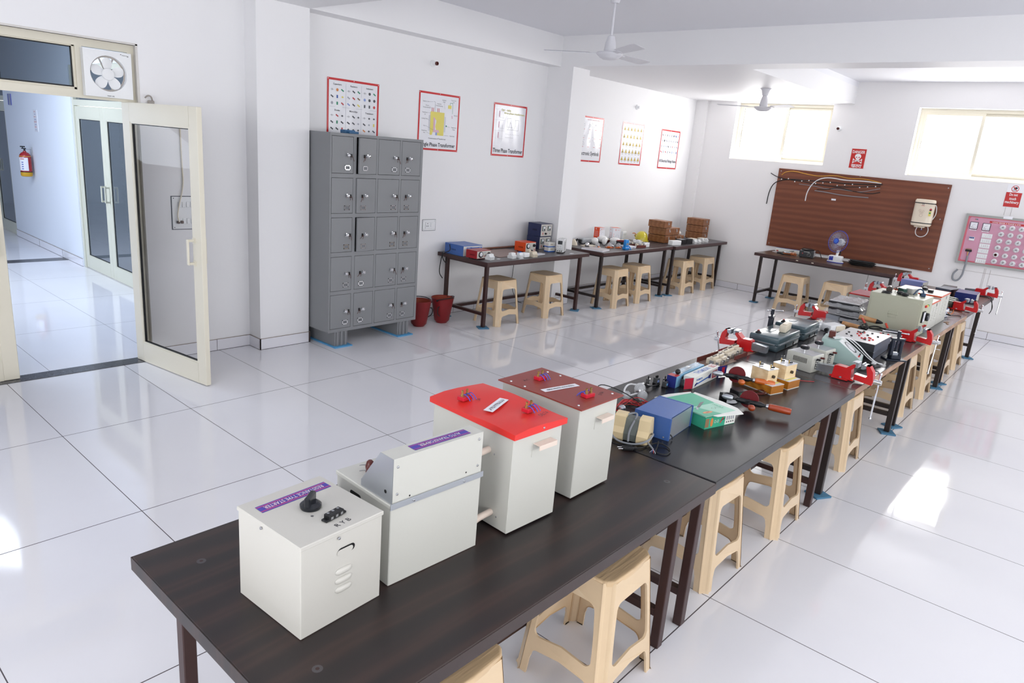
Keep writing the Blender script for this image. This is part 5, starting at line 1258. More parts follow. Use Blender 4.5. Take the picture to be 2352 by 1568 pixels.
# bundle of red and black test leads
rwire = mat('red_wire', '#c3242c', rough=.4, var=.03); gwire = mat('green_wire', '#2e8a5c', rough=.4, var=.03)
def tangle(name, label, cx, cy, z, rx, ry, n, r, m, seed, cat='cable', loops=2.5, hmax=.035, rz=0.0, group=None):
    rn = random.Random(seed); o = MB(m)
    for k in range(n):
        a0 = rn.uniform(0, 6.28); pts = []
        K = int(9 * loops)
        for i in range(K):
            a = a0 + 2 * PI * loops * i / K; rr = rn.uniform(.45, 1.0); x = rx * rr * math.cos(a); y = ry * rr * math.sin(a)
            pts.append((cx + x * math.cos(rz) - y * math.sin(rz), cy + x * math.sin(rz) + y * math.cos(rz), z + r + rn.uniform(0, hmax)))
        o.tube(pts, r, 5, smooth=2)
    return tag(o.build(name), label, cat, group)
tangle('test_leads', 'tangled heap of red test leads behind the blue box', 1.60, -3.055, T2Z, .20, .11, 2, .0022, rwire, 5, loops=3, rz=.25)
tangle('test_leads', 'black test leads mixed under the red leads behind the blue box', 1.63, -3.035, T2Z, .19, .10, 2, .0023, black_r, 9, loops=2.4, rz=.25, hmax=.02)
tangle('test_leads', 'thin green lead inside the heap of red test leads', 1.62, -3.04, T2Z, .17, .09, 1, .002, gwire, 13, loops=1.6, rz=.25, hmax=.025)
c_ = MB(black_r); c_.tube([(1.42, -2.95, T2Z + .03), (1.45, -2.93, T2Z + .09), (1.54, -2.88, T2Z + .115), (1.63, -2.92, T2Z + .085), (1.70, -2.99, T2Z + .04), (1.72, -3.04, T2Z + .006)], .0026, 6); tag(c_.build('wire_loop'), 'thin black wire arching up from the heap of leads', 'wire')
c_ = MB(rwire); c_.tube([(1.10, -3.0, T1Z + .20), (1.2, -2.96, T2Z + .15), (1.33, -2.98, T2Z + .10), (1.45, -3.01, T2Z + .03)], .0022, 6)
# glass bulbs and white wire
t = thing('work_lamp', 'clear glass work lamp with white wire loop beside the red leads', 'lamp', (1.87, -2.93, T2Z), .4)
b = MB(bulb_glass).at(Matrix.Translation((0, 0, .032)) @ Matrix.Rotation(PI / 2, 4, 'Y')); b.lathe([(.012, -.05), (.028, -.02), (.031, .01), (.022, .034), (1e-4, .042)], 18); b.build('bulb', t)
b = MB(steel).at(Matrix.Translation((0, 0, .032)) @ Matrix.Rotation(PI / 2, 4, 'Y')); b.lathe([(.013, -.075), (.014, -.048)], 14); b.build('cap', t)
b = MB(wht); b.tube([(-.07, 0, .03), (-.10, .05, .01), (-.04, .08, .02), (.06, .07, .03), (.09, .03, .02), (.05, -.01, .05)], .005, 8); b.build('cord', t)
b = MB(black_p); b.cyl((.085, -.02, .025), (.115, -.035, .02), .013, .009, n=12); b.tube([(.115, -.035, .02), (.16, -.06, .012), (.22, -.08, .006)], .004, 6); b.build('probe', t)
for k, (x, y, r, lab) in enumerate(((1.80, -2.99, .027, 'clear glass bulb nearer the blue box, lying in the leads'), (1.74, -2.93, .024, 'clear glass bulb lying nearer the maroon lidded box'), (1.56, -3.02, .020, 'small grey metal ball lying in the red test leads'))):
    b = MB(bulb_glass if k < 2 else steel); b.ball((x, y, T2Z + r), r, 16); tag(b.build('glass_bulb' if k < 2 else 'metal_ball'), lab, 'bulb' if k < 2 else 'ball')

# relays
rel = mat('smoky_relay_case', '#4b4c4d', rough=.12, var=.15, scale=30, spec=.7, coat=.4)
for k, (x, y, a, s, lab) in enumerate(((2.085, -2.86, .3, .020, 'small clear topped relay at the far left end of the relay row'), (2.115, -2.895, -.2, .026, 'clear cased relay standing second from the left in the relay row'), (2.155, -2.925, .5, .023, 'relay with a reddish coil in the middle of the relay row'),
        (2.105, -2.955, .1, .025, 'relay with a bluish reflection, foremost of the relay row'), (2.165, -2.972, -.3, .024, 'relay with a copper wire inside, beside the lamp box'), (2.215, -3.00, .15, .029, 'largest dark relay, touching the white tube lamp carton'))):
    t = thing('relay', lab, 'relay', (x - .01, y, T2Z), a, 'row of small relays')
    q = MB(rel); q.box(-s * .55, s * .55, -s * .5, s * .5, 0, s * 1.5, bev=.002); q.build('case', t)
    q = MB(black_p); q.box(-s * .6, s * .6, -s * .55, s * .55, 0, s * .35, bev=.001); 
    for dx in (-.3, 0, .3): q.box(dx * s - .0012, dx * s + .0012, -.003, .003, s * 1.5, s * 1.5 + .012)
    q.build('base', t)
    q = MB((LGR, PI_B, maroon, sky_blue, copper, LGR)[k]); q.cyl((0, -s * .51, s * .8), (0, -s * .53, s * .8), s * .3, n=14); q.build('coil', t)  # sky blue disc on the foremost relay is a painted reflection
# lamp cartons
t = thing('lamp_carton', 'long white and blue lamp carton lettered THOMSON, both end flaps open', 'carton', (2.20, -3.066, T2Z), math.radians(2))
w, d, h = .355, .058, .068; nv = mat('navy_print', '#27307c', rough=.35, var=.03)
b = MB(wt); b.box(0, w, 0, d, 0, h, bev=.0012); b.at(FRONT)
b.m(nv).quad(.0, .004, 0, h, .0015); b.text('THOMSON', .08, .043, .012, blue_p, w=.08, z=.0015, bold=True); b.m(blue_p).line(.06, .020, .22, .032, .008, .0015); b.m(nv).poly([(.03, .008), (.06, .020), (.055, .03), (.03, .02)], .001, .0018); b.m(nv).poly([(.20, .024), (.235, .018), (.238, .048), (.205, .040)], .001, .0019); b.m(mat('crimson_print', '#b3263c', rough=.35)).quad(.255, .315, .012, .056, .0016); b.text('TXB', .285, .034, .03, wt, w=.05, z=.002, bold=True); b.m(nv).quad(.325, w, .0, h, .0015)
b.at(Matrix.Translation((0, 0, h + .0005))); b.text('THOMSON', .17, .028, .034, blue_p, w=.17, z=.0006, bold=True); b.m(_MATS['crimson_print']).quad(.285, .345, .012, .046, .0004); b.text('TXB', .315, .029, .024, wt, w=.045, z=.001, bold=True)
b.at(Matrix.Identity(4)); b.build('carton_body', t)
for (x, a, s) in ((0, math.radians(205), 1), (w, math.radians(-22), 1)):
    f_ = MB(nv).at(Matrix.Translation((x, 0, h * .0)) @ Matrix.Rotation(a, 4, 'Z') @ FRONT)
    if x == 0: f_.T = Matrix.Translation((0, 0, 0)) @ Matrix.Rotation(math.radians(155), 4, 'Z') @ frame((0, 0, 0), (1, 0, 0), (0, 0, 1))
    f_.quad(0, .058, .004, h - .002); f_.m(_MATS['crimson_print']).quad(.02, .042, .01, h - .01, .0006 if x else -.0006)
    f_.add([(p[0], p[1], -.001) for p in [(0, .004), (.058, .004), (.058, h - .002), (0, h - .002)]], [(3, 2, 1, 0)]); f_.build('flap', t)
t = thing('lamp_carton', 'blue lamp carton with a red corner lying behind the THOMSON carton', 'carton', (2.13, -3.00, T2Z), math.radians(3))
b = MB(mat('carton_sky', '#7fb6d8', rough=.35, var=.15, scale=6)); b.box(0, .37, 0, .055, 0, .066, bev=.001); b.m(nv).box(-.002, .0, 0, .055, 0, .066); b.m(RDI).quad(.0, .05, 0, .055, .0665); b.m(wt).quad(.06, .11, .01, .045, .0665); b.build('carton_body', t)
t = thing('glass_tube', 'glass discharge tube with a black ball end lying on the blue lamp carton', 'glass tube', (2.30, -2.975, T2Z + .066 + .0155), math.radians(1))
b = MB(bulb_glass).at(Matrix.Rotation(PI / 2, 4, 'Y')); b.lathe([(.009, -.115), (.0145, -.10), (.0145, .02), (.010, .028), (.010, .035), (.0145, .045), (.0145, .12), (.008, .13), (1e-4, .132)], 16); b.build('tube', t)
b = MB(black_p); b.ball((-.118, 0, 0), .0155, 14); b.build('ball', t); b = MB(steel); b.cyl((-.02, 0, 0), (.03, 0, 0), .006, n=10); b.tube([(.03, 0, 0), (.06, .003, .002), (.11, 0, 0)], .002, 5); b.build('electrode', t)

# tray of breakers
brn = mat('brown_steel_tray', '#6a2f28', rough=.4, var=.12, scale=8); mcbm = mat('breaker_cream', '#e0d6c2', rough=.4, var=.03)
t = thing('breaker_tray', 'folded brown steel tray holding a row of cream circuit breakers', 'tray', (3.02, -2.90, T2Z), math.radians(-1.5))
b = MB(mat('tray_dull_face', '#8f7568', rough=.4, var=.1)); b.box(-.31, -.03, -.075, .062, .0, .002); b.box(-.03, .33, -.055, .075, .0, .002)
b.m(brn); b.box(-.31, -.03, .060, .062, .0, .035); b.box(-.03, .16, -.057, -.055, .0, .028); b.box(.16, .33, .073, .075, 0, .04); b.box(.325, .33, -.04, .073, 0, .045)
b.m(steel)
for x in (.0, .09): b.disc(x, 0, .0001, 0, 3)
b.build('plate', t)
BC = 'cream circuit breakers on the brown tray'
for k, (x, y) in enumerate(((-.245, -.012), (-.155, -.008), (-.035, .012), (.045, .018), (.145, .030))):
    q = thing('circuit_breaker', ('cream circuit breaker at the carton end of the brown tray', 'cream circuit breaker second from the carton end of the brown tray', 'cream circuit breaker in the middle of the brown tray', 'cream circuit breaker second from the far end of the brown tray', 'cream circuit breaker at the far end of the brown tray')[k], 'circuit breaker', (3.02 + x, -2.90 + y - .002, T2Z + .0025), .04 * ((k * 3) % 4 - 1.5), BC)
    b = MB(mcbm); b.box(-.036, .036, -.034, .034, 0, .038, bev=.002); b.box(-.036, .036, -.014, .014, .038, .052, bev=.003); b.build('body', q)
    b = MB(steel); 
    for s in (-1, 1): b.box(s * .042 - .006, s * .042 + .006, -.02, .004, 0, .03); b.box(s * .03 - .006, s * .03 + .006, -.048, -.034, .0, .026)
    b.build('clamp', q)
    b = MB(black_p)
    for dx in (-.018, .0, .018): b.box(dx - .004, dx + .004, -.003, .003, .052, .056)
    b.build('toggle', q)

# hand drills
wo = mat('orange_varnished_wood', '#c4601f', rough=.22, var=.12, scale=10, coat=.5); wo2 = mat('red_brown_varnished_wood', '#9c3d1a', rough=.22, var=.12, scale=10, coat=.5); gear = mat('maroon_gear', '#6b1c22', rough=.35, var=.08)
def hand_drill(label, loc, rz, wm, tilt=0.0):
    t = thing('hand_drill', label, 'hand drill', loc, rz, 'hand drills')
    X_ = Matrix.Rotation(PI / 2, 4, 'Y')
    q = MB(alu).at(Matrix.Translation((0, 0, 0)) @ X_); q.lathe([(.004, -.165), (.010, -.158), (.014, -.145), (.0145, -.118), (.010, -.110)], 18); q.build('chuck', t)
    q = MB(black_p).at(X_); q.lathe([(.007, -.112), (.007, -.095), (.012, -.09), (.014, -.06), (.010, -.045), (.013, .0), (.015, .025), (.009, .045), (.007, .058)], 16); q.at(Matrix.Identity(4)); q.box(-.07, .04, -.010, .010, -.014, .012, bev=.005); q.build('frame', t)
    q = MB(steel).at(X_); q.lathe([(.011, .055), (.012, .066)], 14); q.build('ferrule', t)
    q = MB(wm).at(X_); q.lathe([(.011, .066), (.016, .072), (.0175, .10), (.0175, .165), (.015, .176), (1e-4, .178)], 20); q.build('handle', t)
    q = MB(gear).at(Matrix.Translation((-.03, .022, .008)) @ Matrix.Rotation(PI / 2, 4, 'X')); q.lathe([(.010, -.004), (.046, -.004), (.048, 0), (.046, .004), (.010, .004)], 32); q.build('gear_wheel', t)
    q = MB(black_p); q.cyl((-.03, -.02, .0), (-.03, .03, .006), .007, n=12); q.tube([(-.03, -.022, .0), (-.022, -.04, -.006), (-.015, -.052, -.010)], .006, 8); q.build('crank', t)
    q = MB(wm).at(Matrix.Translation((-.012, -.066, -.006)) @ Matrix.Rotation(.5, 4, 'Z')); q.ball((0, 0, 0), .0185, 16, sz=.9); q.cyl((-.004, .016, 0), (0, 0, 0), .012, .016, n=14); q.build('knob', t)
    return t
d_ = hand_drill('hand drill with lighter orange handle, farther one, its gear against the wooden box', (2.46, -3.235, T2Z + .062), math.radians(-60), wo)
d_.rotation_euler = (0, math.radians(4), math.radians(-58))
d_ = hand_drill('hand drill with darker red brown handle, nearer one, beside the drill carton', (2.148, -3.442, T2Z + .045), math.radians(-66), wo2)
d_.rotation_euler = (0, math.radians(3), math.radians(-69))
# ring current transformer
t = thing('ring_transformer', 'black ring shaped current transformer with white label beside the drill carton', 'ring transformer', (2.192, -3.283, T2Z), 0)
b = MB(black_p); b.lathe([(.046, 0), (.048, .003), (.048, .030), (.045, .034), (.027, .034), (.024, .030), (.024, .003), (.027, 0), (.046, 0)], 32, cap=False); b.build('ring', t)
l = MB(paper_w); n = 10; vs = []
for i in range(n + 1):
    a = math.radians(195 + 80 * i / n); vs += [(.0486 * math.cos(a), .0486 * math.sin(a), .004), (.0486 * math.cos(a), .0486 * math.sin(a), .029)]
l.add(vs, [(2 * i, 2 * i + 2, 2 * i + 3, 2 * i + 1) for i in range(n)], True); l.build('label', t)
q = MB(black_p); q.cyl((-.02, .034, .034), (-.02, .034, .046), .010, .008, n=12); q.build('terminal', t)
# black terminal unit with red knobs under the drill
t = thing('terminal_unit', 'small black unit with red knobs beneath the farther hand drill', 'terminal unit', (2.315, -3.285, T2Z), math.radians(-20))
b = MB(black_p); b.box(-.035, .04, -.03, .035, 0, .040, bev=.003); b.build('body', t)
for k in range(3): MB(red_p).cyl((.012 + .009 * k, -.03, .022), (.012 + .009 * k, -.045, .022), .006, n=12).build('knob', t)
MB(white_p).cyl((.045, -.034, .012), (.045, -.046, .012), .010, n=16).build('washer', t); MB(GRN).box(-.02, 0, -.0305, -.03, .022, .03).build('indicator', t)
tangle('small_leads', 'thin dark red and black leads coiled beneath the drill handle', 2.47, -3.335, T2Z, .08, .035, 1, .0018, maroon, 21, loops=3, rz=-.6, hmax=.012)

# sonometer style wooden units
ow = wood('orange_varnished_box', [(0, '#9a5c16'), (.5, '#b9741f'), (1, '#cf8a30')], scale=(1, 1, 6), rough=.28, wave=5, dist=4, spec=.5); pw = wood('pale_pine', [(0, '#d9b98a'), (.5, '#e6cb9e'), (1, '#efd9b2')], scale=(1, 1, 5), rough=.45, wave=5, dist=5)
lamw = mat('white_laminate_top', '#d5d7de', rough=.12, var=.02); scale_y = mat('yellow_scale_strip', '#d9cf5a', rough=.4, var=.1, scale=60)
def wooden_unit(lab, loc, rz, w, d, bx, by, bw, bd, bh, lab2):
    t = thing('wooden_unit', lab, 'wooden unit', loc, rz, 'orange wooden units with white tops')
    b = MB(ow); b.box(0, w, 0, d, .003, .048, bev=.0015); b.m(lamw).box(0, w, 0, d, .048, .0505); b.m(wt).box(0, w, 0, d, 0, .003); b.build('base', t)
    MB(scale_y).box(bx - .012, bx - .001, .004, by + bd, .0505, .0515).build('scale', t) if False else MB(scale_y).box(.006, w - .006, max(by - .018, .002), max(by - .006, .012), .0505, .0515).build('scale', t)
    u = MB(pw); u.box(bx, bx + bw, by, by + bd, .0507, .0507 + bh, bev=.0015); u.m(lamw).box(bx - .001, bx + bw + .001, by - .001, by + bd + .001, .0507 + bh, .0507 + bh + .003)
    u.m(maroon)
    for zz in (.012, bh - .012): u.box(bx + bw, bx + bw + .0006, by + .008, by + .012, .05 + zz, .053 + zz)
    up = u.build('pine_block', t)
    for k, (px, py) in enumerate(((bx + bw * .5, by + .022), (bx + bw * .4, by + bd - .02))):
        q = MB(brass); z0 = .0537 + bh; q.cyl((px, py, z0), (px, py, z0 + .018), .003, n=8); q.box(px - .006, px + .006, py - .0015, py + .0015, z0 + .012, z0 + .022); q.m(black_p).cyl((px + .004, py - .002, z0 + .006), (px + .022, py - .008, z0 + .006), .0045, n=10); q.build('terminal', up)
    q = MB(mat('dark_bronze', '#51473a', rough=.4, metal=.6)); q.cyl((bx + bw * .5, by, .05 + bh * .5), (bx + bw * .5, by - .012, .05 + bh * .5), .009, n=10); q.build('adjusting_screw', t)
    return t
wooden_unit('orange wooden unit with a long pine block, nearer the hand drills', (2.497, -3.392, T2Z), math.radians(-15), .112, .265, .010, .045, .092, .110, .075, '')
wooden_unit('orange wooden unit with a squarer pine block, nearer the grey dimmers', (2.675, -3.420, T2Z), math.radians(-10), .125, .16, .010, .035, .115, .085, .080, '')
q = MB(black_p); q.cyl((2.742, -3.138, T2Z), (2.742, -3.138, T2Z + .010), .011, n=14); q.m(red_p).cyl((2.742, -3.138, T2Z + .010), (2.742, -3.138, T2Z + .017), .0108, n=14); tag(q.build('push_button'), 'small red and black push button standing alone behind the orange wooden unit', 'button')
t = thing('relay_module', 'small silver relay module with blue and red wires beside the pine block', 'relay', (2.90, -3.335, T2Z), -.3)
b = MB(steel); b.box(-.018, .018, -.014, .014, .0, .05, bev=.002); b.build('case', t); b = MB(brass); b.box(-.012, .012, -.016, -.014, .012, .04); b.build('front', t)
b = MB(rwire); b.tube([(.005, -.014, .045), (.02, -.03, .04), (.028, -.04, .005), (.06, -.07, .003), (.12, -.10, .003)], .0018, 5); b.build('wire', t); b = MB(blwire); b.tube([(.012, -.010, .048), (.03, .02, .06), (.07, .03, .06), (.09, .0, .04)], .0012, 5); b.build('wire', t)

# ================================================================ THIRD TO FIFTH MIDDLE TABLES
T3Z = .7575
vred = mat('vice_red', '#c61c20', rough=.32, var=.04, coat=.3); vsteel = mat('vice_ground_steel', '#aab0b8', rough=.25, metal=.85, var=.06)
def vice(label, loc, rz, hang=.22, swing=.1):
    # fixed on the table edge; local -y points out over the edge
    t = thing('bench_vice', label, 'vice', loc, rz, 'red bench vices along the table edges')
    P = frame((0, 0, 0), (0, 1, 0), (0, 0, 1))      # profile (y,z), extruded along +x
    b = MB(vred).at(P)
    b.poly([(-.02, .004), (.12, .004), (.12, .012), (.105, .018), (.10, .075), (.085, .080), (.03, .078), (-.005, .108), (-.022, .108), (-.022, .095), (.0, .072), (-.005, .018), (-.02, .012)], -.028, .028)
    b.poly([(.005, .004), (.10, .004), (.10, .012), (.005, .012)], -.055, .055); b.build('body', t)
    s = MB(vsteel).at(P); s.poly([(.1, .012), (.205, .014), (.205, .058), (.1, .066)], -.022, .022); s.poly([(-.034, .092), (-.020, .092), (-.020, .120), (.004, .120), (-.006, .125), (-.034, .125)], -.034, .034); s.build('slide', t)
    j = MB(vred).at(P); j.poly([(-.125, .004), (-.02, .016), (-.02, .050), (-.085, .045), (-.092, .055), (-.075, .118), (-.095, .118), (-.120, .085), (-.130, .03)], -.024, .024); j.build('moving_jaw', t)
    s = MB(vsteel).at(P); s.poly([(-.098, .118), (-.060, .118), (-.060, .125), (-.052, .125), (-.052, .092), (-.066, .092), (-.078, .100), (-.080, .118)], -.034, .034)
    s.build('jaw_plate', t)
    for x in (-.043, .043): MB(vsteel).cyl((x, .05, .010), (x, .05, .020), .009, n=6).build('bolt', t)
    q = MB(chrome); q.cyl((0, -.125, .028), (0, -.172, .028), .015, n=16); q.build('screw_head', t)
    h = MB(chrome); h.cyl((swing * .15, -.158, .028 + .05), (-swing, -.160, .028 - hang), .0055, n=8); h.ball((-swing, -.160, .028 - hang), .009, 10); h.ball((swing * .15, -.158, .08), .009, 10); h.build('handle', t)
    return t
vice('red bench vice on the right table edge nearest the camera, handle hanging down', (3.235, -3.60, T3Z), 0.0, .22, .03)
vice('red bench vice on the right table edge before the big grey green cabinet', (4.84, -3.60, T3Z), 0.0, .23, .07)
vice('red bench vice on the right table edge beside the grey cylinders', (6.95, -3.59, T3Z), 0.0, .22, .05)
vice('red bench vice on the right edge at the very far end of the middle row', (8.37, -3.58, T3Z), 0.0, .20, .05)
vice('red bench vice on the left table edge behind the tray of cream breakers', (3.32, -2.83, T3Z), PI, .14, .09)
vice('red bench vice on the left table edge behind the second grey tool case', (4.93, -2.80, T3Z), PI, .16, -.02)
vice('red bench vice on the left table edge behind the red rimmed white box', (7.12, -2.78, T3Z), PI, .18, .0)
vice('red bench vice on the left table edge at the far end, beside the lilac instrument', (8.42, -2.77, T3Z), PI, .18, .0)

# slate grey tool cases
slm = mat('slate_enamel', '#4d6068', rough=.24, var=.04, scale=2, spec=.6, coat=.2)
def tool_case(label, loc, rz, w, d, h):
    t = thing('tool_case', label, 'metal case', loc, rz, 'slate grey metal cases')
    b = MB(slm); b.box(0, w, 0, d, 0, h * .46, bev=.010, seg=3); b.m(dark).disc(0, 0, .0001, .001, 3); b.build('body', t)
    l = MB(slm); l.box(-.002, w + .002, -.002, d + .002, h * .46, h, bev=.012, seg=3); l.box(-.005, w + .005, -.005, d + .005, h * .46, h * .46 + .012, bev=.004); l.m(alu).box(-.006, -.005, .02, d - .02, h * .47, h * .47 + .008); l.box(.02, w - .02, -.0062, -.005, h * .47, h * .47 + .006); l.build('lid', t)
    for x in (w * .35, w * .7):
        MB(dark).box(x - .008, x + .008, -.006, -.004, .012, .036).build('keyhole', t)
    q = MB(black_p); q.lathe([(.02, h), (.02, h + .006), (.012, h + .010), (.008, h + .018), (1e-4, h + .018)], 14, cx=.045, cy=d * .80); q.m(red_p).box(.037, .053, d * .80 - .004, d * .80 + .004, h + .017, h + .022); q.build('catch', t)
    q = MB(slm); q.box(w * .35, w * .6, d * .55, d * .75, h, h + .003, bev=.002); q.build('embossed_plate', t)
    return t
tool_case('slate grey metal case with the cream breaker standing on it, nearer one', (3.445, -3.056, T3Z), math.radians(1), .43, .205, .100)
tool_case('slate grey metal case without anything on it, farther one', (3.975, -3.050, T3Z), math.radians(2), .345, .225, .103)
t = thing('switch_box', 'cream plastic switch box standing on the nearer slate grey case', 'switch box', (3.735, -2.985, T3Z + .101), math.radians(8))
b = MB(mcbm); b.box(-.085, .085, -.024, .024, 0, .052, bev=.006, seg=2); b.build('body', t); b = MB(mcbm); b.box(-.055, .055, -.016, .016, .052, .058, bev=.003); b.build('cover', t)
# pipe vices
nvy = mat('navy_black_steel', '#1b2230', rough=.35, var=.08)
def pipe_vice(label, loc, rz):
    t = thing('pipe_vice', label, 'pipe vice', loc, rz, 'dark pipe vices')
    b = MB(nvy); b.box(-.07, .07, -.045, .045, 0, .010, bev=.002); b.box(-.035, .035, -.030, .030, .010, .035, bev=.004)
    for s in (-1, 1): b.box(s * .030 - .010, s * .030 + .010, -.014, .014, .03, .150, bev=.003)
    b.box(-.045, .045, -.018, .018, .140, .155, bev=.003); b.build('frame', t)
    q = MB(vsteel); q.box(-.018, .018, -.010, .010, .035, .055); q.build('jaw', t)
    q = MB(nvy); q.cyl((0, 0, .06), (0, 0, .195), .008, n=12); q.cyl((0, 0, .165), (0, 0, .205), .013, n=12); q.build('screw', t)
    q = MB(chrome); q.cyl((-.045, .03, .196), (.085, -.055, .188), .0045, n=8); q.ball((.085, -.055, .188), .007, 8); q.ball((-.045, .03, .196), .007, 8); q.build('handle', t)
pipe_vice('dark blue pipe vice on the right table edge beside the two dotted black boxes', (4.06, -3.645, T3Z), math.radians(130))
pipe_vice('dark blue pipe vice on the left table edge behind the nearer slate grey case', (3.90, -2.815, T3Z), math.radians(10))

# variable transformers
grn_w = mat('pale_grey_enamel', '#c3c4bb', rough=.4, var=.02); lamt = mat('glossy_grey_plate', '#aeb1b4', rough=.15, var=.04)
def dimmer(label, loc, rz, w, d, h):
    t = thing('variable_transformer', label, 'transformer', loc, rz, 'pale grey variable transformers')
    b = MB(grn_w); b.box(0, w, 0, d, 0, h, bev=.006, seg=2); b.build('body', t)
    # ventilation slots on the left (-x) face
    v = MB(dark).at(Matrix(((0, 0, -1, -.0006), (-1, 0, 0, 0), (0, 1, 0, 0), (0, 0, 0, 1))))
    for k in range(11): v.quad(-d * .72 + k * .0085, -d * .72 + k * .0085 + .004, h * .50, h * .80)
    v.build('vent_slots', t)
    p = MB(lamt); p.box(.008, w - .008, .008, d - .008, h, h + .0015); p.build('dial_plate', t)
    k = MB(chrome); k.lathe([(.005, h), (.005, h + .018)], 12, cx=w * .45, cy=d * .55); k.m(knb).lathe([(.022, h + .018), (.027, h + .022), (.027, h + .036), (.022, h + .040)], 28, cx=w * .45, cy=d * .55); k.m(chrome).lathe([(.010, h + .040), (.010, h + .0415), (1e-4, h + .0415)], 16, cx=w * .45, cy=d * .55); k.build('knob', t)
    l = MB(black_p).at(FRONT); l.quad(w * .28, w * .62, h * .2, h * .78, .0008); l.m(wt)
    for a in range(4):
        for c_ in range(3): l.quad(w * .32 + c_ * .014, w * .32 + c_ * .014 + .009, h * .26 + a * .013, h * .26 + a * .013 + .008 - .003 * ((a + c_) % 2), .0014)
    l.build('rating_label', t)
    for (x, z, m) in ((w * .22, h * .82, black_p), (w * .55, h * .86, maroon)):
        q = MB(chrome); q.cyl((x, 0, z), (x, -.012, z), .004, n=8); q.m(m).cyl((x, -.010, z), (x, -.034, z + .003), .0065, n=12); q.build('terminal', t)
    return t
dimmer('pale grey variable transformer with black knob, nearer one, plug lying behind it', (3.150, -3.385, T3Z), math.radians(-9), .145, .175, .108)
dimmer('pale grey variable transformer with black knob, farther one, against the teal meter', (3.372, -3.392, T3Z), math.radians(-7), .145, .155, .108)
t = thing('power_plug', 'black three pin plug standing pins up beside the nearer variable transformer', 'plug', (3.235, -3.175, T3Z), .3)
b = MB(black_p); b.lathe([(.022, 0), (.024, .008), (.022, .022), (.018, .026)], 16); b.cyl((0, 0, .01), (.04, -.02, .012), .010, .006, n=10); b.build('body', t)
for x, y in ((-.008, -.006), (.008, -.006), (0, .008)): MB(steel).cyl((x, y, .026), (x, y, .048), .003, n=8).build('pin', t)

# teal sloping meter
t = thing('panel_meter', 'pale teal sloping instrument with a round dial and white lead on top', 'meter', (3.60, -3.548, T3Z), math.radians(10))
teal = mat('pale_teal_enamel', '#a3bdb9', rough=.4, var=.03); w, d, h = .185, .255, .148
b = MB(teal).at(frame((0, 0, 0), (0, 1, 0), (0, 0, 1))); b.poly([(0, 0), (d, 0), (d, h), (d - .105, h), (0, .045)], 0, w); b.build('case', t)
sl = math.atan2(h - .045, d - .105); Tm = Matrix.Translation((w / 2, .0, .045)) @ Matrix.Rotation(sl, 4, 'X')
L_ = math.hypot(h - .045, d - .105)
f_ = MB(mat('pale_face', '#d3d9da', rough=.25, var=.02)).at(Tm); f_.box(-w / 2 + .004, w / 2 - .004, .004, L_ - .004, 0, .0015); f_.build('face', t)
g = MB(black_p).at(Tm @ Matrix.Translation((0, L_ * .55, .0015))); g.ring(0, 0, .040, .050, .001, 36); g.m(paper_w).disc(0, 0, .040, .0006, 32); g.m(ink).ring(0, 0, .026, .029, .0012, 30, a0=.6, a1=2.6); g.line(0, -.005, -.018, .022, .002, .0014); g.build('dial', t)
for x in (-.05, -.02, .02): MB(red_p if x < -.04 else black_p).at(Tm).cyl((x, .025, 0), (x, .025, .012), .005, n=10).build('knob', t)
q = MB(maroon); q.box(.06, .105, d - .07, d - .03, h, h + .045, bev=.003); tag(placed(q.build('adaptor'), Matrix.Translation((3.60, -3.548, T3Z)) @ Matrix.Rotation(math.radians(10), 4, 'Z')), 'dark brown adaptor block standing on the teal instrument', 'adaptor')
c_ = MB(wht); c_.tube([(3.60, -3.36, T3Z + .155), (3.68, -3.40, T3Z + .158), (3.74, -3.42, T3Z + .15), (3.77, -3.48, T3Z + .11), (3.79, -3.54, T3Z + .05), (3.80, -3.60, T3Z + .01), (3.80, -3.66, T3Z + .005)], .0038, 6); c_.tube([(3.61, -3.35, T3Z + .158), (3.70, -3.38, T3Z + .160), (3.77, -3.42, T3Z + .13), (3.80, -3.50, T3Z + .06), (3.80, -3.57, T3Z + .012), (3.83, -3.63, T3Z + .005)], .0034, 6); c_.box(3.775, 3.825, -3.60, -3.575, T3Z, T3Z + .014, bev=.003); tag(c_.build('white_lead'), 'white twin lead trailing over the teal instrument to the table edge', 'lead')
tangle('black_flex', 'black flex coiled between the teal instrument and the nearest right hand vice', 3.60, -3.60, T3Z, .10, .035, 2, .0042, black_r, 31, loops=1.8, rz=-.6, hmax=.02)

# boxes with red and black sockets
bpan = mat('black_case', '#1d2025', rough=.4, var=.06); wpan = mat('white_panel', '#d8d8d8', rough=.25, var=.03); gside = mat('grey_side', '#4a5160', rough=.4, var=.05)
def dot_box(label, loc, rz, w, d, h, seed, n=18):
    t = thing('trainer_kit', label, 'trainer kit', loc, rz, 'black trainer kits with red and black sockets')
    b = MB(bpan); b.box(0, w, 0, d, 0, h - .003, bev=.002); b.m(gside).box(.001, w - .001, -.0012, 0, .002, h - .004); b.build('case', t)
    p = MB(wpan); p.box(-.001, w + .001, -.001, d + .001, h - .003, h); p.m(LGR); rn = random.Random(seed)
    for k in range(10): x = rn.uniform(.04, w - .08); y = rn.uniform(.04, d - .04); p.line(x, y, x + .04, y, .001, h + .0003)
    p.build('panel', t)
    for k in range(n):
        x = rn.uniform(w * .15, w * .85); y = rn.uniform(d * .15, d * .85); q = MB(red_p if k % 2 else black_p); q.lathe([(.0075, h), (.0075, h + .007), (.004, h + .008)], 10, cx=x, cy=y); q.build('socket', t)
    return t
dot_box('lower black trainer kit, carrying the other dotted kit on top', (3.885, -3.550, T3Z), math.radians(2), .46, .27, .058, 41, 12)
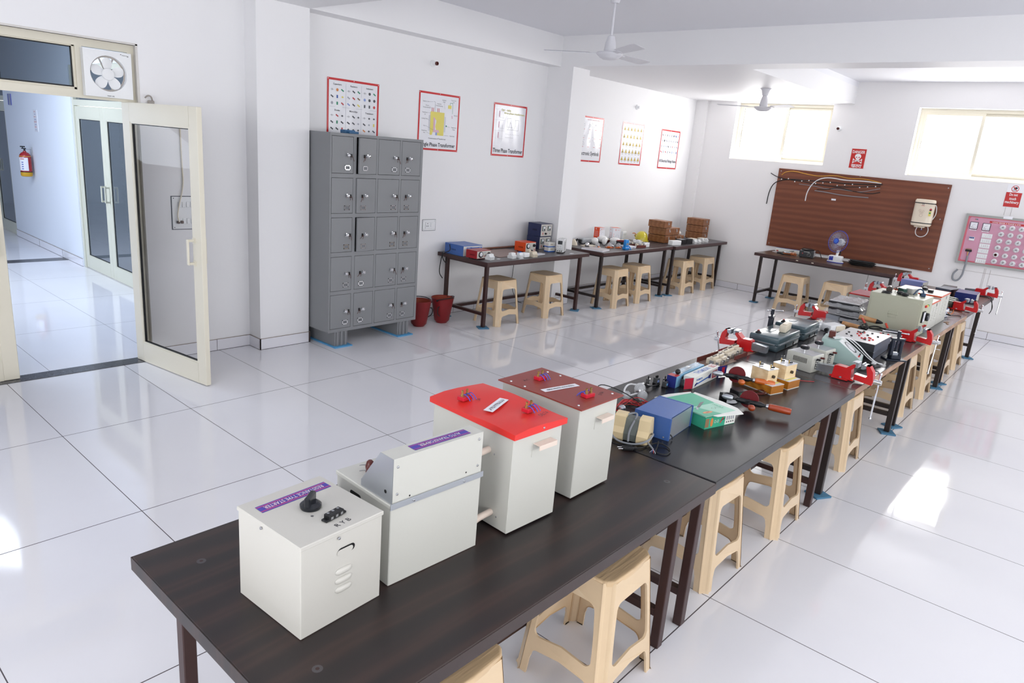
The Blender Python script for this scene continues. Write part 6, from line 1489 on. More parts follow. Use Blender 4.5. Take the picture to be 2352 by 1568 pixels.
dot_box('upper black trainer kit with white panel scattered with red and black sockets', (3.830, -3.560, T3Z + .066), math.radians(0), .42, .28, .058, 42, 24)
dot_box('black trainer kit mostly hidden behind the stacked pair, close to the grey green cabinet', (4.42, -3.56, T3Z), math.radians(4), .30, .24, .052, 43, 8)
t = thing('switch_module', 'white switch box with a slanted lid behind the stacked trainer kits', 'switch box', (4.58, -3.06, T3Z), math.radians(-20))
b = MB(white_p); b.box(-.08, .09, -.05, .05, 0, .055, bev=.004); b.build('body', t); MB(mcbm).box(-.02, .09, -.058, -.05, .005, .05, bev=.003).build('cover', t); MB(black_p).cyl((-.08, -.02, .02), (-.11, -.03, .02), .014, n=12).build('knob', t)
GB = 'white breakers behind the slate grey cases'
for k, x in enumerate((4.40, 4.47, 4.54)):
    t = thing('circuit_breaker', ('white breaker next to the slate grey case', 'white breaker with handwriting on its label, middle of three', 'white breaker nearest the switch box, last of three')[k], 'circuit breaker', (x, -2.975, T3Z), .1 * k, GB)
    b = MB(white_p); b.box(-.028, .028, -.03, .03, 0, .055, bev=.002); b.box(-.028, .028, -.014, .014, .055, .068, bev=.002); b.build('body', t); MB(mcbm).box(-.01, .01, -.006, .006, .068, .078).build('toggle', t)
    if k == 1:
        l = MB(paper_w).at(Matrix.Translation((0, -.0305, 0)) @ FRONT); l.quad(-.022, .022, .005, .05, .0003); l.text('5 A', 0, .028, .018, ink, z=.0008, w=.026); l.build('label', t)
for k, (x, y, a, lab) in enumerate(((4.42, -3.13, .2, 'white sheet of paper lying behind the slate grey cases'), (4.52, -3.19, -.1, 'white sheet with black edge half under the stacked trainer kits'))):
    p = MB(paper_w).at(TR(x, y, T3Z, rz=a)); p.box(-.10, .10, -.05, .05, 0.0005, .0025 + .001 * k); tag(p.build('paper_sheet'), lab, 'paper', 'loose sheets on the third table')
# plastic wrapped cases
film = mat('clear_film', '#eef0f4', rough=.12, alpha=.34, var=0, spec=.9, bump=.9, bscale=22)
film.node_tree.nodes['Principled BSDF'].inputs['Coat Weight'].default_value = .6
for k, (x, y, w, d, z, a, lab) in enumerate(((5.12, -3.10, .40, .25, .048, .03, 'black case in clear film, top of the wrapped stack'), (5.06, -3.12, .42, .27, .0, -.04, 'black case in crumpled film, bottom of the wrapped stack'))):
    t = thing('wrapped_case', lab, 'wrapped case', (x, y, T3Z + .038 * (1 if k == 1 else 0) * 0 + (.052 if k == 0 else .0)), a, 'black cases wrapped in clear film')
    b = MB(bpan); b.box(0, w, 0, d, .004, .046, bev=.003); b.m(wpan).box(.004, w - .004, .004, d - .004, .046, .047); b.build('case', t)
    rn = random.Random(50 + k); n = 14; vs = []; fs = []
    for j in range(n + 1):
        for i in range(n + 1):
            u, v = i / n, j / n; x_ = -.035 + (w + .07) * u; y_ = -.035 + (d + .07) * v
            e = min(u, 1 - u, v, 1 - v); zz = .052 if e > .12 else (.004 + .048 * max(0, e - .02) / .10)
            vs.append((x_ + rn.uniform(-.006, .006), y_ + rn.uniform(-.006, .006), max(.003, zz + rn.uniform(-.004, .006))))
    for j in range(n):
        for i in range(n): a_ = j * (n + 1) + i; fs += [(a_, a_ + 1, a_ + n + 2), (a_, a_ + n + 2, a_ + n + 1)]
    q = MB(film); q.add(vs, fs, True); q.build('film', t, ang=20)
# second wrapped stack layer above
t = dup(bpy.data.objects['wrapped_case'], (5.13, -3.09, T3Z + .104), .05, 'black case in film lying highest, between the others and the cabinet', 'black cases wrapped in clear film')
# tools between: irons and holders
hw1 = wood('light_handle_wood', [(0, '#b07c4f'), (.5, '#c2905f'), (1, '#d0a274')], scale=(5, 1, 1), rough=.5, wave=3)
def iron(label, p0, p1, rw):
    t = thing('soldering_iron', label, 'soldering iron', (0, 0, 0), 0, 'tools with wooden handles'); p0 = Vector(p0); p1 = Vector(p1); d_ = (p1 - p0)
    MB(hw1).cyl(p0, p0 + d_ * .42, rw, rw * .92, n=16).build('handle', t); q = MB(black_p); q.cyl(p0 + d_ * .42, p0 + d_ * .55, rw * 1.02, rw * .6, n=14); q.cyl(p0 + d_ * .55, p0 + d_ * .62, rw * .6, rw * .3, n=12); q.build('collar', t); MB(steel).cyl(p0 + d_ * .62, p1, .006, .003, n=10).build('tip', t)
iron('large soldering iron with pale wooden handle, farther one, in front of the wrapped cases', (5.05, -3.13, T3Z + .070), (5.06, -3.45, T3Z + .05), .022)
iron('large soldering iron with reddish wooden handle, nearer one, behind the stacked trainer kits', (4.86, -3.06, T3Z + .024), (4.80, -3.40, T3Z + .02), .021)
for k, (a, b_, lab) in enumerate((((4.98, -3.17, .075), (4.80, -3.28, .03), 'tool with a red handle pointing at the pale wooden handle'), ((4.95, -3.36, .075), (4.78, -3.44, .03), 'tool with a red handle leaning by the foot of the grey green cabinet'))):
    t = thing('electrode_holder', lab, 'tool', (0, 0, T3Z), 0, 'red handled tools'); MB(mat('orange_red_handle', '#d8452f', rough=.35)).cyl(a, ((a[0] + b_[0]) / 2, (a[1] + b_[1]) / 2, (a[2] + b_[2]) / 2), .009, n=12).build('handle', t); MB(black_p).cyl(((a[0] + b_[0]) / 2, (a[1] + b_[1]) / 2, (a[2] + b_[2]) / 2), b_, .010, .006, n=10).build('body', t)
tangle('black_leads', 'thick tangle of black leads before the foot of the grey green cabinet', 4.83, -3.33, T3Z, .16, .10, 3, .004, black_r, 61, loops=2.6, rz=-1.0, hmax=.05)
for k, (x, y, lab) in enumerate(((4.72, -2.93, 'clear bag of brown cables lying nearer the white breakers'), (4.90, -2.93, 'clear bag of brown cables lying against the wrapped cases'))):
    t = thing('bagged_cable', lab, 'bag', (x, y, T3Z), .1 * k, 'cables in clear bags'); b = MB(mat('brown_cable', '#7a6150', rough=.5)); 
    for q in range(4): b.tube([(-.07, -.02 + .012 * q, .008), (0, -.015 + .012 * q, .014), (.08, -.02 + .012 * q, .008)], .005, 6)
    b.build('cable', t); q = MB(film); q.ball((0, 0, .004), .10, 16, sz=.28, half=True); q.build('bag', t)

# big grey green cabinet
ggm = mat('grey_green_enamel', '#b6b8a4', rough=.42, var=.02, scale=2)
t = thing('metal_cabinet', 'large grey green metal cabinet with meter and black knob, tallest thing on the middle row', 'cabinet', (5.045, -3.572, T3Z), math.radians(-1))
w, d, h = .33, .40, .300
b = MB(ggm); b.box(0, w, 0, d, 0, h, bev=.003); b.build('body', t)
b = MB(ggm); b.box(-.003, 0, .015, d - .015, .02, h - .025, bev=.001)
for y, z in ((.03, .035), (d - .03, .035), (.03, h - .04), (d - .03, h - .04)): rivet(b, -.003, y, z, 'x', .005)
b.m(dark); b.T = Matrix(((0, 0, -1, -.0032), (-1, 0, 0, 0), (0, 1, 0, 0), (0, 0, 0, 1)))
b.build('side_panel', t)
q = MB(ggm); q.box(-.010, -.003, .16, .24, .145, .155, bev=.003); q.box(-.007, -.003, .165, .235, .155, .175, bev=.002); q.box(-.006, -.003, .165, .235, .12, .145, bev=.002); q.build('recessed_handle', t)
f_ = MB(ggm).at(FRONT); f_.box(.012, w - .012, .02, h - .03, 0, .002); f_.m(LGR).line(.02, .05, w - .02, .05, .001, .0026); f_.build('front_panel', t)
m_ = MB(black_p).at(FRONT); m_.box(.030, .105, .115, .205, .002, .014, bev=.002); m_.m(paper_w).quad(.036, .099, .121, .199, .0146); m_.m(ink).line(.06, .14, .08, .18, .002, .015); m_.build('meter', t)
k = MB(knb).at(FRONT); k.lathe([(.034, .002), (.034, .022), (.028, .030)], 24, cx=.165, cy=.15); k.build('knob', t)
for i, m in enumerate((red_p, ORG, YEL, GRN)): MB(m).at(FRONT).lathe([(.010, .002), (.010, .012), (.006, .015)], 14, cx=.075 + .027 * i, cy=.245).build('indicator_lamp', t)
for i in range(6): MB(red_p if i % 2 else black_p).at(FRONT).lathe([(.006, .002), (.006, .020), (.004, .022)], 10, cx=.05 + .028 * i, cy=.075 if i % 2 else .07).build('terminal', t)
# white cabinets with orange rim
rim = mat('orange_red_rim', '#d0532f', rough=.4)
for k, (x, y, w, d, h, lab) in enumerate(((5.41, -3.572, .33, .38, .240, 'white metal cabinet with an orange rim directly behind the grey green cabinet'), (5.76, -3.570, .40, .38, .262, 'white metal cabinet with an orange rim and louvered side, farther of the two'))):
    t = thing('metal_cabinet', lab, 'cabinet', (x, y, T3Z), 0, 'white metal cabinets with orange rims'); b = MB(boxg); b.box(0, w, 0, d, 0, h - .008, bev=.002)
    for i in range(5):
        for j in range(2): louver(b, w * .35 + j * .12, h * .35 + i * .025, .06, -.0005)
    b.build('body', t); l = MB(boxw); l.box(.004, w - .004, .004, d - .004, h - .008, h - .002); l.m(rim).box(-.002, w + .002, -.003, .0, h - .014, h - .001); l.box(w, w + .002, 0, d, h - .014, h - .001); l.box(-.002, 0, 0, d, h - .014, h - .001); l.build('lid', t)
    s = MB(dark).at(FRONT); s.quad(w * .6, w * .6 + .022, h - .05, h - .022, .0008); s.build('keyhole', t)
    for i in range(2):
        q = MB(black_p); q.box(w * .3 + .12 * i, w * .3 + .12 * i + .045, d * .25 + .07 * i, d * .25 + .07 * i + .04, h - .002, h + .022, bev=.003); q.tube([(w * .3 + .12 * i + .02, d * .25 + .07 * i + .03, h + .012), (w * .3 + .12 * i + .05, d * .30 + .07 * i + .05, h + .03), (w * .3 + .12 * i + .08, d * .25 + .07 * i + .05, h + .004)], .003, 5); q.build('outlet', t)
# things on the grey green cabinet
ZC = T3Z + .3005
tangle('cable_coil', 'small coil of thin cable at the left back corner of the cabinet top', 5.10, -3.28, ZC, .06, .045, 2, .0032, black_r, 71, loops=2.2, hmax=.012)
t = thing('black_goggles', 'pair of black rubber pads lying on the front part of the cabinet top', 'pads', (5.13, -3.40, ZC), .6); b = MB(black_r); b.ball((-.03, 0, .014), .03, 12, sz=.5); b.ball((.035, .01, .014), .03, 12, sz=.5); b.build('pads', t)
t = thing('adaptor', 'dark green adaptor lying on the cabinet top', 'adaptor', (5.26, -3.36, ZC), .9); MB(mat('dark_green_plastic', '#2f4d46', rough=.4)).box(-.035, .035, -.02, .02, 0, .04, bev=.004).build('body', t); MB(black_r).tube([(.035, 0, .02), (.07, .01, .03), (.10, -.02, .005)], .004, 6).build('lead', t)
t = thing('tagged_block', 'grey plastic block with a handwritten number on the cabinet top', 'plastic block', (5.32, -3.42, ZC), -.3); MB(mat('light_grey_plastic', '#b4b3ae', rough=.4)).box(-.05, .05, -.03, .03, 0, .045, bev=.006).build('body', t); l = MB(ink).at(Matrix.Translation((0, -.0305, 0)) @ FRONT); l.text('57', 0, .022, .026, ink, w=.03, z=.0003); l.build('handwriting', t)
t = thing('dark_motor', 'small dark motor lying behind the green adaptor on the cabinet top', 'motor', (5.22, -3.27, ZC), .2); MB(mat('dark_bronze_body', '#3d3128', rough=.4)).cyl((-.05, 0, .024), (.04, 0, .024), .024, n=18).build('body', t); MB(steel).cyl((.04, 0, .024), (.065, 0, .024), .006, n=8).build('shaft', t)
t = thing('power_plug', 'dark blue plug standing near the right front corner of the cabinet top', 'plug', (5.25, -3.52, ZC), .2); MB(mat('dark_blue_plug', '#24405e', rough=.4)).box(-.014, .014, -.018, .018, 0, .03, bev=.004).build('body', t); MB(mat('dark_blue_plug', '#24405e')).tube([(0, .0, .03), (.005, .01, .055), (.0, .04, .06), (-.03, .07, .01)], .006, 6).build('lead', t)
for k, (x, y, lab) in enumerate(((5.31, -3.50, 'black rocker switch on the cabinet top, nearer the front'), (5.33, -3.36, 'black rocker switch on the cabinet top, right behind the grey block'))):
    t = thing('rocker_switch', lab, 'switch', (x, y, ZC), .2 * k, 'black rocker switches'); MB(black_p).box(-.02, .02, -.015, .015, 0, .02, bev=.003).build('body', t); MB(black_p).box(-.012, .012, -.008, .008, .02, .026, bev=.002).build('rocker', t)
# red rimmed white box behind
t = thing('metal_cabinet', 'low white box with a pink red rimmed top left of the grey green cabinet', 'cabinet', (5.86, -3.03, T3Z), 0); b = MB(boxg); b.box(0, .34, 0, .23, 0, .125, bev=.002); b.build('body', t); MB(red_p).box(-.003, .343, -.003, .233, .125, .136, bev=.001).box(.01, .33, .01, .22, .136, .137, m=mat('pink_top', '#dca2ab', rough=.2)).build('lid', t)
for x, y, hh_ in ((.06, .05, .05), (.26, .06, .06)): MB(black_p).lathe([(.006, .137), (.006, .137 + hh_ - .012), (.011, .137 + hh_ - .01), (.011, .137 + hh_), (1e-4, .137 + hh_ + .003)], 12, cx=x, cy=y).build('lever', t)
# contactor assembly
t = thing('contactor', 'blue boxed contactor with a black switch block on top, beside the white cabinets', 'contactor', (6.27, -3.545, T3Z), -.15); MB(mat('cobalt_box', '#233f86', rough=.35)).box(0, .11, 0, .07, 0, .080, bev=.003).build('body', t)
f_ = MB(paper_w).at(FRONT); f_.quad(.004, .106, .004, .076, .0006); f_.text('RELAY', .05, .05, .012, BLI, w=.05, z=.001); f_.build('face', t); MB(black_p).box(.01, .10, .01, .065, .080, .115, bev=.004).box(.03, .08, .015, .055, .115, .128, bev=.003).build('switch_block', t)
q = MB(copper); q.tube([(.06, -.004, .05), (.075, -.03, .03), (.10, -.04, .05), (.12, -.03, .075)], .004, 6); q.build('copper_strap', t); q = MB(black_p); q.cyl((.055, 0, .03), (.055, -.04, .03), .007, n=10); q.build('terminal', t)
q = MB(black_r); q.tube([(6.38, -3.56, T3Z + .02), (6.46, -3.58, T3Z + .008), (6.54, -3.63, T3Z + .006), (6.50, -3.65, T3Z + .006)], .004, 6); tag(q.build('short_lead'), 'short black lead lying beside the blue contactor box', 'lead')
# cardboard boxes
for k, (x, y, z, lab) in enumerate(((6.62, -3.42, .0, 'open brown cardboard box behind the contactor, lower one'), (6.74, -3.34, .0, 'open brown cardboard box behind the contactor, farther one'))):
    t = thing('cardboard_box', lab, 'carton', (x, y, T3Z + z), .2 * k, 'brown cardboard boxes'); b = MB(cbd); b.box(0, .11, 0, .12, 0, .095, bev=.001); b.build('body', t); MB(wt).add([(0, 0, .096), (.05, -.02, .125), (.08, .03, .12), (.03, .05, .097)], [(0, 1, 2, 3)]).build('flap', t)
# grey cylinders
cyg = mat('dull_green_grey_metal', '#6b6f66', rough=.35, metal=.5, var=.08)
for k, (x, y, a, lab) in enumerate(((6.98, -3.40, -.35, 'grey metal cylinder nearest the camera of the three'), (7.10, -3.40, -.35, 'grey metal cylinder in the middle of the three'), (7.24, -3.38, -.35, 'grey metal cylinder farthest of the three, beside the dark blue box'))):
    t = thing('metal_cylinder', lab, 'cylinder', (x, y, T3Z + .041), a, 'grey metal cylinders'); b = MB(cyg); b.cyl((0, .12, 0), (0, -.11, 0), .040, n=28); b.build('body', t); q = MB(black_p); q.cyl((0, -.11, 0), (0, -.118, 0), .034, n=24); q.m(steel).cyl((0, -.118, 0), (0, -.126, 0), .010, n=12); q.build('end_cap', t)
# dark blue box and others at the far end
def plain_box(name, lab, cat, x, y, w, d, h, m, m2=None, rz=0.0, z=T3Z, grp=None, draw=None):
    t = thing(name, lab, cat, (x, y, z), rz, grp); MB(m).box(0, w, 0, d, .003, h, bev=.002).build('case', t)
    f_ = MB(m2 or m).at(FRONT); f_.box(.004, w - .004, .006, h - .003, 0, .0015)
    if draw: draw(f_, w, h)
    f_.build('front', t); return t
nav = mat('deep_navy_enamel', '#1d2b6b', rough=.3, var=.04); lil = mat('lilac_enamel', '#7f88bd', rough=.3, var=.03)
def dots(f_, w, h): f_.m(ink).quad(w * .1, w * .4, h * .3, h * .6, .002); f_.disc(w * .7, h * .5, .01, .002)
plain_box('instrument_box', 'dark blue oblong instrument box beside the farthest right hand vice', 'instrument box', 7.60, -3.60, .30, .20, .095, nav, boxw, .05, draw=None)
plain_box('instrument_box', 'lilac and white long instrument at the far left end of the middle row', 'instrument box', 8.00, -3.00, .16, .24, .085, lil, boxw, -.12, draw=dots)
plain_box('instrument_box', 'blue grey flat instrument in front of the lilac one', 'instrument box', 7.55, -3.05, .32, .20, .045, mat('slate_blue', '#5b7390', rough=.25), None, 0)
plain_box('instrument_box', 'black flat instrument with white print near the far end', 'instrument box', 8.12, -3.30, .30, .14, .055, black_p, None, .05, draw=lambda f_, w, h: f_.m(paper_w).quad(w * .2, w * .6, h * .5, h * .7, .002))
plain_box('instrument_box', 'wedge of black and grey instruments behind the cylinders', 'instrument box', 7.75, -3.33, .26, .16, .085, gside, black_p, -.2)
t = thing('metal_part', 'light grey cast part lying behind the cardboard boxes', 'metal part', (7.45, -3.30, T3Z), .2); b = MB(mat('cast_grey', '#a9aaa5', rough=.5, metal=.3)); b.box(-.10, .10, -.05, .05, 0, .05, bev=.015, seg=2); b.cyl((0, 0, .05), (0, 0, .075), .02, .012, n=14); b.build('body', t)
c_ = MB(black_r); c_.tube([(8.28, -3.52, T3Z + .01), (8.31, -3.60, T3Z + .012), (8.30, -3.66, T3Z + .01), (8.28, -3.68, T3Z - .06), (8.30, -3.69, T3Z - .14), (8.24, -3.68, T3Z - .17)], .004, 6); c_.tube([(8.26, -3.52, T3Z + .01), (8.24, -3.64, T3Z + .012), (8.21, -3.68, T3Z - .03), (8.24, -3.70, T3Z - .10), (8.20, -3.69, T3Z - .15)], .004, 6); tag(c_.build('hanging_lead'), 'black leads hanging over the right edge near the far end of the row', 'lead')
for k, (x, y, a) in enumerate(((5.98, -3.63, .3), (6.05, -3.61, -.4))): tag(MB(mat('brown_scrap', '#96765f', rough=.8)).at(TR(x, y, T3Z, rz=a)).box(-.03, .03, -.008, .008, 0, .004).build('scrap'), ('brown wood scrap near the table edge before the cabinets, nearer', 'brown wood scrap near the table edge before the cabinets, farther')[k], 'scrap', 'wood scraps')

# ================================================================ TABLES ALONG THE POSTER WALL
WZ = .7555
sb = mat('steel_blue_enamel', '#3f66ad', rough=.35, var=.03); crm = mat('panel_off_white', '#e3e2dc', rough=.3, var=.02); dred = mat('dark_red_enamel', '#9b1f28', rough=.32, var=.04); org = mat('bright_orange_enamel', '#e0501e', rough=.32, var=.04)
def instr(name, lab, cat, x, y, w, d, h, m, fm, draw, rz=0.0, z=WZ, feet=True, grp=None, extra=None):
    t = thing(name, lab, cat, (x, y, z), rz, grp); z0 = .010 if feet else 0.0
    MB(m).box(0, w, 0, d, z0, h, bev=.0025).build('case', t)
    f_ = MB(fm).at(FRONT); f_.box(.006, w - .006, z0 + .005, h - .006, 0, .002); draw(f_, w, h, t); f_.build('front_panel', t)
    v = MB(dark).at(Matrix(((0, 0, -1, -.0006), (-1, 0, 0, 0), (0, 1, 0, 0), (0, 0, 0, 1))))
    for k in range(8): v.quad(-d * .62 + k * .009, -d * .62 + k * .009 + .004, h * .42, h * .56)
    v.build('vent_slots', t)
    if feet:
        for fx in (.03, w - .03):
            for fy in (.03, d - .03): MB(black_r).cyl((fx, fy, 0), (fx, fy, z0), .010, n=10).build('foot', t)
    return t
def knob_(t, x, z, r, m=None): MB(m or knb).at(FRONT).lathe([(r, .002), (r, .016), (r * .75, .022)], 18, cx=x, cy=z).build('knob', t)
def gauge(t, x, z, r):
    g = MB(black_p).at(FRONT); g.lathe([(r, .002), (r, .008), (r * .85, .010)], 26, cx=x, cy=z); g.m(paper_w).disc(x, z + r * .1, r * .68, .0106, 22); g.m(ink).line(x, z - r * .3, x - r * .25, z + r * .4, .0025, .0112); g.build('gauge', t)
def d_blue(f_, w, h, t):
    f_.m(blue_p).quad(.05, w - .01, h * .48, h - .018, .0026); f_.text('DIGITAL', .085, h * .78, .010, wt, w=.045, z=.003); f_.text('METER', .085, h * .64, .010, RDI, w=.04, z=.003); f_.text('INSTRUMENTS', w * .62, h * .82, .008, wt, w=.10, z=.003)
    f_.m(paper_w).quad(w - .055, w - .025, h * .62, h * .78, .003); f_.m(ink).quad(w - .048, w - .032, h * .65, h * .75, .0034); f_.m(mat('peach_panel', '#dcc3b8', rough=.4)).quad(.085, .115, .025, h * .40, .0026); knob_(t, .17, .035, .010)
instr('instrument_box', 'steel blue instrument with cream front, at the end of the table beside the lockers', 'instrument box', 4.215, .80, .30, .30, .118, sb, crm, d_blue, -.02, feet=False)
def d_red(f_, w, h, t):
    gauge(t, .062, .055, .034); knob_(t, w - .042, .055, .020); f_.text('VARIAC', .125, .036, .010, RDI, w=.05, z=.003, bold=True); f_.m(BLI)
    for k in range(3): f_.quad(.108 + .016 * k, .114 + .016 * k, .072, .080, .003)
    f_.m(ink)
    for k in range(4): f_.disc(w - .042 + .028 * math.cos(k * 1.57), .055 + .028 * math.sin(k * 1.57), .0018, .003, 6)
instr('instrument_box', 'dark red power unit with black round gauge, in front of the blue instrument', 'instrument box', 4.205, .575, .235, .16, .098, dred, boxw, d_red, .05)
def d_orange(f_, w, h, t):
    gauge(t, .050, .078, .032); knob_(t, w - .045, .082, .018); f_.text('POWER', .095, .052, .010, RDI, w=.03, z=.003); f_.m(red_p).quad(w - .035, w - .022, .022, .042, .003)
    for k in range(3): MB(black_p).at(FRONT).lathe([(.008, .002), (.008, .026)], 12, cx=.055 + .028 * k, cy=.026).build('terminal', t)
instr('instrument_box', 'bright orange power unit in front of the stacked navy meters', 'instrument box', 5.205, .735, .205, .17, .122, org, boxw, d_orange, .03)
navm = mat('navy_case', '#1c2650', rough=.38, var=.04)
def d_navy(f_, w, h, t):
    for x in (.055, .165):
        g = MB(black_p).at(FRONT); g.box(x - .030, x + .030, .070, .132, .002, .008, bev=.002); g.m(paper_w).quad(x - .023, x + .023, .076, .127, .0086); g.m(mat('meter_teal', '#a9bdb5', rough=.3)).quad(x - .021, x - .005, .078, .124, .0088); g.m(black_p).disc(x + .008, .088, .012, .0092, 14); g.build('meter', t)
    f_.m(red_p).quad(.042, .053, .022, .052, .003); knob_(t, .095, .036, .012); f_.m(ink).quad(.105, .113, .110, .118, .003); f_.m(RDI).disc(.128, .036, .005, .003); f_.m(ink).disc(.185, .036, .005, .003); f_.m(LGR).line(.10, .085, .12, .085, .001, .003)
instr('power_supply', 'navy power supply with two meters, lower one of the stack', 'power supply', 5.63, .87, .225, .21, .158, navm, boxw, d_navy, .0, feet=False, grp='stacked navy power supplies')
instr('power_supply', 'navy power supply with two meters, upper one of the stack', 'power supply', 5.635, .868, .228, .212, .158, navm, boxw, d_navy, .0, z=WZ + .160, feet=False, grp='stacked navy power supplies')
# white bench supply with display
t = thing('bench_supply', 'white bench power supply with dark display at the right end of the instrument table', 'power supply', (5.640, .600, WZ), math.radians(-62))
gw = mat('grey_white_plastic', '#dddfe0', rough=.35, var=.02); w, d, h = .092, .20, .168
b = MB(gw); b.box(0, w, 0, d, .010, h, bev=.004); b.build('case', t); f_ = MB(mat('lighter_face', '#e4e6e6', rough=.3)).at(FRONT); f_.box(.003, w - .003, .014, h - .004, 0, .004); f_.m(mat('display_dark', '#20252a', rough=.1)).quad(.016, .072, .108, .152, .0046); f_.build('front_panel', t)
for i in range(3):
    for j in range(2): MB(steel).at(FRONT).lathe([(.008, .004), (.008, .014)], 14, cx=.020 + .025 * i, cy=.055 + .028 * j).build('knob', t)
for i in range(3): MB(black_p).at(FRONT).lathe([(.006, .004), (.006, .016)], 10, cx=.020 + .025 * i, cy=.028).build('terminal', t)
v = MB(dark).at(Matrix(((0, 0, 1, w + .0006), (1, 0, 0, 0), (0, 1, 0, 0), (0, 0, 0, 1))))
for i in range(9):
    for j in range(11): v.quad(.04 + i * .008, .045 + i * .008, .030 + j * .010, .0345 + j * .010)
v.build('vent_slots', t)
for fx in (.012, w - .012):
    for fy in (.03, d - .03): MB(black_r).cyl((fx, fy, 0), (fx, fy, .010), .008, n=10).build('foot', t)
q = MB(gw); q.tube([(w / 2, .05, h), (w / 2, .07, h + .012), (w / 2, .13, h + .012), (w / 2, .15, h)], .005, 6); q.build('handle', t)
# two small boxes with blue lids
for k in (0, 1):
    t = thing('component_box', ('small white box with blue band, lower of the two beside the bench supply', 'small white box with blue band, upper of the two beside the bench supply')[k], 'component box', (5.575 - .003 * k, .67 + .002 * k, WZ + .058 * k), math.radians(-8), 'small white boxes with blue bands')
    MB(crm).box(0, .115, 0, .08, .010, .057, bev=.003).build('body', t); MB(blue_p).box(-.001, .116, -.001, .081, .0, .012, bev=.002).build('band', t); MB(mat('beige_label', '#c9bfae', rough=.5)).box(.035, .075, -.001, 0, .025, .045).build('label', t)
# brown sheet against the wall
p = MB(mat('brown_hylam_sheet', '#8a6e64', rough=.35, var=.08)); p.box(4.60, 5.20, .60, 1.05, WZ, WZ + .003); tag(p.build('sheet'), 'flat pinkish brown board lying in the middle of the instrument table', 'board')
p = MB(mat('brown_pipe', '#7a4b36', rough=.4)); p.cyl((4.55, 1.10, WZ + .012), (5.55, 1.11, WZ + .012), .011, n=12); tag(p.build('pipe'), 'long brown rod lying along the wall side of the instrument table', 'rod')
# breakers in front
def mini_breaker(lab, x, y, rz, w=.075, m=white_p, blue=False, grp='breakers on the instrument table', z=WZ):
    t = thing('circuit_breaker', lab, 'circuit breaker', (x, y, z), rz, grp); P = frame((0, 0, 0), (0, 1, 0), (0, 0, 1)); b = MB(m).at(P); b.poly([(-.035, 0), (.035, 0), (.038, .03), (.022, .036), (.022, .06), (-.018, .062), (-.022, .040), (-.036, .034)], -w / 2, w / 2); b.build('body', t)
    s = MB(dark).at(Matrix.Translation((0, -.0362, 0)) @ FRONT); n = max(2, int(w / .018))
    for k in range(n): s.quad(-w / 2 + (k + .35) * w / n, -w / 2 + (k + .65) * w / n, .008, .016); s.quad(-w / 2 + (k + .35) * w / n, -w / 2 + (k + .65) * w / n, .021, .028)
    s.build('terminal', t)
    q = MB(blue_p if blue else m)
    for k in range(n): q.box(-w / 2 + (k + .3) * w / n, -w / 2 + (k + .7) * w / n, -.004, .006, .060, .070 if blue else .066)
    q.build('toggle', t)
mini_breaker('grey white breaker in front of the red power unit', 4.385, .545, .15, .085)
mini_breaker('rounded grey white breaker left of the breaker with blue toggles', 4.72, .515, .1, .080)
mini_breaker('grey white breaker with blue toggles', 4.835, .500, .05, .06, blue=True)
mini_breaker('yellowish breaker behind the others by the orange unit', 5.11, .60, .2, .05, mcbm)
mini_breaker('yellowish low breaker right of the plain white box', 5.07, .49, -.1, .075, mcbm)
t = thing('junction_box', 'plain white rounded box among the breakers', 'box', (4.93, .505, WZ), .05, None); MB(white_p).box(-.05, .05, -.04, .04, 0, .055, bev=.012, seg=3).build('body', t)
for k, (x, y, w, d, a, lab) in enumerate(((4.52, .535, .07, .03, .5, 'scrap of paper between the first two breakers'), (4.80, .44, .08, .02, .0, 'thin white strip at the table edge before the breakers'), (5.28, .58, .17, .07, .1, 'grey plastic packet in front of the orange unit'), (5.38, .66, .08, .03, -.3, 'small white paper behind the grey packet'), (5.50, .455, .06, .025, .0, 'white sticker at the table edge before the bench supply'), (5.80, .47, .07, .025, .1, 'white sticker at the right end of the instrument table'))):
    tag(MB(paper_w).at(TR(x, y, WZ, rz=a)).box(-w / 2, w / 2, -d / 2, d / 2, 0, .0015 if k != 2 else .010).build('paper'), lab, 'paper', 'papers on the instrument table')
c_ = MB(black_r); c_.tube([(4.215, 1.02, .86), (4.20, .98, .80), (4.18, 1.04, .77), (4.165, 1.08, .74), (4.16, 1.10, .62), (4.17, 1.12, .52), (4.21, 1.10, .46)], .005, 6); c_.tube([(4.19, 1.10, .76), (4.15, 1.06, .70), (4.17, 1.0, .64), (4.19, 1.03, .72)], .005, 6); tag(c_.build('hanging_lead'), 'black lead hanging from the blue instrument over the table end', 'lead')
c_ = MB(black_r); c_.tube([(5.52, 1.17, .71), (5.52, 1.17, .45), (5.50, 1.17, .30), (5.53, 1.16, .16), (5.60, 1.12, .03), (5.66, 1.10, .01)], .004, 6); tag(c_.build('hanging_lead'), 'black lead hanging behind the instrument table to the floor', 'lead')

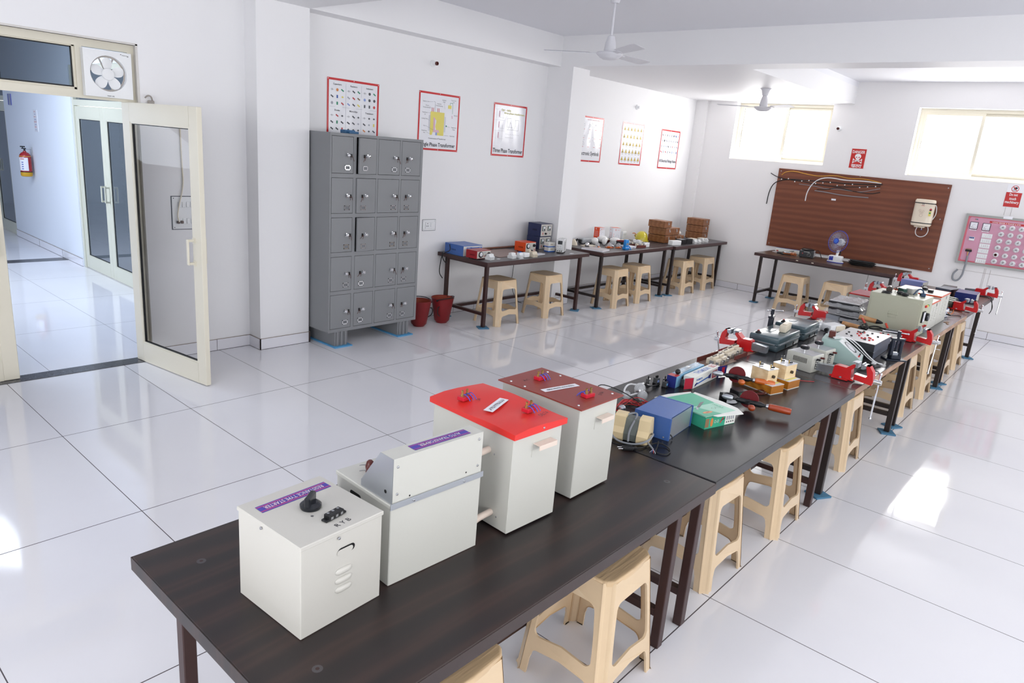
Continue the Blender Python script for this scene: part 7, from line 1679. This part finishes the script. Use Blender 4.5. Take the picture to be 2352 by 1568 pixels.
# --- second wall table
W2 = .7555; bulbw = mat('opal_glass', '#f1f1f0', rough=.2, var=.0, spec=.6)
t = thing('catalogue', 'thick white catalogue lying at the left front corner of the bulb table', 'book', (6.35, .385, W2), math.radians(12)); MB(paper_w).box(0, .24, 0, .30, .002, .020).build('pages', t); MB(mat('catalogue_cover', '#b9b3b5', rough=.3, var=.2, scale=10)).box(-.002, .242, -.002, .302, .020, .022).box(-.002, .242, -.002, .302, 0, .002).build('cover', t)
BG = 'light bulbs on the bulb table'
for k, (x, y, r, s, lab) in enumerate(((6.90, .90, .050, 1.0, 'round white bulb left of the two flat white domes'), (7.02, .82, .036, 1.5, 'tall white bulb standing below the round one'), (7.20, .98, .085, .62, 'large flat white dome, left one'), (7.37, .87, .080, .55, 'large flat white dome, right one'))):
    t = thing('light_bulb', lab, 'light bulb', (x, y, W2), 0, BG); MB(bulbw).ball((0, 0, r * s), r, 18, sz=s).build('globe', t); MB(mcbm).cyl((r * .6, r * .5, r * s * .6), (r * 1.2, r * .9, r * s * .4), .014, n=12).build('base', t)
for k, (x, y, a, lab) in enumerate(((6.68, .70, .3, 'clear bulb on an orange wrapper, left one of three'), (6.86, .62, -.4, 'clear bulb on an orange wrapper, middle one of three'), (6.99, .56, .2, 'clear bulb on an orange wrapper, right one of three'))):
    t = thing('light_bulb', lab, 'light bulb', (x, y, W2), a, BG); MB(bulb_glass).ball((0, 0, .035), .034, 16).build('globe', t); MB(steel).cyl((.03, 0, .03), (.06, 0, .02), .013, n=12).build('cap', t); MB(mat('orange_wrapper', '#dd6a20', rough=.35, var=.1)).box(-.055, .055, -.03, .03, .0, .008, bev=.003).box(-.05, .0, -.035, -.01, .008, .022, bev=.006).build('wrapper', t)
for k, (x, y, r, lab) in enumerate(((7.08, .70, .036, 'clear glass bulb behind the black and red coil'), (7.10, .76, .030, 'clear glass bulb beside the black and red coil'))): tag(MB(bulb_glass).ball((x, y, W2 + r), r, 16).build('light_bulb'), lab, 'light bulb', BG)
t = thing('lead_coil', 'flat black coil of lead with a red strand on the bulb table', 'coil', (7.22, .66, W2 + .03), 0); q = MB(black_r)
for k in range(7): q.tube([((.085 + .003 * (k % 3)) * math.cos(a), (.075) * math.sin(a), .006 * k) for a in [2 * PI * i / 12 for i in range(12)]], .004, 6, smooth=1, closed=True)
q.build('coil', t); q = MB(rwire); q.tube([(.08 * math.cos(a), .07 * math.sin(a), .044) for a in [2 * PI * i / 12 for i in range(12)]], .003, 5, smooth=1, closed=True); q.build('red_strand', t)
t = thing('flat_carton', 'flat printed carton under the black and red coil', 'carton', (7.06, .44, W2), .0); MB(mat('carton_pale', '#d9dae2', rough=.3, var=.2, scale=30)).box(0, .20, 0, .17, 0, .028, bev=.001).build('body', t); MB(BLI).box(.12, .14, -.0006, 0, .006, .014).build('print', t)
t = thing('drill_press_vice', 'bright blue clamp with hand crank hanging over the front table edge', 'clamp', (6.96, .42, W2), -.1); bb = mat('bright_blue_cast', '#2487d6', rough=.3, var=.05)
MB(bb).box(-.045, .045, -.03, .03, 0, .035, bev=.006).box(-.04, .03, -.022, .022, .03, .135, bev=.010, seg=2).build('body', t); MB(steel).at(FRONT).disc(-.005, .075, .018, .0225, 16).build('plate', t); MB(bb).tube([(.035, -.01, .055), (.055, -.03, .03), (.075, -.045, -.02), (.085, -.05, -.035)], .007, 8).build('crank_arm', t); MB(black_p).cyl((.085, -.05, -.033), (.165, -.06, -.033), .012, .010, n=12).build('crank_grip', t)
for k, (x, y, lab) in enumerate(((7.40, .47, 'brown framed fuse assembly right of the blue clamp'), (7.36, .60, 'brown framed fuse assembly behind the blue clamp'), (7.42, .98, 'brown framed fuse assembly behind the right white dome'))):
    t = thing('fuse_assembly', lab, 'fuse assembly', (x, y, W2), -.25, 'brown framed fuse assemblies'); MB(brn).box(-.09, .09, -.035, -.031, 0, .035).box(-.09, .09, .031, .035, 0, .035).box(-.09, .09, -.031, .031, 0, .003).build('frame', t)
    for q in range(4): MB(steel if q % 2 else mcbm).box(-.075 + .042 * q, -.045 + .042 * q, -.022, .022, .003, .055 + .008 * (q % 2), bev=.003).build('fuse', t)
for k, (x, y, a, lab) in enumerate(((7.53, .50, .0, 'white switch box at the right of the fuse assemblies, left half'), (7.60, .50, .0, 'white switch box at the right of the fuse assemblies, right half'), (7.52, .60, .35, 'tilted white switch box leaning behind the pair'))):
    t = thing('switch_box', lab, 'switch box', (x, y, W2), a, 'white switch boxes'); MB(white_p).box(-.034, .034, -.05, .05, 0, .06 if k < 2 else .085, bev=.003).build('body', t); MB(black_p).box(-.02, .02, -.01, .01, .06 if k < 2 else .085, .066 if k < 2 else .09).build('toggle', t)
for k, (x, y, lab) in enumerate(((7.75, .66, 'small cream fitting behind the tilted switch box'), (7.66, .72, 'small cream fitting behind the fuse assemblies, left'), (7.56, .76, 'small cream fitting next to the helmet side of the fuses'))):
    t = thing('cable_fitting', lab, 'fitting', (x, y, W2), .4 * k, 'cream fittings'); MB(mcbm).lathe([(.025, 0), (.028, .02), (.02, .04), (.012, .05)], 16).build('body', t); MB(steel).cyl((0, 0, .05), (0, 0, .06), .006, n=8).build('screw', t)
t = thing('metal_tray', 'grey metal tray box carrying the orange carton', 'tray', (6.98, 1.0, W2), 0); MB(mat('tray_grey', '#c3c7ca', rough=.35, metal=.3)).box(0, .52, 0, .12, 0, .060, bev=.003).build('body', t); MB(mat('tray_grey', '#c3c7ca')).box(.0, .52, -.004, 0, .052, .062).build('lip', t)
def carton_(lab, x, y, z, w, d, h, m1, m2, rz, logo, grp='tall lamp cartons'):
    t = thing('tall_carton', lab, 'carton', (x, y, z), rz, grp); b = MB(m2); b.box(0, w, 0, d, 0, h, bev=.001); b.m(m1).box(-.0006, 0, 0, d, 0, h); b.m(org).box(0, w, 0, d, h, h + .0006); b.build('body', t)
    l = MB(logo[0]).at(FRONT); l.ring(w * .35, h * .86, .007, .011, .0006, 16); l.text('HAVELLS', w * .70, h * .86, .009, logo[0], w=.03, z=.001); l.m(logo[0])
    for k in range(4): l.ring(w * .12, h * .15 + k * .028, .003, .006, .0006, 10)
    l.m(LGR).ring(w * .6, h * .40, .024, .026, .0006, 20); l.build('print', t)
    l = MB(logo[1]).at(Matrix(((0, 0, -1, -.0008), (-1, 0, 0, 0), (0, 1, 0, 0), (0, 0, 0, 1)))); l.ring(-d * .65, h * .86, .007, .011, .0006, 16)
    for k in range(4): l.line(-d * .85, h * .62 - k * .02, -d * .2, h * .62 - k * .02, .003, .0006)
    l.build('side_print', t)
carton_('tall carton with an orange side, standing on the grey metal tray', 7.14, 1.0, W2 + .063, .115, .105, .150, mat('carton_orange', '#e2491c', rough=.35), paper_w, math.radians(-8), (org, paper_w))
carton_('tall white carton with faint outline print, standing on the table by the helmet', 7.46, .98, W2, .125, .12, .205, paper_w, paper_w, math.radians(-30), (org, org))
t = thing('switch_plate', 'white switch plate leaning behind the tall white carton', 'switch plate', (7.86, 1.06, W2), 0); MB(white_p).box(0, .10, 0, .03, 0, .13, bev=.003).build('body', t)
for k in range(3): MB(gw).box(.012 + .028 * k, .034 + .028 * k, -.004, 0, .075, .105, bev=.002).build('switch', t)
for k, (x, y, lab) in enumerate(((7.62, .93, 'socket strip row in front of the white carton, left one'), (7.76, .93, 'socket strip row in front of the helmet, right one'))):
    t = thing('socket_strip', lab, 'socket', (x, y, W2), .1, 'cream socket strips'); MB(mcbm).box(-.055, .055, -.02, .02, 0, .035, bev=.004).build('body', t)
    for q in range(3): MB(dark).at(FRONT @ Matrix.Identity(4)).disc(-.03 + .03 * q, .018, .006, .0205, 10).build('socket_hole', t)
# helmet
t = thing('safety_helmet', 'yellow safety helmet lying on the bulb table near the wooden cases', 'helmet', (8.01, .82, W2), math.radians(20)); ym = mat('helmet_yellow', '#cfc02e', rough=.28, coat=.4, var=.03)
b = MB(ym); prof = [(1.0, .0), (.99, .03), (.93, .07), (.78, .105), (.52, .130), (.2, .142), (1e-3, .144)]
vs = []; n = 32
for k, z in prof:
    for i in range(n): a = 2 * PI * i / n; vs.append((.118 * k * math.cos(a), .095 * k * math.sin(a), .02 + z))
b.add(vs, [(r * n + i, r * n + (i + 1) % n, (r + 1) * n + (i + 1) % n, (r + 1) * n + i) for r in range(len(prof) - 1) for i in range(n)], True); b.build('shell', t)
b = MB(ym); b.poly([(.135 * math.cos(a) + (.035 if math.cos(a) > .2 else 0), .106 * math.sin(a)) for a in [2 * PI * i / 28 for i in range(28)]], .010, .022); b.build('brim', t); b = MB(ym)
for s in (-.03, 0, .03): b.tube([(-.105, s, .06), (-.07, s, .135), (0, s, .164), (.07, s, .135), (.105, s, .06)], .006, 6)
b.build('ridge', t); MB(black_r).box(-.08, .08, -.06, .06, 0, .012, bev=.004).build('liner', t)
ycab = mat('yellow_strap', '#d7c23a', rough=.5, var=.15); 
tangle('yellow_rope', 'tangle of yellow and green straps between the helmet and the wooden cases', 8.22, .98, W2, .12, .09, 3, .006, ycab, 81, cat='rope', loops=2.0, hmax=.08)
tangle('orange_cord', 'orange cord lying over the yellow straps behind the helmet', 8.14, 1.0, W2 + .05, .09, .05, 1, .006, ORG, 82, loops=1.2, hmax=.06)
# meters and bits at left
t = thing('clip_lamp', 'black and chrome lamp holders lying behind the bench supply', 'lamp holder', (6.44, .70, W2), .4); MB(black_p).cyl((0, 0, .0), (0, 0, .03), .03, n=18).build('base', t)
for s in (-1, 1): MB(chrome).ball((s * .026, 0, .052), .024, 14).build('reflector', t)
t = thing('shade', 'crumpled white plastic shade at the left end of the bulb table', 'shade', (6.52, .98, W2), 0); MB(mcbm).lathe([(.05, 0), (.045, .03), (.025, .06), (.012, .08)], 14).build('body', t); MB(black_p).cyl((.05, .02, .05), (.085, .0, .075), .014, n=10).build('stem', t)
t = thing('sheet_stack', 'folded white instruction sheets under the round bulb', 'paper', (6.62, .80, W2), -.45); MB(mcbm).box(-.08, .14, -.09, .09, 0, .006).box(-.05, .10, -.06, .06, .006, .018, bev=.004).build('sheets', t)
t = thing('grey_pouch', 'grey crumpled pouch in front of the grey metal tray', 'pouch', (6.86, 1.04, W2), 0); MB(mat('pouch_grey', '#a9adb2', rough=.4, bump=.6, bscale=30)).box(-.10, .12, -.04, .05, 0, .075, bev=.02, seg=3).build('body', t); MB(black_p).box(-.13, -.10, -.02, .03, .01, .06, bev=.008).build('handle', t)
t = thing('torch', 'small black torch lying left of the orange wrapped bulbs', 'torch', (6.60, .66, W2), .3); MB(black_p).cyl((0, 0, .014), (.06, 0, .014), .013, n=12).build('body', t); MB(steel).cyl((-.012, 0, .014), (0, 0, .014), .014, n=12).build('head', t)

# --- corner table: wooden cases
cw = wood('brown_veneer', [(0, '#7a4c2e'), (.5, '#8a5936'), (1, '#996744')], scale=(1, 1, 7), rough=.4, wave=4, dist=5); 
def wcase(lab, x, y, z, w=.21, d=.30, h=.112, rz=0.0):
    t = thing('wooden_case', lab, 'wooden case', (x, y, z), rz, 'brown wooden cases with metal clasps'); MB(cw).box(0, w, 0, d, .006, h, bev=.002).build('body', t); MB(dark).box(-.0005, w + .0005, -.0005, d, h * .70, h * .70 + .0015).build('lid_gap', t)
    q = MB(chrome); q.box(w / 2 - .009, w / 2 + .009, -.008, 0, h * .45, h * .85, bev=.003); q.cyl((w / 2, -.010, h * .5), (w / 2, -.010, h * .66), .008, n=10); q.build('clasp', t)
    for fx in (.02, w - .02):
        for fy in (.02, d - .02): MB(black_r).cyl((fx, fy, 0), (fx, fy, .006), .009, n=8).build('foot', t)
    return t
CZ = .7575
wcase('wooden case, bottom left one of the stack by the white box', 8.27, .565, CZ); wcase('wooden case, bottom one beside the lowest left case, behind the white box', 8.49, .565, CZ)
wcase('wooden case in the second layer, left one under the single top case', 8.275, .57, CZ + .113); wcase('wooden case in the second layer, right one with nothing on it', 8.49, .57, CZ + .113)
wcase('wooden case alone on top of the left stack', 8.225, .58, CZ + .226, .22, .28, .105)
wcase('wooden case lowest in the tall stack of three in the corner', 9.50, .58, CZ, .21, .30); wcase('wooden case in the middle of the tall corner stack', 9.50, .58, CZ + .113, .21, .30); wcase('wooden case topmost of the tall corner stack', 9.49, .58, CZ + .226, .22, .30)
wcase('wooden case behind, half hidden by the black relays, white cloth on it', 8.80, .66, CZ, .24, .24, .085)
t = thing('cloth_bundle', 'crumpled white bundle lying on the half hidden wooden case', 'cloth', (8.94, .76, CZ + .088), 0); MB(mat('white_cloth', '#cfcac2', rough=.7, bump=.5, bscale=15)).ball((0, 0, .03), .085, 16, sz=.55).build('bundle', t)
t = thing('blister_pack', 'clear pack with orange insert, lower one behind the wooden cases', 'pack', (8.86, .86, CZ + .16), .2, 'orange blister packs'); MB(mat('orange_insert', '#dd7a3a', rough=.4)).box(-.08, .06, -.03, .03, 0, .025, bev=.003).build('insert', t); MB(film).box(-.10, .10, -.05, .05, -.01, .03, bev=.006).build('blister', t)
tt = dup(t, (8.80, .88, CZ + .225), .05, 'clear pack with orange insert, upper one against the single top case', 'orange blister packs')
t = thing('relay_box', 'white oblong box with small red print at the front of the corner table', 'box', (8.20, .395, CZ), math.radians(-12)); MB(white_p).box(0, .20, 0, .085, 0, .068, bev=.003).build('body', t); l = MB(RDI).at(Matrix(((0, 0, 1, .2006), (1, 0, 0, 0), (0, 1, 0, 0), (0, 0, 0, 1)))); l.quad(.02, .06, .045, .055, .0004); l.m(ink).disc(.04, .028, .006, .0004, 10); l.build('print', t)
for k, (x, lab) in enumerate(((8.46, 'black relay box next to the white oblong box'), (8.66, 'black relay box in front of the half hidden wooden case'))):
    t = thing('black_relay_box', lab, 'relay', (x, .40, CZ), math.radians(-5), 'black relay boxes'); MB(black_p).box(0, .16, 0, .10, 0, .075, bev=.003).build('body', t); MB(paper_w if k == 0 else gside).box(.02, .055, .01, .09, .075, .0765).box(.09, .12, .01, .09, .075, .0765).build('strip', t)
for k, (x, y, lab) in enumerate(((8.90, .40, 'grey breaker beside the black relay boxes'), (9.00, .38, 'grey breaker second from the black relay boxes'), (9.22, .43, 'grey breaker third along the front of the corner table'), (9.33, .41, 'grey breaker last along the front of the corner table'))):
    mini_breaker(lab, x, y, .1 * k, .085, gw, grp='breakers on the corner table', z=CZ)
for k, (x, y, lab) in enumerate(((9.12, .56, 'black and cream meter lying behind the grey breakers, left one'), (9.40, .52, 'black and cream meter lying behind the grey breakers, right one'))):
    t = thing('panel_instrument', lab, 'meter', (x, y, CZ), .15 * k, 'black and cream meters'); MB(black_p).box(-.08, .08, -.05, .05, 0, .035, bev=.006).build('case', t); MB(mat('cream_face', '#d8d0c0', rough=.4)).box(-.085, .085, -.055, .055, .035, .048, bev=.004).build('cover', t)

# ================================================================ TABLE UNDER THE BROWN BOARD
BZ = .7555
def table_fan():
    t = thing('table_fan', 'white and blue table fan with a round wire guard on the dark table', 'table fan', (9.40, -1.585, BZ), 0)
    bl2 = mat('fan_blue', '#2b3aa8', rough=.3, var=.03)
    b = MB(bl2); b.poly([(.075 * math.cos(a), .115 * math.sin(a)) for a in [2 * PI * i / 28 for i in range(28)]], 0, .010); b.m(white_p); b.poly([(.073 * math.cos(a), .113 * math.sin(a)) for a in [2 * PI * i / 28 for i in range(28)]], .010, .020)
    b.box(-.058, .058, -.092, .092, .018, .098, bev=.018, seg=3); b.build('base', t)
    p = MB(bl2).at(Matrix(((0, 0, -1, -.0585), (-1, 0, 0, 0), (0, 1, 0, 0), (0, 0, 0, 1)))); p.box(-.075, -.020, .030, .088, 0, .003); p.m(paper_w)
    for k in range(3): p.quad(-.066 + .014 * k, -.060 + .014 * k, .074, .080, .0034)
    p.build('switch_panel', t)
    n = MB(white_p); n.tube([(0, -.005, .09), (0, -.01, .13), (.01, -.012, .17)], .018, 12); n.build('neck', t)
    M0 = Matrix.Translation((-.015, 0, .295)) @ Euler((0, 0, 0)).to_matrix().to_4x4() @ frame((0, 0, 0), (.30, -.954, 0), (.12, .04, .99))   # local z = fan axis towards the room
    M0 = Matrix.Translation((-.02, .01, .30)) @ Vector((-.93, .32, .16)).to_track_quat('Z', 'Y').to_matrix().to_4x4()
    m_ = MB(white_p).at(M0); m_.lathe([(.02, -.12), (.045, -.11), (.052, -.07), (.045, -.03), (.02, -.025)], 24); m_.build('motor', t)
    for k in range(10): MB(dark).at(M0 @ Matrix.Rotation(2 * PI * k / 10, 4, 'Z')).box(.0505, .053, -.004, .004, -.10, -.06).build('motor_slot', t) if k < 3 else None
    bl_ = MB(mat('smoky_blade', '#aab2c4', rough=.1, alpha=.30, var=0, spec=.8))
    for k in range(3):
        bl_.at(M0 @ Matrix.Rotation(2 * PI * k / 3, 4, 'Z')); vs = []; N2 = 6
        for i in range(N2 + 1):
            u = .02 + .105 * i / N2; a = .45 + .25 * math.sin(PI * i / N2)
            for s in (-1, 0, 1): vs.append((u * math.cos(s * a), u * math.sin(s * a), .004 + s * .012))
        bl_.add(vs, [(i * 3 + q, i * 3 + q + 1, (i + 1) * 3 + q + 1, (i + 1) * 3 + q) for i in range(N2) for q in range(2)], True)
    bl_.build('blade', t)
    g = MB(mat('guard_wire', '#9aa3c2', rough=.3, metal=.5)).at(M0)
    for k in range(56):
        a = 2 * PI * k / 56; c_, s = math.cos(a), math.sin(a); g.tube([(.035 * c_, .035 * s, .045), (.09 * c_, .09 * s, .043), (.14 * c_, .14 * s, .020), (.152 * c_, .152 * s, -.002)], .0009, 3, smooth=0)
    for k in range(28):
        a = 2 * PI * k / 28; c_, s = math.cos(a), math.sin(a); g.tube([(.152 * c_, .152 * s, -.004), (.13 * c_, .13 * s, -.035), (.05 * c_, .05 * s, -.045)], .0009, 3, smooth=0)
    for r_, z_ in ((.09, .043), (.125, .028)): g.tube([(r_ * math.cos(2 * PI * i / 32), r_ * math.sin(2 * PI * i / 32), z_) for i in range(32)], .0009, 3, smooth=0, closed=True)
    g.build('wire_guard', t)
    r = MB(bl2).at(M0); r.tube([(.153 * math.cos(2 * PI * i / 40), .153 * math.sin(2 * PI * i / 40), -.002) for i in range(40)], .0045, 8, smooth=0, closed=True); r.build('guard_rim', t)
    d = MB(bl2).at(M0); d.lathe([(.042, .040), (.042, .046), (.030, .048)], 28); d.m(mat('badge_blue', '#3a6ed6', rough=.3)).lathe([(.030, .048), (.012, .050), (1e-4, .050)], 24); d.build('centre_badge', t)
    q = MB(black_r); q.tube([(.03, -.03, .17), (.055, -.04, .15), (.05, -.03, .10)], .008, 8); q.build('hinge', t)
table_fan()
t = thing('hot_plate', 'black fronted hot plate with round dial left of the table fan', 'hot plate', (9.36, -1.075, BZ), -PI / 2 + math.radians(12))
w, d, h = .20, .20, .100; hp = mat('hammered_grey', '#b5b8bc', rough=.4, var=.05)
MB(hp).box(0, w, 0, d, .012, h, bev=.003).build('case', t); f_ = MB(mat('hot_plate_front', '#232529', rough=.4)).at(FRONT); f_.box(-.001, w + .001, .010, h + .002, 0, .003); f_.text('HOT PLATE', w * .5, h - .014, .011, wt, w=.075, z=.0036, bold=True); f_.m(RDI).disc(.045, .062, .008, .0036, 12); f_.m(wt).ring(w * .68, .048, .022, .024, .0036, 24); f_.build('front_panel', t)
MB(knb).at(FRONT).lathe([(.019, .003), (.019, .016), (.014, .020)], 20, cx=w * .68, cy=.048).build('dial_knob', t); MB(black_p).lathe([(.088, h), (.092, h + .006), (.092, h + .020), (.084, h + .026), (1e-4, h + .026)], 32, cx=w * .5, cy=d * .5).build('heating_plate', t)
for fx in (.02, w - .02):
    for fy in (.02, d - .02): MB(black_r).cyl((fx, fy, 0), (fx, fy, .012), .012, n=10).build('foot', t)
q = MB(black_r); q.tube([(w, .12, .09), (w + .03, .15, .12), (w + .07, .12, .09), (w + .09, .14, .03), (w + .11, .13, .01)], .005, 6); q.build('power_cord', t)
t = thing('lamp_carton', 'long flat white and blue lamp carton behind the immersion heater', 'carton', (9.66, -.60, BZ), -PI / 2 + .12); b = MB(wt); b.box(0, .40, 0, .05, 0, .055, bev=.001); b.m(blue_p).box(0, .40, .0, .05, .055, .0556); b.at(FRONT); b.text('LAMP', .25, .03, .022, DGR, w=.07, z=.0008, bold=True); b.m(RDI).quad(.02, .05, .005, .02, .0008); b.build('body', t)
t = thing('immersion_heater', 'copper coil immersion heater with black handle lying on the dark table', 'immersion heater', (9.34, -.86, BZ), math.radians(-78)); MB(black_p).cyl((-.10, 0, .018), (-.02, 0, .018), .012, .016, n=12).box(-.04, .0, -.02, .02, .0, .02, bev=.005).build('handle', t); q = MB(copper); q.cyl((-.01, -.006, .02), (.09, -.006, .02), .004, n=8); q.cyl((-.01, .006, .02), (.09, .006, .02), .004, n=8)
q.tube([(.09 + .085 * i / 40, .024 * math.cos(i * PI / 4), .028 + .024 * math.sin(i * PI / 4)) for i in range(41)], .0045, 6, smooth=1); q.build('coil', t)
t = thing('frying_pan', 'small grey metal pan lying behind the copper coil', 'pan', (9.47, -.86, BZ), .2); MB(steel).lathe([(.055, 0), (.062, .004), (.075, .028), (.072, .028), (.058, .006), (1e-4, .004)], 28, cap=False).build('pan', t); MB(black_p).box(.07, .13, -.01, .01, .015, .025, bev=.003).build('handle', t)
t = thing('cable_coil', 'large flat coil of black cable right of the table fan', 'cable coil', (9.45, -1.93, BZ), .1); rn = random.Random(91)
for k in range(14):
    q = MB(black_r); r = .085 + .012 * (k % 5); z = .006 + .0045 * k; q.tube([((r + rn.uniform(-.006, .006)) * .8 * math.cos(2 * PI * i / 14), (r + .05 + rn.uniform(-.008, .008)) * math.sin(2 * PI * i / 14), z + rn.uniform(0, .004)) for i in range(14)], .0042, 6, smooth=1, closed=True); q.build('cable_turn', t)
t = thing('hanging_tester', 'thin red and black tester hanging below the dark table edge', 'tester', (9.14, -2.12, .52), 0); MB(black_r).tube([(.02, 0, .20), (.005, 0, .10), (0, 0, .04)], .0025, 5).build('wire', t); MB(red_p).cyl((0, 0, .0), (0, 0, .04), .007, n=10).build('grip', t); MB(steel).cyl((0, 0, -.02), (0, 0, 0), .002, n=6).build('tip', t)
tag(MB(paper_w).at(TR(9.55, -.70, BZ, rz=.2)).box(-.03, .03, -.09, .09, 0, .002).build('paper'), 'pale paper lying at the left end of the dark table', 'paper')
